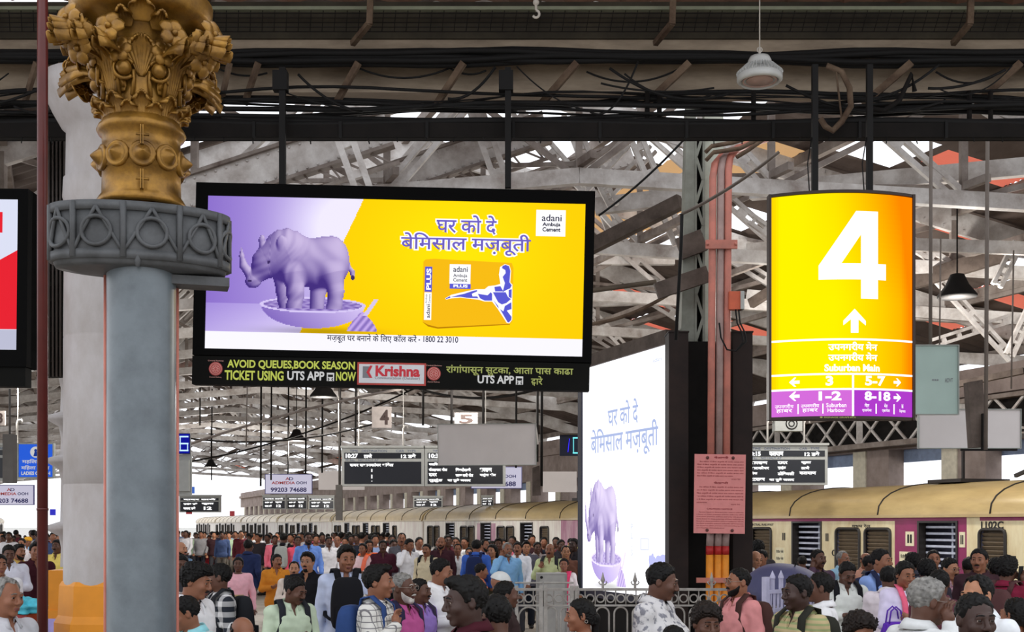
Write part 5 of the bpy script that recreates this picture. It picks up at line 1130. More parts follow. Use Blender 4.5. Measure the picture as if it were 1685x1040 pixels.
for j, pts in enumerate([[(1155, 262), (1165, 252), (1200, 246), (1240, 234)], [(1156, 275), (1168, 262), (1210, 256), (1250, 236)], [(1205, 270), (1225, 258), (1270, 226)]]):
    mb = MB(); mb.tube([(xp(a), YP-.3, zp(b)) for a, b in pts], .03, 6); tag(mb.build('branch_pipe', M_rust), ['upper rusty branch pipe bending off the head of the pink conduits', 'lower rusty branch pipe bending off the head of the pink conduits', 'rusty branch pipe rising right from the pink conduits'][j], 'pipe', 'rusty branch pipes')
e = empty('switch_box', (xp(1203), YP-.35, zp(502)), 'small orange switch box on the right side of the pink conduits', 'switch box')
mb = MB(); mb.box((-.09, 0, -.12), (.09, .12, .12)); mb.build('case', mat('switch_orange', (200, 96, 66), .5), e); mb = MB(); mb.box((.06, -.02, -.12), (.11, .12, .12)); mb.build('cover', M_dspF, e)
mb = MB()
for dx in (0, .04): mb.tube([(dx, .02, -.12), (dx+.02, .02, -.3), (.08+dx, .02, -.42), (.1+dx, 0, -.55), (.0, 0, -.68), (-.12, 0, -.66), (-.2, 0, -.5), (-.22, .02, -.3)], .011, 6)
mb.build('loose_lead', M_cable, e)
M_bbox = dirty('dark_brown_casing', (44, 32, 28), (24, 18, 18), .45, 2.5, rough=.75)
for x0, x1, y0, lab in ((1099, 1131, 549, 'tall dark brown casing between the glowing billboard and the pink conduits'), (1204, 1236, 549, 'tall dark brown casing on the right of the pink notice')):
    mb = MB(); mb.box((xp(x0), YP-.1, 0), (xp(x1), YP+.3, zp(y0))); mb.box((xp(x0)-.01, YP-.11, zp(y0)), (xp(x1)+.01, YP+.31, zp(y0)+.02)); tag(mb.build('dark_casing', M_bbox), lab, 'casing', 'dark casings beside the notice')
mb = MB(); mb.box((xp(1131), YP+.1, 0), (xp(1204), YP+.14, zp(560))); tag(mb.build('back_panel', M_dark), 'black back panel behind the pink conduits and notice', 'panel')
nt_ = empty('notice_plate', (xp(1175.5), YP-.42, zp(814)), 'pink notice plate with red printed paragraphs fixed to the conduits', 'notice', rot=(0, math.radians(.8), 0))
w, h = 41*kp, 63.5*kp; mb = MB(); mb.box((-w, 0, -h), (w, .02, h)); mb.build('plate', mat('notice_pink', (222, 140, 136), .5, var=.05), nt_)
mb = MB(); U = lambda u: -w+2*w*u; V = lambda v: h-2*h*v
put_text(mb, 'चेतावनी', U(.38), U(.66), V(.055), V(.025), -.003, .03); put_text(mb, 'चेतावनी', U(.38), U(.66), V(.375), V(.345), -.003, .03); put_text(mb, 'CAUTION NOTICE', U(.25), U(.75), V(.70), V(.68), -.003, .02)
L1 = 'रेल पिरसर में िबना अनुमित के परवेश करना तथा सामान रखना दंडनीय है'; L3 = 'Persons found on these premises without authority will be prosecuted'
v = .085
for q in range(6): put_text(mb, L1[(q*5) % 20:(q*5) % 20+44], U(.05 if q else .1), U(.96 if q < 5 else .75), V(v+.022), V(v), -.003, .012); v += .036
put_text(mb, 'मधय रेल', U(.72), U(.9), V(v+.02), V(v), -.003); v = .405
for q in range(6): put_text(mb, L1[(q*7) % 20:(q*7) % 20+44], U(.05 if q else .1), U(.96 if q < 5 else .25), V(v+.022), V(v), -.003, .012); v += .039
put_text(mb, 'मधय रेल', U(.72), U(.9), V(v), V(v-.02), -.003); v = .725
for q in range(8): put_text(mb, L3[(q*6) % 16:(q*6) % 16+50], U(.05 if q else .1), U(.97 if q < 7 else .6), V(v+.016), V(v), -.003, .012); v += .0285
mb.build('printed_text', mat('notice_red', (150, 48, 52), .6, var=0), nt_)
for sx, v_ in ((-.5, .045), (.5, .045), (-.48, .96), (.5, .96)):
    mb = MB(); mb.sphere((w*sx, -.008, V(v_)), (.022, .012, .022), 10, 6); mb.build('bolt', mat('bolt_brown', (96, 52, 48), .5), nt_)
# ================================================================ RAILING AND BARRIERS
M_rail = dirty('silver_railing_paint', (186, 182, 176), (128, 120, 112), .4, 6, rough=.45, metal=.2)
YF = 14.4; kf = YF/F; fx = lambda px: (px-842.5)*kf; fz = lambda py: CAMZ+(HORIZON-py)*kf
def railing(x0, x1, label, thin_top=False, spears=()):
    e = empty('ring_railing', (x0, YF, 0), label, 'railing', 'ring railings'); Wd = x1-x0; z1, z2, z3 = fz(972), fz(995), fz(1001)
    mb = MB(); mb.box((0, -.02, z1), (Wd, .02, z1+.03)); mb.box((0, -.02, z2-.02), (Wd, .02, z2)); mb.box((0, -.015, .1), (Wd, .015, .13))
    if thin_top: mb.tube([(0, 0, fz(959)), (Wd, 0, fz(959))], .012, 6)
    mb.build('rail', M_rail, e)
    n = max(1, round(Wd/.118)); p = Wd/n
    for i in range(n):
        mb = MB(); mb.ring((p*(i+.5), 0, (z1+z2-.02)/2), .047, .009, n=20); mb.build('ring', M_rail, e)
    m2 = max(1, round(Wd/.236)); p = Wd/m2
    for i in range(m2):
        c_ = p*(i+.5); r = p*.36; zc_ = z2-.03-r; mb = MB(); mb.tube([(c_-r, 0, .12)]+[(c_+r*math.cos(t), 0, zc_+r*math.sin(t)) for t in np.linspace(math.pi, 0, 11)]+[(c_+r, 0, .12)], .011, 6); mb.build('arch_bar', M_rail, e)
    for i in range(n+1):
        if i % 2 == 0 or True:
            mb = MB(); mb.tube([(Wd/n*i, 0, z2-.02), (Wd/n*i, 0, z1)], .008, 5); mb.build('divider', M_rail, e)
    for x in (.022, Wd-.022):
        mb = MB(); mb.box((x-.022, -.025, 0), (x+.022, .025, z1+.06)); mb.build('post', M_rail, e)
    for px in spears:
        mb = MB(); x = fx(px)-x0; mb.box((x-.014, -.014, z1+.03), (x+.014, .014, z1+.1)); mb.lathe([(.012, z1+.1), (.028, z1+.12), (.004, z1+.22), (0, z1+.225)], 8, c=(x, 0))
        for sx in (-1, 1): mb.tube([(x, 0, z1+.07), (x+sx*.03, 0, z1+.075), (x+sx*.05, 0, z1+.1), (x+sx*.035, 0, z1+.115)], .008, 5)
        mb.build('spear_finial', M_rail, e)
railing(fx(847), fx(893), 'short silver ring railing left of the grey cabinet', True)
railing(fx(895), fx(944), 'silver ring railing in front of the grey cabinet', True)
railing(fx(946), fx(1097), 'silver ring railing with spear tips in front of the glowing billboard', False, (992, 1045))
railing(fx(1100), fx(1283), 'silver ring railing in front of the pink conduits and dark casings', False, (1171,))
e = empty('steel_cabinet', (fx(916), 16.4, 0), 'grey steel cabinet behind the railing left of the billboard', 'cabinet'); mb = MB(); k_ = 16.4/F; mb.box((-24*k_, 0, 0), (26*k_, .45, CAMZ-(944-862)*k_)); mb.build('body', mat('cabinet_grey', (150, 148, 144), .5, metal=.2), e); mb = MB(); mb.box((-19*k_, -.015, .1), (26*k_-.03, 0, CAMZ-(947-862)*k_)); mb.build('door', mat('cabinet_door', (164, 162, 158), .5, metal=.2), e); mb = MB(); mb.sphere((-16*k_, -.02, CAMZ-(950-862)*k_), .02); mb.build('knob', M_dark, e)
# white barrier and umbrella at the right
M_bar = mat('white_barrier_lilac_lit', (190, 188, 214), .45)  # purple light from the billboard is put into the colour of the white paint
e = empty('barrier', (P(1257, 1000, 12.6).x, 12.6, 0), 'white steel barrier with close bars right of the man in the pink shirt', 'barrier', rot=(0, 0, math.radians(38))); zt1 = CAMZ-(962-862)*12.6/F
mb = MB(); mb.box((0, -.03, 0), (.06, .03, zt1+.08)); mb.box((.95, -.03, 0), (1.0, .03, zt1)); mb.build('post', M_bar, e)
mb = MB(); mb.box((.06, -.02, zt1-.1), (.95, .02, zt1-.06)); mb.box((.06, -.02, zt1-.3), (.95, .02, zt1-.26)); mb.box((.06, -.02, .15), (.95, .02, .19)); mb.build('rail', M_bar, e)
for i in range(14): mb = MB(); x = .1+i*.062; mb.box((x, -.012, .15), (x+.016, .012, zt1-.06)); mb.build('bar', M_bar, e)
for i in range(2): mb = MB(); x = .12+i*.14; mb.box((x, -.015, zt1-.06), (x+.04, .015, zt1+.06)); mb.lathe([(.03, zt1+.06), (.03, zt1+.08), (0, zt1+.15)], 8, c=(x+.02, 0)); mb.build('finial', M_bar, e)
M_umb = mat('navy_umbrella_cloth', (70, 70, 104), .6, var=.06)
e = empty('umbrella', P(1308, 932, 13.7), 'open navy umbrella held low above the crowd at the right of the white barrier', 'umbrella', rot=(math.radians(14), math.radians(10), 0))
mb = MB(); n = 8; vs_ = [(0, 0, 0)]; fs = []; M_ = 6
for j in range(1, M_+1):
    for i in range(n*4):
        t = 2*math.pi*i/(n*4); sc2 = 1-.10*abs(math.sin(t*n/2))*(j/M_); r = .62*math.sin(j/M_*1.15)/math.sin(1.15)*sc2; vs_.append((r*math.cos(t), r*math.sin(t), -.36*(1-math.cos(j/M_*1.15))/(1-math.cos(1.15))))
for i in range(n*4): fs.append((0, 1+i, 1+(i+1) % (n*4)))
for j in range(M_-1):
    for i in range(n*4): a = 1+j*n*4+i; b = 1+j*n*4+(i+1) % (n*4); fs.append((a, a+n*4, b+n*4, b))
mb.add(vs_, fs, True); solid(mb.build('canopy', M_umb, e), .004)
for i in range(n): t = 2*math.pi*i/n; mb = MB(); mb.tube([(.62*math.sin(j/6*1.15)/math.sin(1.15)*math.cos(t), .62*math.sin(j/6*1.15)/math.sin(1.15)*math.sin(t), -.36*(1-math.cos(j/6*1.15))/(1-math.cos(1.15))-.008) for j in range(7)], .004, 4); mb.build('rib', M_dspF, e)
mb = MB(); mb.tube([(0, 0, .05), (0, 0, -.75)], .008, 6); mb.tube([(0, 0, -.75), (0, 0, -.82), (.03, 0, -.86), (.06, 0, -.82)], .014, 6); mb.build('shaft', M_dark, e)
# maroon railing left of centre, trunk and cloth at the lower left
e = empty('low_railing', (P(318, 925, 22).x, 22, 0), 'low maroon railing sloping along the platform edge right of the grey column', 'railing', rot=(0, 0, math.radians(-62)))
mb = MB(); mb.box((0, -.03, 1.1), (2.9, .03, 1.16)); mb.build('rail', mat('maroon_rail', (104, 56, 52), .5), e)
for i in range(5): mb = MB(); mb.box((i*.65, -.04, 0), (i*.65+.08, .04, 1.2)); mb.build('post', mat('maroon_rail', (104, 56, 52), .5), e)
e = empty('trunk', (P(33, 1000, 10.5).x, 10.5, 0), 'dark red metal trunk standing on end at the lower left under a cyan cloth', 'trunk'); zt2 = CAMZ-(1012-862)*10.5/F
mb = MB(); mb.box((-.09, -.12, 0), (.10, .2, zt2)); mb.build('body', mat('trunk_red', (124, 34, 34), .5), e); mb = MB(); mb.box((-.1, -.13, zt2-.12), (.11, .21, zt2+.01)); mb.build('lid', mat('trunk_red_lid', (136, 40, 38), .5), e); mb = MB(); mb.box((-.02, -.145, zt2-.18), (.02, -.12, zt2-.08)); mb.build('latch', M_dspF, e)
bm = bmesh.new(); bmesh.ops.create_icosphere(bm, subdivisions=4, radius=1)
for v in bm.verts:
    n_ = .18*math.sin(v.co.x*7+2*v.co.z)+.12*math.sin(v.co.y*9+v.co.x*5)+.1*math.sin(v.co.z*11); v.co = Vector((v.co.x*.19*(1+n_), v.co.y*.14*(1+n_), max(-.05, v.co.z*.1*(1+n_))))
me = bpy.data.meshes.new('cloth_bundle'); bm.to_mesh(me); bm.free(); me.materials.append(mat('cyan_cloth', (70, 170, 188), .7, var=.25, scale=14)); [setattr(p_, 'use_smooth', True) for p_ in me.polygons]
tag(link_mesh('cloth_bundle', me, None, (P(33, 1000, 10.5).x, 10.5, zt2+.065)), 'crumpled cyan cloth bundle lying on the dark red trunk', 'cloth')
# ================================================================ PEOPLE
class Field:
    """distance field on a grid, turned into one smooth closed surface"""
    def __init__(s, lo, hi, vox):
        s.v = vox; s.lo = np.array(lo, float); s.n = np.ceil((np.array(hi)-s.lo)/vox).astype(int)+1
        s.ax = [s.lo[i]+vox*np.arange(s.n[i]) for i in range(3)]; s.bg = max(.05, 3*vox); s.d = np.full(s.n, s.bg, np.float32)
    def win(s, lo, hi, pad):
        i0 = np.clip(((np.array(lo)-pad-s.lo)/s.v).astype(int), 0, s.n-1); i1 = np.clip(((np.array(hi)+pad-s.lo)/s.v).astype(int)+2, 0, s.n)
        if np.any(i1 <= i0): return None
        sl = tuple(slice(a, b) for a, b in zip(i0, i1)); return sl, s.ax[0][sl[0]][:, None, None], s.ax[1][sl[1]][None, :, None], s.ax[2][sl[2]][None, None, :]
    def put(s, w, d, k, op='u'):
        a = s.d[w[0]]
        if op == 'u': h = np.maximum(k-np.abs(a-d), 0)/k if k > 0 else 0; r = np.minimum(a, d)-h*h*k*.25
        elif op == 's': h = np.maximum(k-np.abs(a+d), 0)/k if k > 0 else 0; r = np.maximum(a, -d)+h*h*k*.25
        else: r = np.maximum(a, d)
        s.d[w[0]] = r
    def cap(s, a, b, ra, rb, k=.015, op='u'):
        a = np.array(a, float); b = np.array(b, float); R = max(ra, rb); w = s.win(np.minimum(a, b)-R, np.maximum(a, b)+R, s.bg)
        if w is None: return
        _, X, Y, Z = w; ba = b-a; px, py, pz = X-a[0], Y-a[1], Z-a[2]; t = np.clip((px*ba[0]+py*ba[1]+pz*ba[2])/max(ba@ba, 1e-9), 0, 1)
        s.put(w, np.sqrt((px-ba[0]*t)**2+(py-ba[1]*t)**2+(pz-ba[2]*t)**2)-(ra+(rb-ra)*t), k, op)
    def ell(s, c, r, k=.015, op='u', R=None):
        c = np.array(c, float); r = np.array(r, float); m = r.max() if R is not None else r; w = s.win(c-m, c+m, s.bg)
        if w is None: return
        _, X, Y, Z = w; x, y, z = X-c[0], Y-c[1], Z-c[2]
        if R is not None: x, y, z = R[0, 0]*x+R[1, 0]*y+R[2, 0]*z, R[0, 1]*x+R[1, 1]*y+R[2, 1]*z, R[0, 2]*x+R[1, 2]*y+R[2, 2]*z
        k0 = np.sqrt((x/r[0])**2+(y/r[1])**2+(z/r[2])**2); k1 = np.sqrt((x/r[0]**2)**2+(y/r[1]**2)**2+(z/r[2]**2)**2)
        s.put(w, k0*(k0-1)/np.maximum(k1, 1e-6), k, op)
    def prof(s, tab, k=.02, op='u', g=0.):
        """trunk: rows of z, half width, half depth, y centre"""
        t = np.array(tab); m = t[:, 1:3].max()+.03; w = s.win((-m, -m, t[0, 0]), (m, m, t[-1, 0]), s.bg)
        if w is None: return
        _, X, Y, Z = w; z = Z.ravel(); f = lambda i: np.interp(z, t[:, 0], t[:, i])[None, None, :]
        a, b, yc = f(1)+g, f(2)+g, f(3); e = 2.4; q = (np.abs(X/a)**e+np.abs((Y-yc)/b)**e)**(1/e); d = (q-1)*np.minimum(a, b)
        d = np.maximum(d, np.maximum(t[0, 0]-g*0-Z, Z-t[-1, 0])); s.put(w, d, k, op)
    def plane(s, n, c, op='i'):
        w = (tuple(slice(0, q) for q in s.n), s.ax[0][:, None, None], s.ax[1][None, :, None], s.ax[2][None, None, :])
        n = np.array(n, float); n /= np.linalg.norm(n); d = n[0]*(w[1]-c[0])+n[1]*(w[2]-c[1])+n[2]*(w[3]-c[2]); s.put(w, d.astype(np.float32), 0, 'i')
    def ripple(s, amp, f, zlo=-9):
        X, Y, Z = s.ax[0][:, None, None], s.ax[1][None, :, None], s.ax[2][None, None, :]
        s.d += (amp*(np.sin(f*X+1.7*np.sin(f*.6*Z))*np.sin(f*.8*Z+2*np.sin(f*.5*Y+f*.4*X))+.6*np.sin(f*2.1*Y+f*1.3*X+3*np.sin(f*.9*Z)))).astype(np.float32)
    def mesh(s, name, mats, mi=None):
        g = openvdb.FloatGrid(s.bg); g.copyFromArray(np.ascontiguousarray(s.d)); g.transform = openvdb.createLinearTransform(s.v)
        p, q = g.convertToQuads(0.) ; p = p+s.lo
        me = bpy.data.meshes.new(name); nq = len(q); me.vertices.add(len(p)); me.vertices.foreach_set('co', p.astype(np.float32).ravel()); me.loops.add(nq*4); me.polygons.add(nq)
        me.loops.foreach_set('vertex_index', q[:, ::-1].astype(np.int32).ravel()); me.polygons.foreach_set('loop_start', np.arange(0, nq*4, 4, dtype=np.int32)); me.polygons.foreach_set('loop_total', np.full(nq, 4, np.int32)) if False else None
        for m in (mats if isinstance(mats, list) else [mats]): me.materials.append(m)
        me.polygons.foreach_set('use_smooth', np.ones(nq, bool))
        if mi is not None and nq: me.polygons.foreach_set('material_index', mi(p[q].mean(1)).astype(np.int32))
        me.update(calc_edges=True); me.validate(); return me
def rotz(a): c, s = math.cos(a), math.sin(a); return np.array([[c, -s, 0], [s, c, 0], [0, 0, 1.]])
def rotx(a): c, s = math.cos(a), math.sin(a); return np.array([[1, 0, 0], [0, c, -s], [0, s, c]])
def roty(a): c, s = math.cos(a), math.sin(a); return np.array([[c, 0, s], [0, 1, 0], [-s, 0, c]])
HEADC = np.array([0, -.012, 1.603]); NECK = np.array([0, .02, 1.475])
POSES = {   # elbow, wrist, finger direction for each arm (x mirrored for the left one); curl
 'stand': dict(r=((-.235, .03, 1.13), (-.245, -.03, .89), (0, -.15, -1)), l=((.235, .03, 1.13), (.245, -.03, .89), (0, -.15, -1))),
 'walk': dict(r=((-.24, .09, 1.14), (-.25, -.04, .93), (0, -.5, -1)), l=((.235, -.04, 1.13), (.22, -.2, .95), (0, -.5, -.8)), stride=.22),
 'phone': dict(r=((-.245, -.02, 1.14), (-.09, -.25, 1.17), (.5, -.8, .2)), l=((.245, -.02, 1.14), (.1, -.23, 1.14), (-.6, -.8, .1))),
 'ear': dict(r=((-.29, -.12, 1.24), (-.135, -.065, 1.475), (.2, .12, 1)), l=((.235, .03, 1.13), (.245, -.03, .89), (0, -.15, -1))),
 'folded': dict(r=((-.25, -.06, 1.14), (.03, -.2, 1.17), (1, .05, .15)), l=((.25, -.05, 1.13), (-.02, -.17, 1.21), (-1, .0, .1))),
 'strap': dict(r=((-.26, -.05, 1.16), (-.16, -.19, 1.30), (.5, .2, .8)), l=((.235, .03, 1.13), (.245, -.03, .89), (0, -.15, -1))),
 'clutch': dict(r=((-.24, .0, 1.12), (-.09, -.2, 1.06), (1, -.2, .1)), l=((.235, .03, 1.13), (.25, -.02, .88), (0, -.1, -1))),
}
TORSO = [(.80, .15, .10, .0), (.92, .165, .108, .0), (1.02, .150, .100, .0), (1.14, .152, .102, -.005), (1.27, .172, .112, -.005), (1.35, .180, .108, .005), (1.405, .158, .088, .015), (1.45, .085, .068, .02)]
def hand(F, w, d, side, vox, curl=.7):
    w = np.array(w, float); d = np.array(d, float); d /= np.linalg.norm(d); up = np.array([0, -1., 0.]) if abs(d[1]) < .8 else np.array([0, 0, 1.]); sd = np.cross(d, up); sd /= np.linalg.norm(sd); pn = np.cross(sd, d)
    pc = w+d*.05; F.cap(w, pc+d*.02, .026, .030, .012); F.cap(pc-sd*.02, pc+sd*.02+d*.03, .02, .018, .012)
    for i, (o, L) in enumerate(((-.030, .058), (-.010, .070), (.010, .066), (.029, .050))):
        a = pc+d*.036+sd*o; b = a+(d*.8+pn*curl*.45)*L*.55; c = b+(d*.35+pn*curl)*L*.5; r = max(.0088, vox*.85); F.cap(a, b, r, r*.95, .004); F.cap(b, c, r*.95, r*.8, .004)
    t = pc-sd*.03*side-d*.012; F.cap(t, t-sd*.026*side+d*.03+pn*.014, .0115, .0105, .008); F.cap(t-sd*.026*side+d*.03+pn*.014, t-sd*.02*side+d*.055+pn*.026, .0105, .0085, .004)
class Person:
    """meshes of one posed figure standing at the origin, facing -y, 1.72 m tall"""
    def __init__(s, pose='stand', yaw=0., pitch=0., roll=0., vox=.008, hair='short', sleeve=1., top='shirt', fem=False, beard=None, belly=0., glasses=False, collar=True, crop=None, cap=None, seed=0, eyes=True):
        s.P = POSES[pose]; s.vox = vox; s.R = rotz(yaw)@rotx(pitch)@roty(roll); s.fem = fem; s.sw = .165 if fem else .185
        s.eyes_on = eyes; s.body(); s.clothes(sleeve, top, belly, collar, seed); s.hairm = s.hair_mesh(hair, seed) if hair else None
        s.brow = s.brows(beard is not None and beard != 'none', beard, fem) if eyes else None; s.glass = s.spectacles() if glasses else None; s.cap = s.cap_mesh() if cap else None
    def h(s, p): return NECK+s.R@(np.array(p, float)+HEADC-NECK)
    def head(s, F, skin=True):
        h, R = s.h, s.R; e = lambda c, r, k=.015, op='u': F.ell(h(c), r, k, op, R)
        e((0, .016, .033), (.073, .092, .082)); e((0, -.024, -.032), (.058, .066, .076), .03); e((0, -.064, -.094), (.024, .02, .018), .02)
        e((0, .02, -.04), (.062, .06, .06), .03)
        F.cap(h((-.034, -.083, .031)), h((.034, -.083, .031)), .011, .011, .014)
        for x in (-1, 1): e((x*.038, -.062, -.022), (.026, .024, .024), .02); e((x*.031, -.101, .011), (.017, .014, .012), .012, 's')
        for x in (-1, 1): e((x*.031, -.0805, .0185), (.018, .0125, .0075), .004); e((x*.031, -.0795, .0015), (.017, .0125, .0065), .004); e((x*.031, -.074, .010), (.016, .012, .012), .003)
        F.cap(h((0, -.088, .018)), h((0, -.108, -.022)), .008, .0125, .012); [e((x*.0125, -.098, -.028), (.0095, .011, .008), .006) for x in (-1, 1)]
        e((0, -.089, -.058), (.024, .010, .0065), .006); e((0, -.0875, -.0695), (.02, .010, .007), .006); F.cap(h((-.022, -.097, -.064)), h((.022, -.097, -.064)), .0022, .0022, .002, 's')
        for x in (-1, 1):
            e((x*.077, .014, .0), (.011, .021, .033), .008); e((x*.089, .006, .003), (.007, .010, .017), .006, 's')
        F.cap(h((0, .02, -.07)), NECK+np.array([0, .012, -.04]), .054 if not s.fem else .047, .060 if not s.fem else .050, .03)
    def arm(s, side):
        q = s.P['r' if side < 0 else 'l']; sh = np.array([side*s.sw, .012, 1.395]); return sh, np.array(q[0]), np.array(q[1]), np.array(q[2])
    def legs(s):
        st = s.P.get('stride', 0.); out = []
        for side in (-1, 1):
            f = -side*st; out.append((np.array([side*.088, .0, .88]), np.array([side*.095, f*.5-.02, .49]), np.array([side*.1, f+.02+(.05 if f > 0 else 0), .085+(.05 if f > .1 else 0)]), f))
        return out
    def body(s):
        v = s.vox; F = Field((-.36, -.38, -.01), (.36, .34, 1.78), v); F.prof([(a, b*(.92 if s.fem else 1), c, d) for a, b, c, d in TORSO], .03)
        for side in (-1, 1):
            sh, el, wr, d = s.arm(side); F.ell(sh, (.054, .056, .054), .04); F.cap((0, .025, 1.43), sh-np.array([side*.02, 0, -.005]), .042, .04, .04)
            F.cap(sh, el, .048, .039, .02); F.cap(el, wr, .040, .0265, .02); hand(F, wr, d, side, v, .9 if 'stand' not in s.P else .6)
        for hp, kn, an, f in s.legs(): F.cap(hp, kn, .082, .055, .03); F.cap(kn, an, .054, .036, .02); F.cap(an-np.array([0, .03, .045]), an+np.array([0, -.15, -.055]), .04, .03, .02)
        s.head(F); me = F.mesh('person', [None, None], lambda c: s.lips(c)); s.bodym = me
    def lips(s, c):
        q = (c-NECK)@s.R-(HEADC-NECK); return ((np.abs(q[:, 0]) < .024) & (q[:, 2] > -.078) & (q[:, 2] < -.0525) & (q[:, 1] < -.086)).astype(int)
    def clothes(s, sleeve, top, belly, collar, seed):
        v = s.vox; F = Field((-.40, -.40, .40 if top == 'kurta' else .74), (.40, .36, 1.53), v); g = .016; hem = .5 if top == 'kurta' else .84
        T_ = [(a, (b*(.92 if s.fem else 1)+(.016 if a < .95 else .006 if a < 1.1 else 0)+(belly*.5 if 1.0 < a < 1.3 else 0)), c+(.016 if a < .95 else .006 if a < 1.1 else 0)+(belly if .95 < a < 1.3 else 0), d-(belly*.8 if .95 < a < 1.3 else 0)) for a, b, c, d in TORSO]
        if top == 'kurta': T_ = [(.5, .23, .17, .0), (.7, .195, .14, .0)]+T_[1:]
        F.prof([(T_[0][0]-.02, *T_[0][1:])]+T_, .03, g=g+.006)
        for side in (-1, 1):
            sh, el, wr, d = s.arm(side); F.ell(sh, (.058+g*.5, .06+g*.5, .058+g*.5), .04); F.cap((0, .025, 1.43), sh-np.array([side*.02, 0, -.005]), .05, .05, .04)
            if sleeve <= .55: F.cap(sh, sh+(el-sh)*sleeve*1.7, .064, .066, .02)
            else: F.cap(sh, el, .063, .056, .02); F.cap(el, el+(wr-el)*min(1, (sleeve-.55)*2.2), .055, .044, .02)
        F.ripple(.0035, 26); F.plane((0, 0, -1), (0, 0, hem))
        F.cap((0, .005, 1.42), (0, -.02, 1.60), .060, .085, .006, 's')
        if collar:
            F.cap((0, -.10, 1.37), (0, -.07, 1.46), .010, .032, .006, 's')
        s.topm = F.mesh('shirt', None)
        s.colm = None
        if collar:
            mb = MB(); n = 28; rows = []   # stand-up collar: turned-down band open at the throat
            for j, (r, z, o) in enumerate(((.066, 1.455, 0), (.068, 1.512, 0), (.073, 1.516, .0), (.102, 1.462, .0))):
                for i in range(n+1):
                    t = -math.pi/2+.36+(2*math.pi-.72)*i/n; fr = max(0, -math.sin(t)); rows.append((r*math.cos(t)*1.02, 0.016+r*math.sin(t)*1.08-(.012*fr if j == 3 else 0), z-.042*fr-(.016*fr if j == 3 else 0)-.012*abs(math.cos(t))*(j in (1, 2))))
            mb.add(rows, [(j*(n+1)+i, j*(n+1)+i+1, (j+1)*(n+1)+i+1, (j+1)*(n+1)+i) for j in range(3) for i in range(n)], True); s.colm = mb.mesh('collar', [None])
        Fl = Field((-.26, -.42, .03), (.26, .36, 1.06), max(v, .011)); Fl.prof([(.82, .165, .112, 0), (.92, .172, .114, .0), (1.02, .158, .108, .0), (1.04, .156, .106, 0)], .03)
        for hp, kn, an, f in s.legs(): Fl.cap(hp, kn, .088, .074, .03); Fl.cap(kn, an, .074, .066, .02)
        Fl.plane((0, 0, -1), (0, 0, .07)); Fl.ripple(.003, 22); s.trm = Fl.mesh('trousers', None)
        Fs = Field((-.26, -.42, -.02), (.26, .36, .22), max(v, .01))
        for hp, kn, an, f in s.legs(): Fs.cap(an-np.array([0, -.02, .035]), an+np.array([0, -.165, -.045]), .05, .036, .02); Fs.cap(an, an-np.array([0, 0, .05]), .046, .046, .02)
        Fs.plane((0, 0, -1), (0, 0, .0)); s.shoem = Fs.mesh('shoes', None)
    def hair_mesh(s, kind, seed):
        v = min(s.vox, .009); c = s.h((0, 0, 0)); lo = c-.26; hi = c+.19
        if kind in ('long', 'tied'): lo = lo-np.array([0, 0, .25])
        F = Field(lo, hi, v); h, R = s.h, s.R; e = lambda c_, r, k=.01, op='u': F.ell(h(c_), r, k, op, R)
        X, Y, Z = F.ax[0][:, None, None]-h((0, 0, 0))[0], F.ax[1][None, :, None]-h((0, 0, 0))[1], F.ax[2][None, None, :]-h((0, 0, 0))[2]
        lx, ly, lz = [R[0, i]*X+R[1, i]*Y+R[2, i]*Z for i in range(3)]
        th = {'short': .011, 'messy': .022, 'quiff': .015, 'bald': .007, 'receding': .010, 'long': .016, 'tied': .012, 'crop': .007}[kind]
        e((0, .018, .035), (.074+th, .093+th, .082+th*1.15))
        if kind in ('quiff',): e((0, -.045, .105), (.05, .05, .03), .02)
        if kind == 'messy': e((0, -.03, .10), (.066, .062, .034), .02); e((.02, -.078, .075), (.04, .03, .022), .02)
        if kind in ('long', 'tied'): e((0, .05, -.02), (.078, .075, .09), .03)
        nz = .0045*np.sin(70*lx+9*np.sin(40*lz))*np.sin(60*ly+7*np.sin(45*lx))+.003*np.sin(120*lx+60*lz+3*np.sin(90*ly)); F.d += nz.astype(np.float32)*(1.15 if kind != 'messy' else 1.9)
        # cut along the hairline
        fz = {'short': .080, 'messy': .062, 'quiff': .082, 'bald': .3, 'receding': .096, 'long': .076, 'tied': .084, 'crop': .080}[kind]
        ear = -.005 if kind not in ('long', 'tied') else -.06
        front = np.interp(ly, [-.12, -.075, -.052, -.034, -.022, -.002, .012, .03, .12], [fz+.01, fz, fz-.012, fz-.032 if kind != 'receding' else fz-.012, .012, -.018 if ear > -.01 else ear, .004 if ear > -.01 else ear, -.05, -.075]) if kind != 'bald' else np.interp(ly, [-.12, -.03, -.01, .03, .12], [.3, .3, .0, -.05, -.07])
        tap = np.clip((lz-front)/.032, 0, 1); F.d += (.013*(1-tap)**1.5*(ly < .02)).astype(np.float32)
        front = front+.006*np.sin(85*lx+3*np.sin(50*lx))
        F.d = np.maximum(F.d, (front-lz).astype(np.float32))
        if kind == 'bald': F.d = np.maximum(F.d, (lz-np.interp(ly, [-.1, 0, .1], [.02, .045, .05])).astype(np.float32))
        if kind == 'receding':
            q = np.sqrt(((np.abs(lx)-.036)/.03)**2+((ly+.075)/.055)**2+((lz-.085)/.05)**2)-1; F.d = np.maximum(F.d, (-q*.03).astype(np.float32))
        if kind == 'long':
            for x in (-.06, 0, .06): F.cap(h((x, .06, .0)), np.array(h((x*1.1, .085, -.25))), .042, .03, .03)
        if kind == 'tied':
            F.ell(h((0, .115, -.02)), (.04, .035, .04), .012); F.cap(h((0, .12, -.03)), np.array(h((0, .10, -.26))), .032, .02, .02)
        return F.mesh('hair', None)
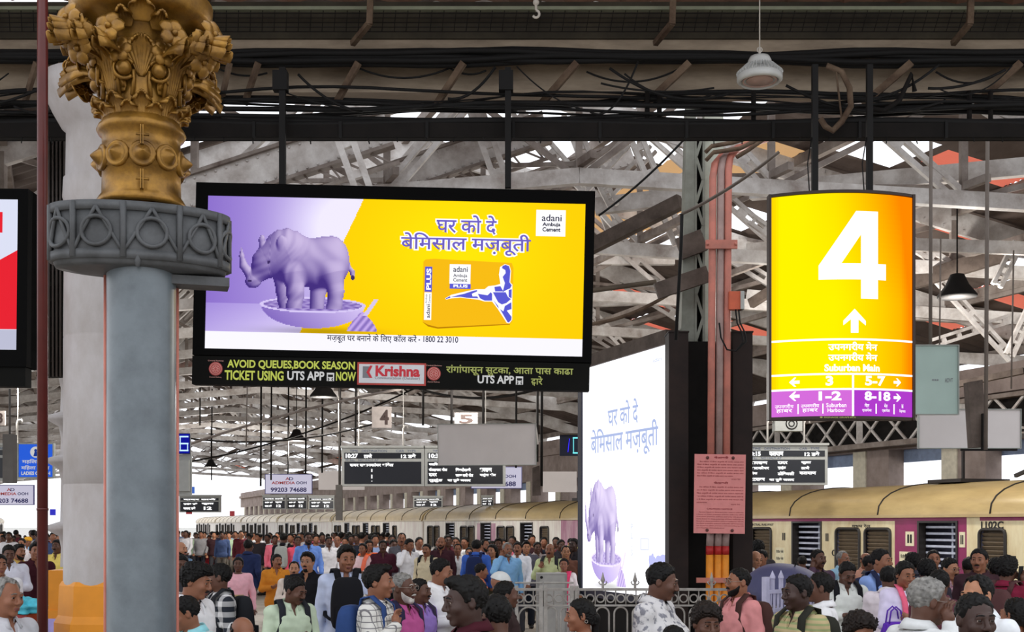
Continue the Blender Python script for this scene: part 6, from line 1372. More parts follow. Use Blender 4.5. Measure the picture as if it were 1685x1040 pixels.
    def brows(s, has, beard, fem):
        h = s.h; mb = MB()
        for x in (-1, 1): mb.tube([h((x*(.012+.012*i), -.0945+.0022*i*i*.55, .030+(.004, .006, .005, .0)[i])) for i in range(4)], [.0028, .0042, .004, .0022], 6)
        if beard in ('moustache', 'beard', 'goatee'): mb.tube([h((x, -.101+.010*(abs(x)/.026)**2, -.045-.006*(abs(x)/.026)**2)) for x in np.linspace(-.028, .028, 9)], [.002, .005, .0065, .0075, .007, .0075, .0065, .005, .002], 8)
        s.bm = None
        if beard in ('beard', 'goatee'):
            v = min(s.vox, .008); c = s.h((0, -.04, -.06)); F = Field(c-.13, c+.13, v); th = .007 if beard != 'stubble' else .003; e = lambda c_, r, k=.015, op='u': F.ell(h(c_), r, k, op, s.R)
            e((0, -.024, -.032), (.058+th, .066+th, .076+th), .02); e((0, -.064, -.094), (.024+th, .02+th, .018+th), .02)
            X, Y, Z = F.ax[0][:, None, None]-h((0, 0, 0))[0], F.ax[1][None, :, None]-h((0, 0, 0))[1], F.ax[2][None, None, :]-h((0, 0, 0))[2]; lx, ly, lz = [s.R[0, i]*X+s.R[1, i]*Y+s.R[2, i]*Z for i in range(3)]
            lim = np.interp(ly, [-.12, -.085, -.05, -.01, .02], [-.076, -.072, -.045, -.01, .0]) if beard != 'goatee' else np.interp(np.abs(lx), [0, .028, .035], [-.076, -.07, -.3])+0*ly
            F.d = np.maximum(F.d, (lz-lim).astype(np.float32)); F.d = np.maximum(F.d, (ly-.02).astype(np.float32)); F.d += (.0015*np.sin(160*lx+90*lz)*np.sin(140*ly)).astype(np.float32); s.bm = F.mesh('beard', None)
        return mb.mesh('eyebrows', [None])
    def spectacles(s):
        h = s.h; mb = MB()
        for x in (-1, 1): mb.tube([h((x*.033+.024*math.cos(t), -.103+.02*abs(.024*math.cos(t))*0, .010+.018*math.sin(t))) for t in np.linspace(0, 2*math.pi, 17)[:-1]], .0018, 5, closed=True); mb.tube([h((x*.057, -.102, .014)), h((x*.078, -.03, .014)), h((x*.081, .02, .012))], .0018, 5)
        mb.tube([h((-.009, -.103, .013)), h((0, -.107, .016)), h((.009, -.103, .013))], .0018, 5); return mb.mesh('glasses', [None])
    def cap_mesh(s):
        c = s.h((0, 0, 0)); F = Field(c-.2, c+.2, min(s.vox, .008)); F.ell(s.h((0, .018, .04)), (.083, .103, .094), .01, 'u', s.R); n = s.R@np.array([0, .28, -1.]); F.plane(n, s.h((0, 0, .045))); return F.mesh('skull_cap', None)
M_eye = mat('eye_white', (150, 136, 126), .2, var=0); M_iris = mat('eye_iris', (34, 22, 18), .15, var=0)
def eyeball_mesh():
    mb = MB(); mb.sphere((0, 0, 0), .0120, 16, 12); 
    mb.mi = [1 if sum(mb.v[i][1] for i in f)/len(f) < -.0086 else 0 for f in mb.f]; return mb.mesh('eye', [M_eye, M_iris])
EYE = eyeball_mesh()
SKIN = [(mat('skin_light_brown', (176, 124, 94), .5, var=.05), mat('lip_light', (150, 88, 76), .45)), (mat('skin_brown', (140, 92, 68), .5, var=.05), mat('lip_brown', (116, 66, 58), .45)), (mat('skin_dark', (92, 60, 46), .5, var=.06), mat('lip_dark', (82, 48, 44), .45)), (mat('skin_deep', (62, 42, 36), .5, var=.06), mat('lip_deep', (60, 38, 36), .45))]
M_hair = mat('black_hair', (12, 10, 9), .6, var=.5, scale=60, spec=.22); M_hairb = mat('dark_brown_hair', (28, 20, 16), .6, var=.5, scale=60, spec=.22); M_hairg = mat('grey_hair', (120, 118, 114), .55, var=.55, scale=34); M_hairw = mat('white_hair', (186, 182, 176), .6, var=.3, scale=30)
M_shoe = mat('black_shoe', (24, 22, 22), .4); M_spec = mat('glasses_frame', (150, 140, 130), .3, metal=.5, var=0)
CLOTH = {}
def cloth(rgb, pattern=None, rgb2=(0, 0, 0)):
    k = (rgb, pattern, rgb2)
    if k in CLOTH: return CLOTH[k]
    nm = 'cloth_%d' % len(CLOTH)
    m = mat(nm, rgb, .85, var=.06, scale=20, spec=.15)
    if pattern:
        nt = m.node_tree; N, L = nt.nodes, nt.links; b = N['Principled BSDF']; tc = N.new('ShaderNodeTexCoord'); mx = N.new('ShaderNodeMix'); mx.data_type = 'RGBA'; mx.inputs['A'].default_value = lin(rgb)+(1,); mx.inputs['B'].default_value = lin(rgb2)+(1,)
        if pattern == 'print':
            n = N.new('ShaderNodeTexNoise'); n.inputs['Scale'].default_value = 26; n.inputs['Detail'].default_value = 4; r = N.new('ShaderNodeValToRGB'); r.color_ramp.elements[0].position = .52; r.color_ramp.elements[1].position = .6
            L.new(tc.outputs['Object'], n.inputs['Vector']); L.new(n.outputs['Fac'], r.inputs['Fac']); L.new(r.outputs['Color'], mx.inputs['Factor'])
        else:
            def band(axis, sc, th):
                s_ = N.new('ShaderNodeSeparateXYZ'); L.new(tc.outputs['Object'], s_.inputs[0]); a = N.new('ShaderNodeMath'); a.operation = 'MULTIPLY'; a.inputs[1].default_value = sc; L.new(s_.outputs[axis], a.inputs[0])
                f = N.new('ShaderNodeMath'); f.operation = 'FRACT'; L.new(a.outputs[0], f.inputs[0]); g = N.new('ShaderNodeMath'); g.operation = 'LESS_THAN'; g.inputs[1].default_value = th; L.new(f.outputs[0], g.inputs[0]); return g
            if pattern == 'stripe': g = band(2, 28, .42); L.new(g.outputs[0], mx.inputs['Factor'])
            else:
                sc, th = (24, .16) if pattern == 'check' else (11, .5); g1, g2 = band(0, sc, th), band(2, sc, th); a = N.new('ShaderNodeMath'); a.operation = 'MAXIMUM' if pattern == 'check' else 'ADD'; L.new(g1.outputs[0], a.inputs[0]); L.new(g2.outputs[0], a.inputs[1])
                if pattern == 'plaid': a2 = N.new('ShaderNodeMath'); a2.operation = 'MULTIPLY'; a2.inputs[1].default_value = .5; L.new(a.outputs[0], a2.inputs[0]); a = a2
                L.new(a.outputs[0], mx.inputs['Factor'])
        L.new(mx.outputs['Result'], b.inputs['Base Color'])
    CLOTH[k] = m; return m
def dress(o, mats_):
    for i, m in enumerate(mats_): o.material_slots[i].link = 'OBJECT'; o.material_slots[i].material = m
def place(fig, loc, facing, scale, label, group, shirt, trouser=(40, 40, 48), skin=1, hair=M_hair, shirt_name='shirt', beardm=None, shoes=True, detail=True, legs=True):
    """links one figure: body at top level; hair and clothing as its parts"""
    o = link_mesh('person', fig.bodym, None, loc); o.rotation_euler = (0, 0, facing); o.scale = (scale,)*3; tag(o, label, 'person', group); dress(o, SKIN[skin])
    def ch(nm, me, m):
        if me is None: return
        c = link_mesh(nm, me, o)
        if m is not None: dress(c, [m])
        return c
    ch(shirt_name, fig.topm, shirt)
    if fig.colm: solid(ch('collar', fig.colm, shirt), .004)
    ch('trousers', fig.trm, cloth(tuple(trouser)))
    if shoes: ch('shoes', fig.shoem, M_shoe)
    if fig.hairm: ch('hair', fig.hairm, hair)
    if detail and fig.eyes_on:
        ch('eyebrows', fig.brow, beardm or hair)
        if getattr(fig, 'bm', None): ch('beard', fig.bm, beardm or hair)
        for x in (-1, 1):
            e = link_mesh('eye', EYE, o, Vector(fig.h((x*.031, -.0795, .0100)))); e.rotation_euler = Matrix(fig.R.tolist()).to_euler()
    if fig.glass: ch('glasses', fig.glass, M_spec)
    if fig.cap: ch('skull_cap', fig.cap, cloth((206, 208, 206)))
    return o
# backpacks: bag, pocket, two shoulder straps
def pack_geo():
    bm = bmesh.new(); bmesh.ops.create_cube(bm, size=1); bmesh.ops.subdivide_edges(bm, edges=bm.edges[:], cuts=5, use_grid_fill=True)
    for v in bm.verts:
        x, y, z = v.co*2; k = (abs(x)**5+abs(y)**5+abs(z)**5)**(1/5.); v.co = Vector((x/k*.15*(1-.12*max(0, z/k)), y/k*.085*(1-.25*(z/k)), z/k*.24))
    me = bpy.data.meshes.new('bag'); bm.to_mesh(me); bm.free(); me.materials.append(None); [setattr(p, 'use_smooth', True) for p in me.polygons]; bag = me
    mb = MB(); mb.box((-.11, .06, -.2), (.11, .115, -.02)); pocket = mb.mesh('pocket', [None])
    st = []
    for sx in (-1, 1):
        mb = MB(); pts = [(sx*.07, -.085, .20), (sx*.09, -.12, .30), (sx*.11, -.20, .315), (sx*.125, -.295, .24), (sx*.13, -.315, .10), (sx*.165, -.27, -.04), (sx*.185, -.14, -.12), (sx*.14, -.05, -.16)]
        sm = []
        for i in range(len(pts)-1):
            for u in (0, .5): sm.append(Vector(pts[i]).lerp(Vector(pts[i+1]), u))
        sm.append(Vector(pts[-1])); vs_ = []
        for i, p in enumerate(sm):
            d = (sm[min(i+1, len(sm)-1)]-sm[max(i-1, 0)]).normalized(); n_ = Vector((p.x*.3, p.y+.14, p.z-.1)).normalized(); w_ = d.cross(n_).normalized()*.03
            vs_ += [p-w_, p+w_]
        mb.add(vs_, [(2*i, 2*i+1, 2*i+3, 2*i+2) for i in range(len(sm)-1)], True); st.append(mb.mesh('strap', [None]))
    return bag, pocket, st
BAG, POCKET, STRAPS = pack_geo()
def backpack(o, label, rgb, front=False, group='backpacks in the crowd', name='backpack'):
    s = o.scale[0]; a = o.rotation_euler.z+(math.pi if front else 0); off = rotz(a)@np.array([0, .205, 1.20])*s
    e = empty(name, Vector(o.location)+Vector(off), label, 'backpack', group, rot=(0, 0, a)); e.scale = (s,)*3; m = cloth(rgb)
    for nm, me in (('bag', BAG), ('pocket', POCKET), ('strap', STRAPS[0]), ('strap', STRAPS[1])):
        c = link_mesh(nm, me, e); dress(c, [m])
        if nm == 'strap': solid(c, .008)
    return e
SPOTS = [(P(33, 0, 10.5).x, 10.5), (CX, YC)]
def at(px, ytop, hh, dx=0.):
    """floor point, scale of a figure whose head is hh pixels high with its crown at ytop"""
    Y = 448./hh; k = (px-842.5)/F
    for _ in range(16 if hh > 20 else 30):          # step back until nobody stands in the same spot
        if all((k*Y-a)**2+(Y-b)**2 > .36**2 for a, b in SPOTS): break
        Y += .14
    SPOTS.append((k*Y, Y)); z = CAMZ-(ytop-HORIZON)*Y/F; return Vector(((px-842.5)/F*Y, Y, 0)), z/1.725
# ---------------------------------------------------------------- near figures: one model each
R_ = math.radians
W1, W2 = (226, 226, 228), (206, 204, 206)
# px, crown y, head height px, facing (deg, 0 = to the camera, + = to the picture's right), figure options, clothing, label
near = [
 (314, 926, 52, 70, dict(pose='stand', yaw=R_(10), pitch=R_(14), hair='messy', beard='moustache'), (W1, None), 1, 'person with messy black hair and white collar looking down right beside the grey column'),
 (361, 928, 43, -60, dict(pose='stand', yaw=R_(-20), hair='short', beard='stubble'), ((40, 44, 52), 'plaid', (214, 214, 214)), 2, 'person in a black and white plaid shirt with black hair facing left'),
 (316, 979, 56, -35, dict(pose='stand', yaw=R_(-30), pitch=R_(18), hair='short', beard='stubble'), ((150, 214, 222), None), 1, 'person at the bottom left of the crowd in a pale cyan collar, head bowed left'),
 (396, 1011, 62, 30, dict(pose='stand', pitch=R_(16), hair='bald'), ((60, 52, 48), None), 1, 'balding brown head at the bottom edge in front of the plaid shirt'),
 (478, 947, 44, 38, dict(pose='phone', yaw=R_(22), pitch=R_(20), hair='short', beard='moustache', sleeve=.9), ((196, 212, 186), None), 2, 'person in a light green shirt looking down to the right, black strap on his shoulder'),
 (569, 897, 38, 12, dict(pose='stand', yaw=R_(8), pitch=R_(8), hair='quiff', beard='stubble', sleeve=.9), ((194, 204, 230), None), 1, 'person in a pale blue shirt with a large black backpack on the chest'),
 (621, 931, 51, 78, dict(pose='strap', yaw=R_(5), hair='quiff', beard='none'), ((214, 212, 206), 'check', (120, 118, 120)), 1, 'person in a white checked shirt with a blue backpack, in profile'),
 (662, 943, 49, 58, dict(pose='stand', yaw=R_(5), hair='crop', beard='beard', glasses=True), ((176, 82, 138), None), 2, 'older person with grey beard and glasses in a magenta shirt'),
 (690, 953, 42, 55, dict(pose='stand', yaw=R_(12), hair='short', beard='moustache'), ((150, 122, 196), None), 2, 'person in a violet shirt just right of the grey bearded one'),
 (721, 919, 42, 62, dict(pose='phone', yaw=R_(10), pitch=R_(10), hair='short', beard='moustache', belly=.02), ((236, 236, 238), None), 1, 'person in a plain white shirt with moustache, facing right behind the violet shirt'),
 (771, 949, 73, -75, dict(pose='stand', yaw=R_(8), pitch=R_(6), hair='quiff', beard='stubble'), ((66, 24, 34), None), 3, 'large dark blurred figure in a maroon shirt with a high quiff, facing left'),
 (818, 979, 74, -140, dict(pose='stand', pitch=R_(8), hair='short', beard='none'), ((40, 36, 40), None), 2, 'back of a black haired head at the bottom edge below the white skull cap'),
 (824, 942, 42, 78, dict(pose='stand', hair=None, cap=True, glasses=True, beard='beard'), ((70, 66, 66), None), 1, 'person wearing a white skull cap, in profile to the right'),
 (832, 957, 46, 90, dict(pose='stand', yaw=R_(10), hair='short', beard='stubble'), ((54, 40, 40), None), 2, 'person with short dark hair right in front of the white skull cap'),
 (958, 986, 56, -82, dict(pose='stand', pitch=R_(4), hair='tied', fem=True, collar=False, sleeve=.4), ((120, 44, 60), None), 1, 'woman with black hair tied back and earring, facing left below the railing'),
 (1080, 925, 54, 62, dict(pose='phone', yaw=R_(12), pitch=R_(14), hair='short', beard='moustache', sleeve=.85, belly=.04), ((206, 204, 204), 'print', (128, 128, 136)), 2, 'person in a white and grey printed shirt holding a black phone before the billboard'),
 (1160, 992, 64, 12, dict(pose='stand', pitch=R_(10), hair='messy', beard='stubble'), ((70, 62, 60), None), 2, 'messy haired head peeking over the bottom edge below the pink conduits'),
 (1108, 1030, 60, 200, dict(pose='stand', hair='short'), ((50, 46, 50), None), 2, 'crown of a black haired head just showing at the bottom edge under the phone holder'),
 (1216, 935, 45, -66, dict(pose='stand', yaw=R_(-6), hair='crop', beard='beard', glasses=True, sleeve=.5), ((214, 142, 142), None), 1, 'person in a pink shirt with beard and glasses facing left, brown backpack'),
 (1315, 946, 55, -62, dict(pose='stand', yaw=R_(-8), pitch=R_(4), hair='short', beard='stubble', sleeve=.5), ((186, 168, 128), 'stripe', (150, 160, 112)), 3, 'very dark person in a striped olive and tan shirt with black straps, facing left'),
 (1350, 943, 48, -100, dict(pose='stand', hair='short', beard='none'), (W1, None), 2, 'black haired head turned away just behind the striped shirt'),
 (1390, 921, 37, 8, dict(pose='phone', pitch=R_(26), hair='short', beard='moustache', sleeve=.9), ((222, 226, 220), None), 2, 'person in a white shirt with black straps looking down behind the dark striped figure'),
 (1449, 904, 36, 30, dict(pose='stand', yaw=R_(14), hair='short', beard='moustache', sleeve=1.), ((140, 168, 226), None), 1, 'person in a sky blue shirt with moustache and a navy bag on the shoulder'),
 (1486, 923, 40, 14, dict(pose='folded', pitch=R_(12), hair='tied', fem=True, collar=False, sleeve=1.), ((222, 214, 240), None), 1, 'person in a pale lavender top with folded arms and a pink scarf'),
 (1462, 932, 38, 150, dict(pose='folded', hair='short'), ((232, 222, 228), None), 2, 'person in a pinkish white shirt turned away beside the pink scarf'),
 (1518, 950, 70, 110, dict(pose='ear', yaw=R_(-14), pitch=R_(10), hair='short', beard='stubble', glasses=True), ((212, 214, 214), None), 2, 'grey haired person in a white shirt holding a hand to the ear, lower right'),
 (1613, 946, 60, -58, dict(pose='stand', yaw=R_(-4), pitch=R_(8), hair='receding', beard='none'), ((230, 234, 238), None), 0, 'person with a bright receding forehead facing left behind the dark faced one'),
 (1602, 976, 80, 8, dict(pose='stand', pitch=R_(4), hair='crop', beard='moustache'), ((40, 48, 60), None), 3, 'very dark faced person with moustache looking at the camera at the lower right edge'),
 (1408, 1006, 66, 20, dict(pose='stand', pitch=R_(16), hair='messy'), ((60, 56, 60), None), 1, 'dark messy crown of a head at the bottom edge below the sky blue shirt'),
 (1500, 1034, 66, 0, dict(pose='stand', hair='bald'), ((60, 56, 60), None), 1, 'bald crown just showing at the bottom edge beside the grey haired phone caller'),
 (1657, 917, 40, 130, dict(pose='ear', hair='messy', beard='none'), ((120, 32, 56), None), 2, 'person in a dark red top with phone at the ear, right edge'),
 (1612, 903, 35, -22, dict(pose='stand', yaw=R_(-12), hair='short', beard='moustache'), ((62, 40, 46), None), 1, 'person in a dark maroon shirt with flat short hair below the black carriage number'),
 (1561, 918, 34, 24, dict(pose='stand', pitch=R_(8), hair='short', beard='moustache', glasses=True), ((232, 196, 206), 'stripe', (206, 150, 170)), 0, 'person in a pink striped shirt and glasses below the purple train door'),
 (1672, 985, 58, -150, dict(pose='stand', hair='tied', fem=True, collar=False), ((232, 176, 66), None), 1, 'person in a yellow ochre top cut by the right edge behind the dark faced one'),
 (8, 951, 60, 65, dict(pose='stand', pitch=R_(4), hair='receding', beard='stubble'), ((196, 196, 202), None), 1, 'grey templed person in a pale grey shirt at the bottom left corner, facing right'),
 (1546, 938, 44, 160, dict(pose='stand', hair='short'), ((90, 50, 60), None), 2, 'black hair seen from behind just above the grey haired phone caller'),
]
PPL = {}
for i, (px, yt, hh, fc, kw, (rgb, pat, *r2), sk, lab) in enumerate(near):
    kw = dict(kw); kw.setdefault('hair', 'short'); fig = Person(vox=.0065 if hh > 40 else .008, seed=i, **kw); loc, s = at(px, yt, hh)
    hr = M_hairg if lab.startswith(('grey haired', 'grey templed', 'older person')) else M_hairb if 'messy haired' in lab or 'messy crown' in lab else M_hair
    bd = M_hairw if lab.startswith('older') else None
    PPL[lab] = place(fig, loc, R_(fc), s, lab, None, cloth(rgb, pat, r2[0] if r2 else (0, 0, 0)), ((44, 44, 50), (70, 66, 60), (34, 40, 60))[i % 3], sk, hr, beardm=bd)
def who(t):
    return next(o for l, o in PPL.items() if t in l)
backpack(who('plaid'), 'black backpack worn over the black and white plaid shirt', (34, 36, 40))
backpack(who('light green'), 'dark backpack worn over the light green shirt', (40, 42, 48))
backpack(who('pale blue shirt with'), 'large black backpack worn on the chest over the pale blue shirt', (26, 26, 30), True)
backpack(who('white checked'), 'blue backpack worn over the white checked shirt', (48, 72, 122))
backpack(who('pink shirt with beard'), 'brown backpack worn over the pink shirt', (70, 46, 42))
backpack(who('striped olive'), 'black olive backpack worn over the striped shirt', (44, 44, 38))
backpack(who('white shirt with black straps'), 'black backpack worn by the person looking down behind the dark striped figure', (28, 28, 32))
backpack(who('sky blue shirt with moustache'), 'navy backpack worn over the sky blue shirt', (36, 42, 70))
backpack(who('dark red top'), 'brown backpack worn over the dark red top at the right edge', (84, 56, 56))
backpack(who('magenta'), 'dark navy backpack worn over the magenta shirt', (44, 40, 66))
backpack(who('violet'), 'dark backpack worn over the violet shirt', (56, 50, 70))
backpack(who('dark faced person'), 'dark strapped backpack worn by the dark faced person at the lower right', (36, 42, 50))
def held(o, local, name, label, cat, build, rot=(0, 0, 0)):
    p = Vector(o.location)+Matrix.Rotation(o.rotation_euler.z, 3, 'Z')@Vector(local)*o.scale[0]
    e = empty(name, p, label, cat, rot=(rot[0], rot[1], o.rotation_euler.z+rot[2])); e.scale = o.scale; build(e); return e
def phone(e):
    mb = MB(); mb.box((-.037, -.075, -.005), (.037, .075, .005)); mb.build('case', M_blackm, e); mb = MB(); mb.box((-.034, -.071, .005), (.034, .071, .006)); mb.build('screen', M_glass, e)
held(who('black phone'), (.01, -.31, 1.215), 'phone', 'black phone held by the person in the printed shirt before the billboard', 'phone', phone, (R_(-35), 0, 0))
held(who('dark red top'), (-.105, -.05, 1.57), 'phone', 'phone held to the ear of the person in the dark red top', 'phone', phone, (R_(85), 0, R_(90)))
o = who('black phone'); mb = MB(); mb.ring((-.115, -.215, 1.165), .034, .006, 'x'); c = mb.build('wrist_thread', mat('red_thread', (190, 30, 36)), o)
o = who('pink scarf')
mb = MB()
for sx in (-1, 1):
    q = [(sx*.05, .04, 1.50), (sx*.075, -.05, 1.47), (sx*.07, -.12, 1.36), (sx*.055, -.135, 1.2), (sx*.05, -.13, 1.05)]; vs_ = []
    for x, y, z in q: vs_ += [(x-.03, y-.012, z), (x+.03, y-.012, z)]
    mb.add(vs_, [(2*i, 2*i+1, 2*i+3, 2*i+2) for i in range(4)], True)
solid(mb.build('scarf', cloth((232, 104, 134)), o), .006)
def bagf(e):
    bm = bmesh.new(); bmesh.ops.create_cube(bm, size=1); bmesh.ops.subdivide_edges(bm, edges=bm.edges[:], cuts=4, use_grid_fill=True)
    for v in bm.verts: x, y, z = v.co*2; k = (abs(x)**6+abs(y)**6+abs(z)**6)**(1/6.); v.co = Vector((x/k*.13*(1-.2*z/k)+.008*math.sin(z*9+y*5), y/k*.06*(1-.3*z/k), z/k*.17))
    me = bpy.data.meshes.new('bag'); bm.to_mesh(me); bm.free(); me.materials.append(cloth((98, 52, 176))); link_mesh('bag', me, e)
    for y in (-.03, .03): mb = MB(); mb.tube([(-.07, y, .15), (-.05, y, .27), (0, y, .31), (.05, y, .27), (.07, y, .15)], .008, 6); mb.build('handle', cloth((98, 52, 176)), e)
held(who('pink scarf'), (-.2, -.17, 1.0), 'hand_bag', 'purple cloth bag hanging from the folded arms of the person with the pink scarf', 'bag', bagf)
o = who('tied back'); mb = MB(); mb.ring((-.078, .015, 1.565), .011, .003, 'x'); mb.ring((.078, .015, 1.565), .011, .003, 'x'); mb.build('earrings', M_spec, o)
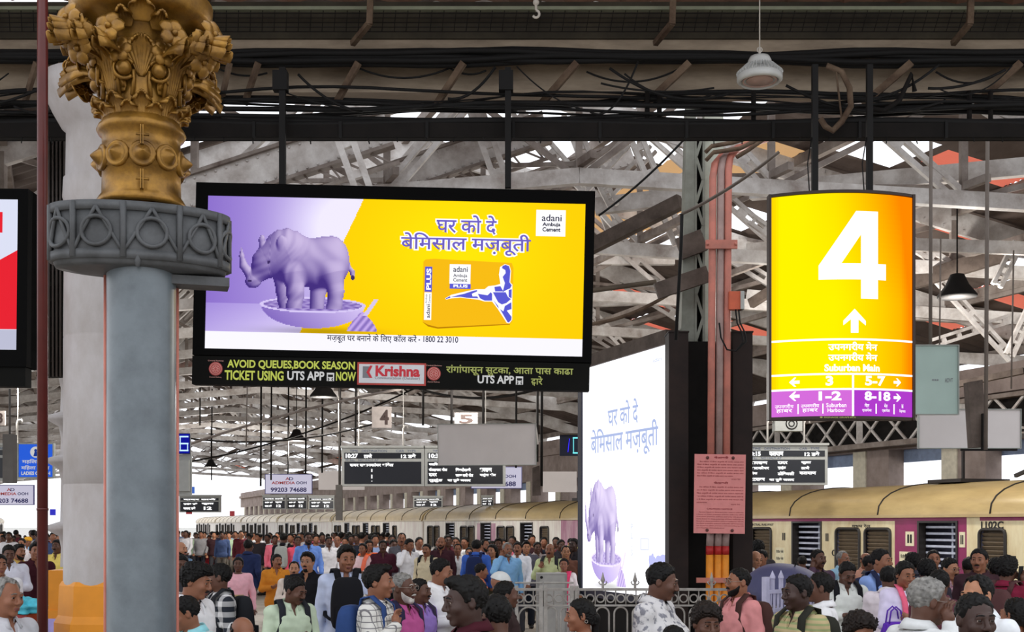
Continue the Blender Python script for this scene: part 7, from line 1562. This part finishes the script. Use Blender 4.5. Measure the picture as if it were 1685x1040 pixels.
# ---------------------------------------------------------------- figures in the middle distance: a few models, each copy dressed on its own
FIG = {}
def fig(pose, hair='short', fem=False, beard=None, sleeve=1., pitch=0., top='shirt', glasses=False, yaw=0.):
    k = (pose, hair, fem, beard, sleeve, pitch, top, glasses, yaw)
    if k not in FIG: FIG[k] = Person(pose, R_(yaw), R_(pitch), 0, .0115, hair, sleeve, top, fem, beard, 0, glasses, not fem)
    return FIG[k]
S = lambda **k: k
mid = [
 (297, 891, 24, 60, S(pose='stand', hair='bald', beard='beard'), (110, 140, 170), 0, 'bald bearded person just right of the grey column'), (299, 913, 30, 20, S(pose='stand', pitch=10.), (60, 60, 66), 2, 'dark haired person half hidden by the grey column below the bald one'),
 (392, 917, 25, 10, S(pose='clutch', hair='tied', fem=True, top='kurta'), (236, 178, 190), 2, 'woman in a long pink kurta holding a tan clutch'), (409, 888, 20, 165, S(pose='walk'), (38, 48, 84), 2, 'person in a navy jacket walking away behind the pink kurta'),
 (455, 912, 24, 14, S(pose='phone', beard='moustache', yaw=20.), (206, 132, 44), 1, 'person in an orange shirt with a dark shoulder strap'), (484, 924, 27, 8, S(pose='phone', hair='receding', beard='moustache'), (222, 208, 196), 0, 'balding person in a cream shirt right behind the light green shirt'),
 (506, 909, 31, -8, S(pose='stand', hair='quiff', beard='goatee', glasses=True), (24, 24, 28), 0, 'person in a black shirt with glasses beside the balding cream shirt'), (597, 894, 19, -10, S(pose='phone', hair='tied', fem=True, top='kurta'), (238, 206, 208), 1, 'woman in a pale pink kurta with an orange scarf'),
 (507, 876, 18, 20, S(pose='walk', beard='beard'), (108, 146, 220), 2, 'person in a bright blue shirt among the crowd left of the black backpack'), (490, 882, 16, 15, S(pose='stand'), (226, 88, 112), 2, 'person in a rose pink shirt beside the bright blue one'),
 (467, 877, 16, 175, S(pose='stand'), (30, 28, 34), 2, 'person in black seen from behind with a grey backpack'), (541, 883, 16, 18, S(pose='walk', beard='moustache'), (222, 222, 226), 2, 'person in a white shirt walking with an arm swung out'),
 (607, 889, 18, 20, S(pose='stand', hair='long', fem=True), (240, 98, 40), 1, 'person in a bright orange top behind the pale pink kurta'), (555, 882, 16, 5, S(pose='stand', hair='bald'), (208, 208, 214), 1, 'bald person in a pale shirt behind the white walking one'),
 (630, 889, 19, 10, S(pose='phone', beard='moustache'), (70, 30, 44), 2, 'person in a maroon shirt with a white emblem'), (672, 886, 19, 40, S(pose='ear', pitch=12.), (240, 240, 244), 1, 'person in a white shirt with a hand to the face'),
 (661, 877, 18, 5, S(pose='stand', hair='receding', beard='moustache'), (96, 96, 104), 1, 'grey shirted person at the train side behind the white shirt'), (702, 895, 20, -14, S(pose='walk', beard='moustache'), (214, 200, 168), 1, 'person in a cream kurta shirt with a black backpack'),
 (718, 902, 18, 10, S(pose='stand', hair='long', fem=True), (120, 96, 84), 0, 'woman with loose hair right of the cream shirt'), (726, 883, 19, -5, S(pose='stand', hair='bald', beard='beard'), (60, 32, 40), 1, 'bald bearded person in dark maroon before the train'),
 (737, 880, 18, 12, S(pose='stand'), (90, 40, 48), 2, 'short haired person in a dark red shirt before the train door'), (753, 895, 19, 6, S(pose='stand', hair='receding'), (242, 242, 244), 1, 'person in a short white shirt with a dark bag strap'),
 (750, 884, 18, 0, S(pose='stand', hair='crop'), (246, 246, 248), 1, 'white shirted person just behind the short white shirt'), (784, 888, 21, 172, S(pose='walk'), (64, 102, 190), 1, 'person in a royal blue shirt seen from behind with a navy backpack'),
 (789, 927, 27, 100, S(pose='stand', pitch=10.), (190, 110, 80), 1, 'head turned right behind the large maroon figure'), (772, 901, 18, 0, S(pose='stand', hair='tied', fem=True), (230, 220, 214), 0, 'small woman half hidden left of the royal blue shirt'),
 (810, 896, 21, -25, S(pose='stand', hair='long', fem=True, top='kurta'), (104, 98, 74), 0, 'woman in an olive kurta looking left beside the royal blue shirt'), (798, 888, 19, 40, S(pose='stand', hair='receding', beard='beard'), (190, 190, 214), 1, 'bearded head between the olive kurta and the royal blue shirt'),
 (835, 893, 22, 20, S(pose='ear', hair='receding', beard='beard'), (132, 182, 226), 1, 'grey person in a light blue shirt talking on a phone'), (852, 892, 20, -10, S(pose='walk', beard='moustache'), (232, 234, 242), 1, 'person in a white shirt walking right of the light blue phone talker'),
 (866, 891, 19, 5, S(pose='stand', hair='quiff'), (84, 84, 96), 0, 'person in a dark grey top behind the white walking shirt'), (884, 892, 18, 12, S(pose='stand'), (150, 140, 140), 2, 'person in a grey shirt under the train window'),
 (905, 894, 22, -12, S(pose='strap', hair='bald', beard='moustache'), (206, 214, 160), 1, 'bald person in a yellow green shirt with a dark sling bag'), (931, 898, 22, 5, S(pose='stand', hair='receding'), (110, 74, 62), 0, 'person in a brown shirt left of the glowing billboard'),
 (928, 919, 23, -6, S(pose='stand', hair='tied', fem=True, top='kurta'), (226, 216, 214), 1, 'woman in white and pink looking over the grey cabinet'), (923, 888, 18, 20, S(pose='stand'), (44, 40, 46), 2, 'dark haired person left of the brown shirt by the train'),
 (944, 886, 20, -30, S(pose='stand'), (40, 36, 40), 3, 'dark head right against the billboard edge'), (820, 886, 18, 0, S(pose='stand', hair='quiff'), (70, 50, 52), 2, 'dark shirted person between the olive kurta and the light blue phone talker'),
 (1241, 905, 27, 20, S(pose='phone', hair='bald', pitch=14.), (240, 238, 238), 0, 'bald person in a white shirt right of the pink notice looking down'), (1254, 905, 27, -20, S(pose='stand', beard='moustache', yaw=-20.), (236, 238, 240), 1, 'black haired person in a white shirt with a bag strap beside the bald one'),
 (1247, 890, 25, 180, S(pose='stand', hair='messy'), (60, 56, 58), 2, 'black hair showing above the bald white shirt'), (1320, 915, 22, 170, S(pose='stand'), (90, 60, 60), 2, 'hair showing above the umbrella at the train door'),
 (1346, 904, 30, 24, S(pose='ear', hair='crop', beard='moustache'), (80, 60, 76), 2, 'dark person with a hand to the ear before the first train door'), (1387, 907, 26, 30, S(pose='stand', hair='receding', glasses=True), (150, 190, 214), 1, 'balding person in a light blue shirt behind the looking down one'),
 (1425, 909, 27, 10, S(pose='stand', hair='bald'), (190, 140, 120), 1, 'bald person in a tan shirt left of the sky blue shirt'), (1432, 914, 28, 60, S(pose='stand'), (70, 70, 78), 2, 'dark haired head just left of the sky blue shirt'),
 (1502, 911, 30, 190, S(pose='stand', hair='messy'), (60, 60, 70), 2, 'black hair seen from behind under the purple train panel'), (1536, 905, 30, -10, S(pose='stand', hair='crop', beard='stubble'), (84, 72, 78), 1, 'person with flat cropped hair in the second train door'),
 (1594, 918, 30, 170, S(pose='stand', hair='short'), (40, 36, 44), 2, 'dark hair left of the flat haired maroon shirt'),
 (1525, 922, 36, 175, S(pose='stand', hair='messy'), (50, 46, 56), 2, 'black messy hair from behind above the grey haired caller'), (1640, 920, 36, 185, S(pose='stand', hair='messy'), (70, 40, 50), 2, 'black hair from behind left of the dark red top'),
 (14, 896, 27, 30, S(pose='phone', pitch=12.), (214, 216, 228), 2, 'person in a white shirt checking hands at the far left'), (31, 896, 24, 60, S(pose='walk', hair='quiff', beard='beard'), (196, 160, 84), 1, 'person in a khaki yellow shirt beside the far left white shirt'),
 (59, 893, 26, 30, S(pose='walk', hair='quiff'), (58, 22, 30), 1, 'person in a very dark maroon shirt left of the dark red pipe'), (94, 888, 21, -4, S(pose='clutch', beard='moustache'), (232, 208, 112), 2, 'person in a yellow shirt between the dark red pipe and the orange base'),
 (-2, 912, 34, 40, S(pose='stand'), (236, 236, 240), 1, 'white sleeve and head cut by the left edge'), (46, 883, 15, 0, S(pose='stand', hair='bald'), (150, 190, 226), 1, 'person in a light blue shirt and yellow cap at the left'), (36, 886, 16, 0, S(pose='stand'), (206, 200, 206), 1, 'dark haired person behind the khaki yellow shirt'),
]
for i, (px, yt, hh, fc, kw, rgb, sk, lab) in enumerate(mid):
    loc, s = at(px, yt, hh); hr = M_hairg if lab.startswith('grey person') or 'balding person in a light blue' in lab else M_hair
    kurta = kw.get('top') == 'kurta'
    PPL[lab] = place(fig(**kw), loc, R_(fc), s, lab, None, cloth(rgb), ((38, 40, 48), (60, 60, 66), (30, 34, 44), (84, 78, 70))[i % 4] if not kurta else (200, 190, 190), sk, hr, shirt_name='kurta' if kurta else 'shirt')
backpack(who('grey backpack'), 'grey backpack on the back of the person in black', (160, 164, 160)); backpack(who('cream kurta shirt'), 'black backpack worn over the cream kurta shirt', (30, 30, 34)); backpack(who('royal blue shirt seen'), 'navy backpack on the back of the royal blue shirt', (36, 46, 84)); backpack(who('white shirt with a bag strap'), 'dark backpack of the black haired person right of the notice', (56, 50, 56)); backpack(who('balding person in a cream'), 'dark backpack worn over the cream shirt', (44, 44, 46)); backpack(who('yellow green'), 'dark sling bag worn over the yellow green shirt', (50, 50, 54))
def clutchf(e):
    mb = MB(); mb.box((-.12, -.02, -.07), (.12, .02, .07)); mb.build('body', cloth((190, 160, 116)), e); mb = MB(); mb.lathe([(0, 0), (.03, 0), (.03, .005), (0, .005)], 14); mb.v = [(v[0]+.06, -.021-v[2], v[1]) for v in mb.v]; mb.build('clasp', cloth((60, 150, 150)), e)
held(who('long pink kurta'), (-.02, -.27, 1.05), 'clutch_bag', 'tan clutch bag with a teal clasp held by the woman in the long pink kurta', 'bag', clutchf)
for key, rgb in (('orange scarf', (240, 120, 90)), ('looking over the grey cabinet', (226, 70, 110))):
    o = who(key); mb = MB(); vs_ = []
    for x, y, z in [(.09, .07, 1.46), (.10, -.02, 1.485), (.08, -.13, 1.38), (.05, -.16, 1.2), (.04, -.16, .95), (.05, -.17, .7)]: vs_ += [(x-.045, y-.012, z), (x+.045, y-.012, z)]
    mb.add(vs_, [(2*i, 2*i+1, 2*i+3, 2*i+2) for i in range(5)], True); solid(mb.build('scarf', cloth(rgb), o), .006)
o = who('yellow cap'); mb = MB(); mb.lathe([(.098, 1.625), (.1, 1.66), (.08, 1.70), (.04, 1.725), (0, 1.73)], 16, c=(0, .01)); mb.box((-.06, -.16, 1.63), (.06, -.07, 1.64)); mb.build('cap', cloth((226, 168, 50)), o)
# ---------------------------------------------------------------- distant crowd along the platform
COLRS = {'white': [(232, 232, 236), (216, 214, 218)], 'blue': [(130, 150, 190), (164, 190, 214), (66, 82, 120)], 'pink or red': [(220, 110, 130), (196, 60, 70), (226, 160, 170)], 'dark': [(44, 40, 44), (58, 36, 40), (70, 60, 58), (40, 46, 60)], 'maroon': [(92, 36, 46), (110, 46, 50)], 'cream or green': [(206, 200, 170), (170, 190, 160), (200, 180, 140)], 'grey': [(140, 138, 140), (110, 108, 112)]}
LOWP = [Person(p, 0, 0, 0, .02, h, 1., t, f, None, eyes=False, collar=False) for p, h, t, f in (('stand', 'short', 'shirt', False), ('walk', 'short', 'shirt', False), ('phone', 'short', 'shirt', False), ('stand', 'tied', 'kurta', True))]
def crowd(px, yt, hh, key=None, proto=None, where='distant person in %s clothes among the far crowd beside the white carriages', face=None):
    key = key or rr.choices(list(COLRS), (34, 14, 8, 20, 8, 9, 7))[0]; rgb = rr.choice(COLRS[key]); loc, s = at(px, yt, hh); p = proto if proto is not None else rr.choices((0, 1, 2, 3), (5, 5, 2, 1.4))[0]
    s = min(1.12, max(.88, s))
    place(LOWP[p], loc, R_(face if face is not None else rr.choice((rr.uniform(-30, 30), rr.uniform(-30, 30), rr.uniform(150, 210)))), s, where % key, (where % key).replace('distant person', 'distant people'), cloth(rgb), rr.choice(((36, 36, 44), (60, 60, 64), (44, 48, 62), (110, 104, 96))), rr.choice((0, 1, 1, 2, 2)), M_hair, shirt_name='kurta' if p == 3 else 'shirt', detail=False)
rr = random.Random(21)
for px, yt, hh, key, p in [(306, 873, 10, 'white', 1), (323, 877, 9.5, 'cream or green', 1), (331, 874, 10, 'grey', 1), (344, 881, 10, 'pink or red', 3), (352, 875, 10, 'dark', 0), (366, 875, 10.5, 'blue', 0), (377, 876, 10, 'cream or green', 0), (387, 874, 10, 'blue', 1), (397, 873, 11, 'maroon', 0), (410, 880, 12, 'maroon', 0), (424, 878, 13, 'dark', 0), (440, 879, 13, 'white', 1), (452, 881, 13.5, 'pink or red', 0), (478, 878, 14, 'maroon', 0), (520, 880, 14, 'dark', 0), (530, 878, 14, 'grey', 0), (568, 884, 15, 'dark', 2), (578, 880, 15, 'dark', 0), (587, 879, 15, 'white', 0), (617, 880, 16, 'blue', 0), (645, 880, 16, 'white', 0), (690, 884, 17, 'white', 0), (765, 884, 17, 'dark', 0), (843, 882, 16, 'dark', 0), (875, 880, 16, 'dark', 0), (895, 884, 16, 'dark', 0), (915, 884, 16, 'maroon', 0)]:
    crowd(px, yt, hh, key, p, face=rr.uniform(-25, 25))
for q in range(105):     # the crowd before the carriages, thinning towards the far end
    px = rr.uniform(292, 640); t = (px-292)/350; hh = rr.uniform(6.5, 8.5)+t*rr.uniform(1.5, 7.5); crowd(px, 874.5+rr.uniform(-1.5, 2.5)+t*3, hh)
for q in range(18): px = rr.uniform(640, 950); crowd(px, 887+rr.uniform(-2, 4), rr.uniform(14, 18))
for q in range(34): crowd(rr.uniform(-6, 100), 872+rr.uniform(0, 10), rr.uniform(7, 14), where='distant person in %s clothes among the far crowd left of the stone column')
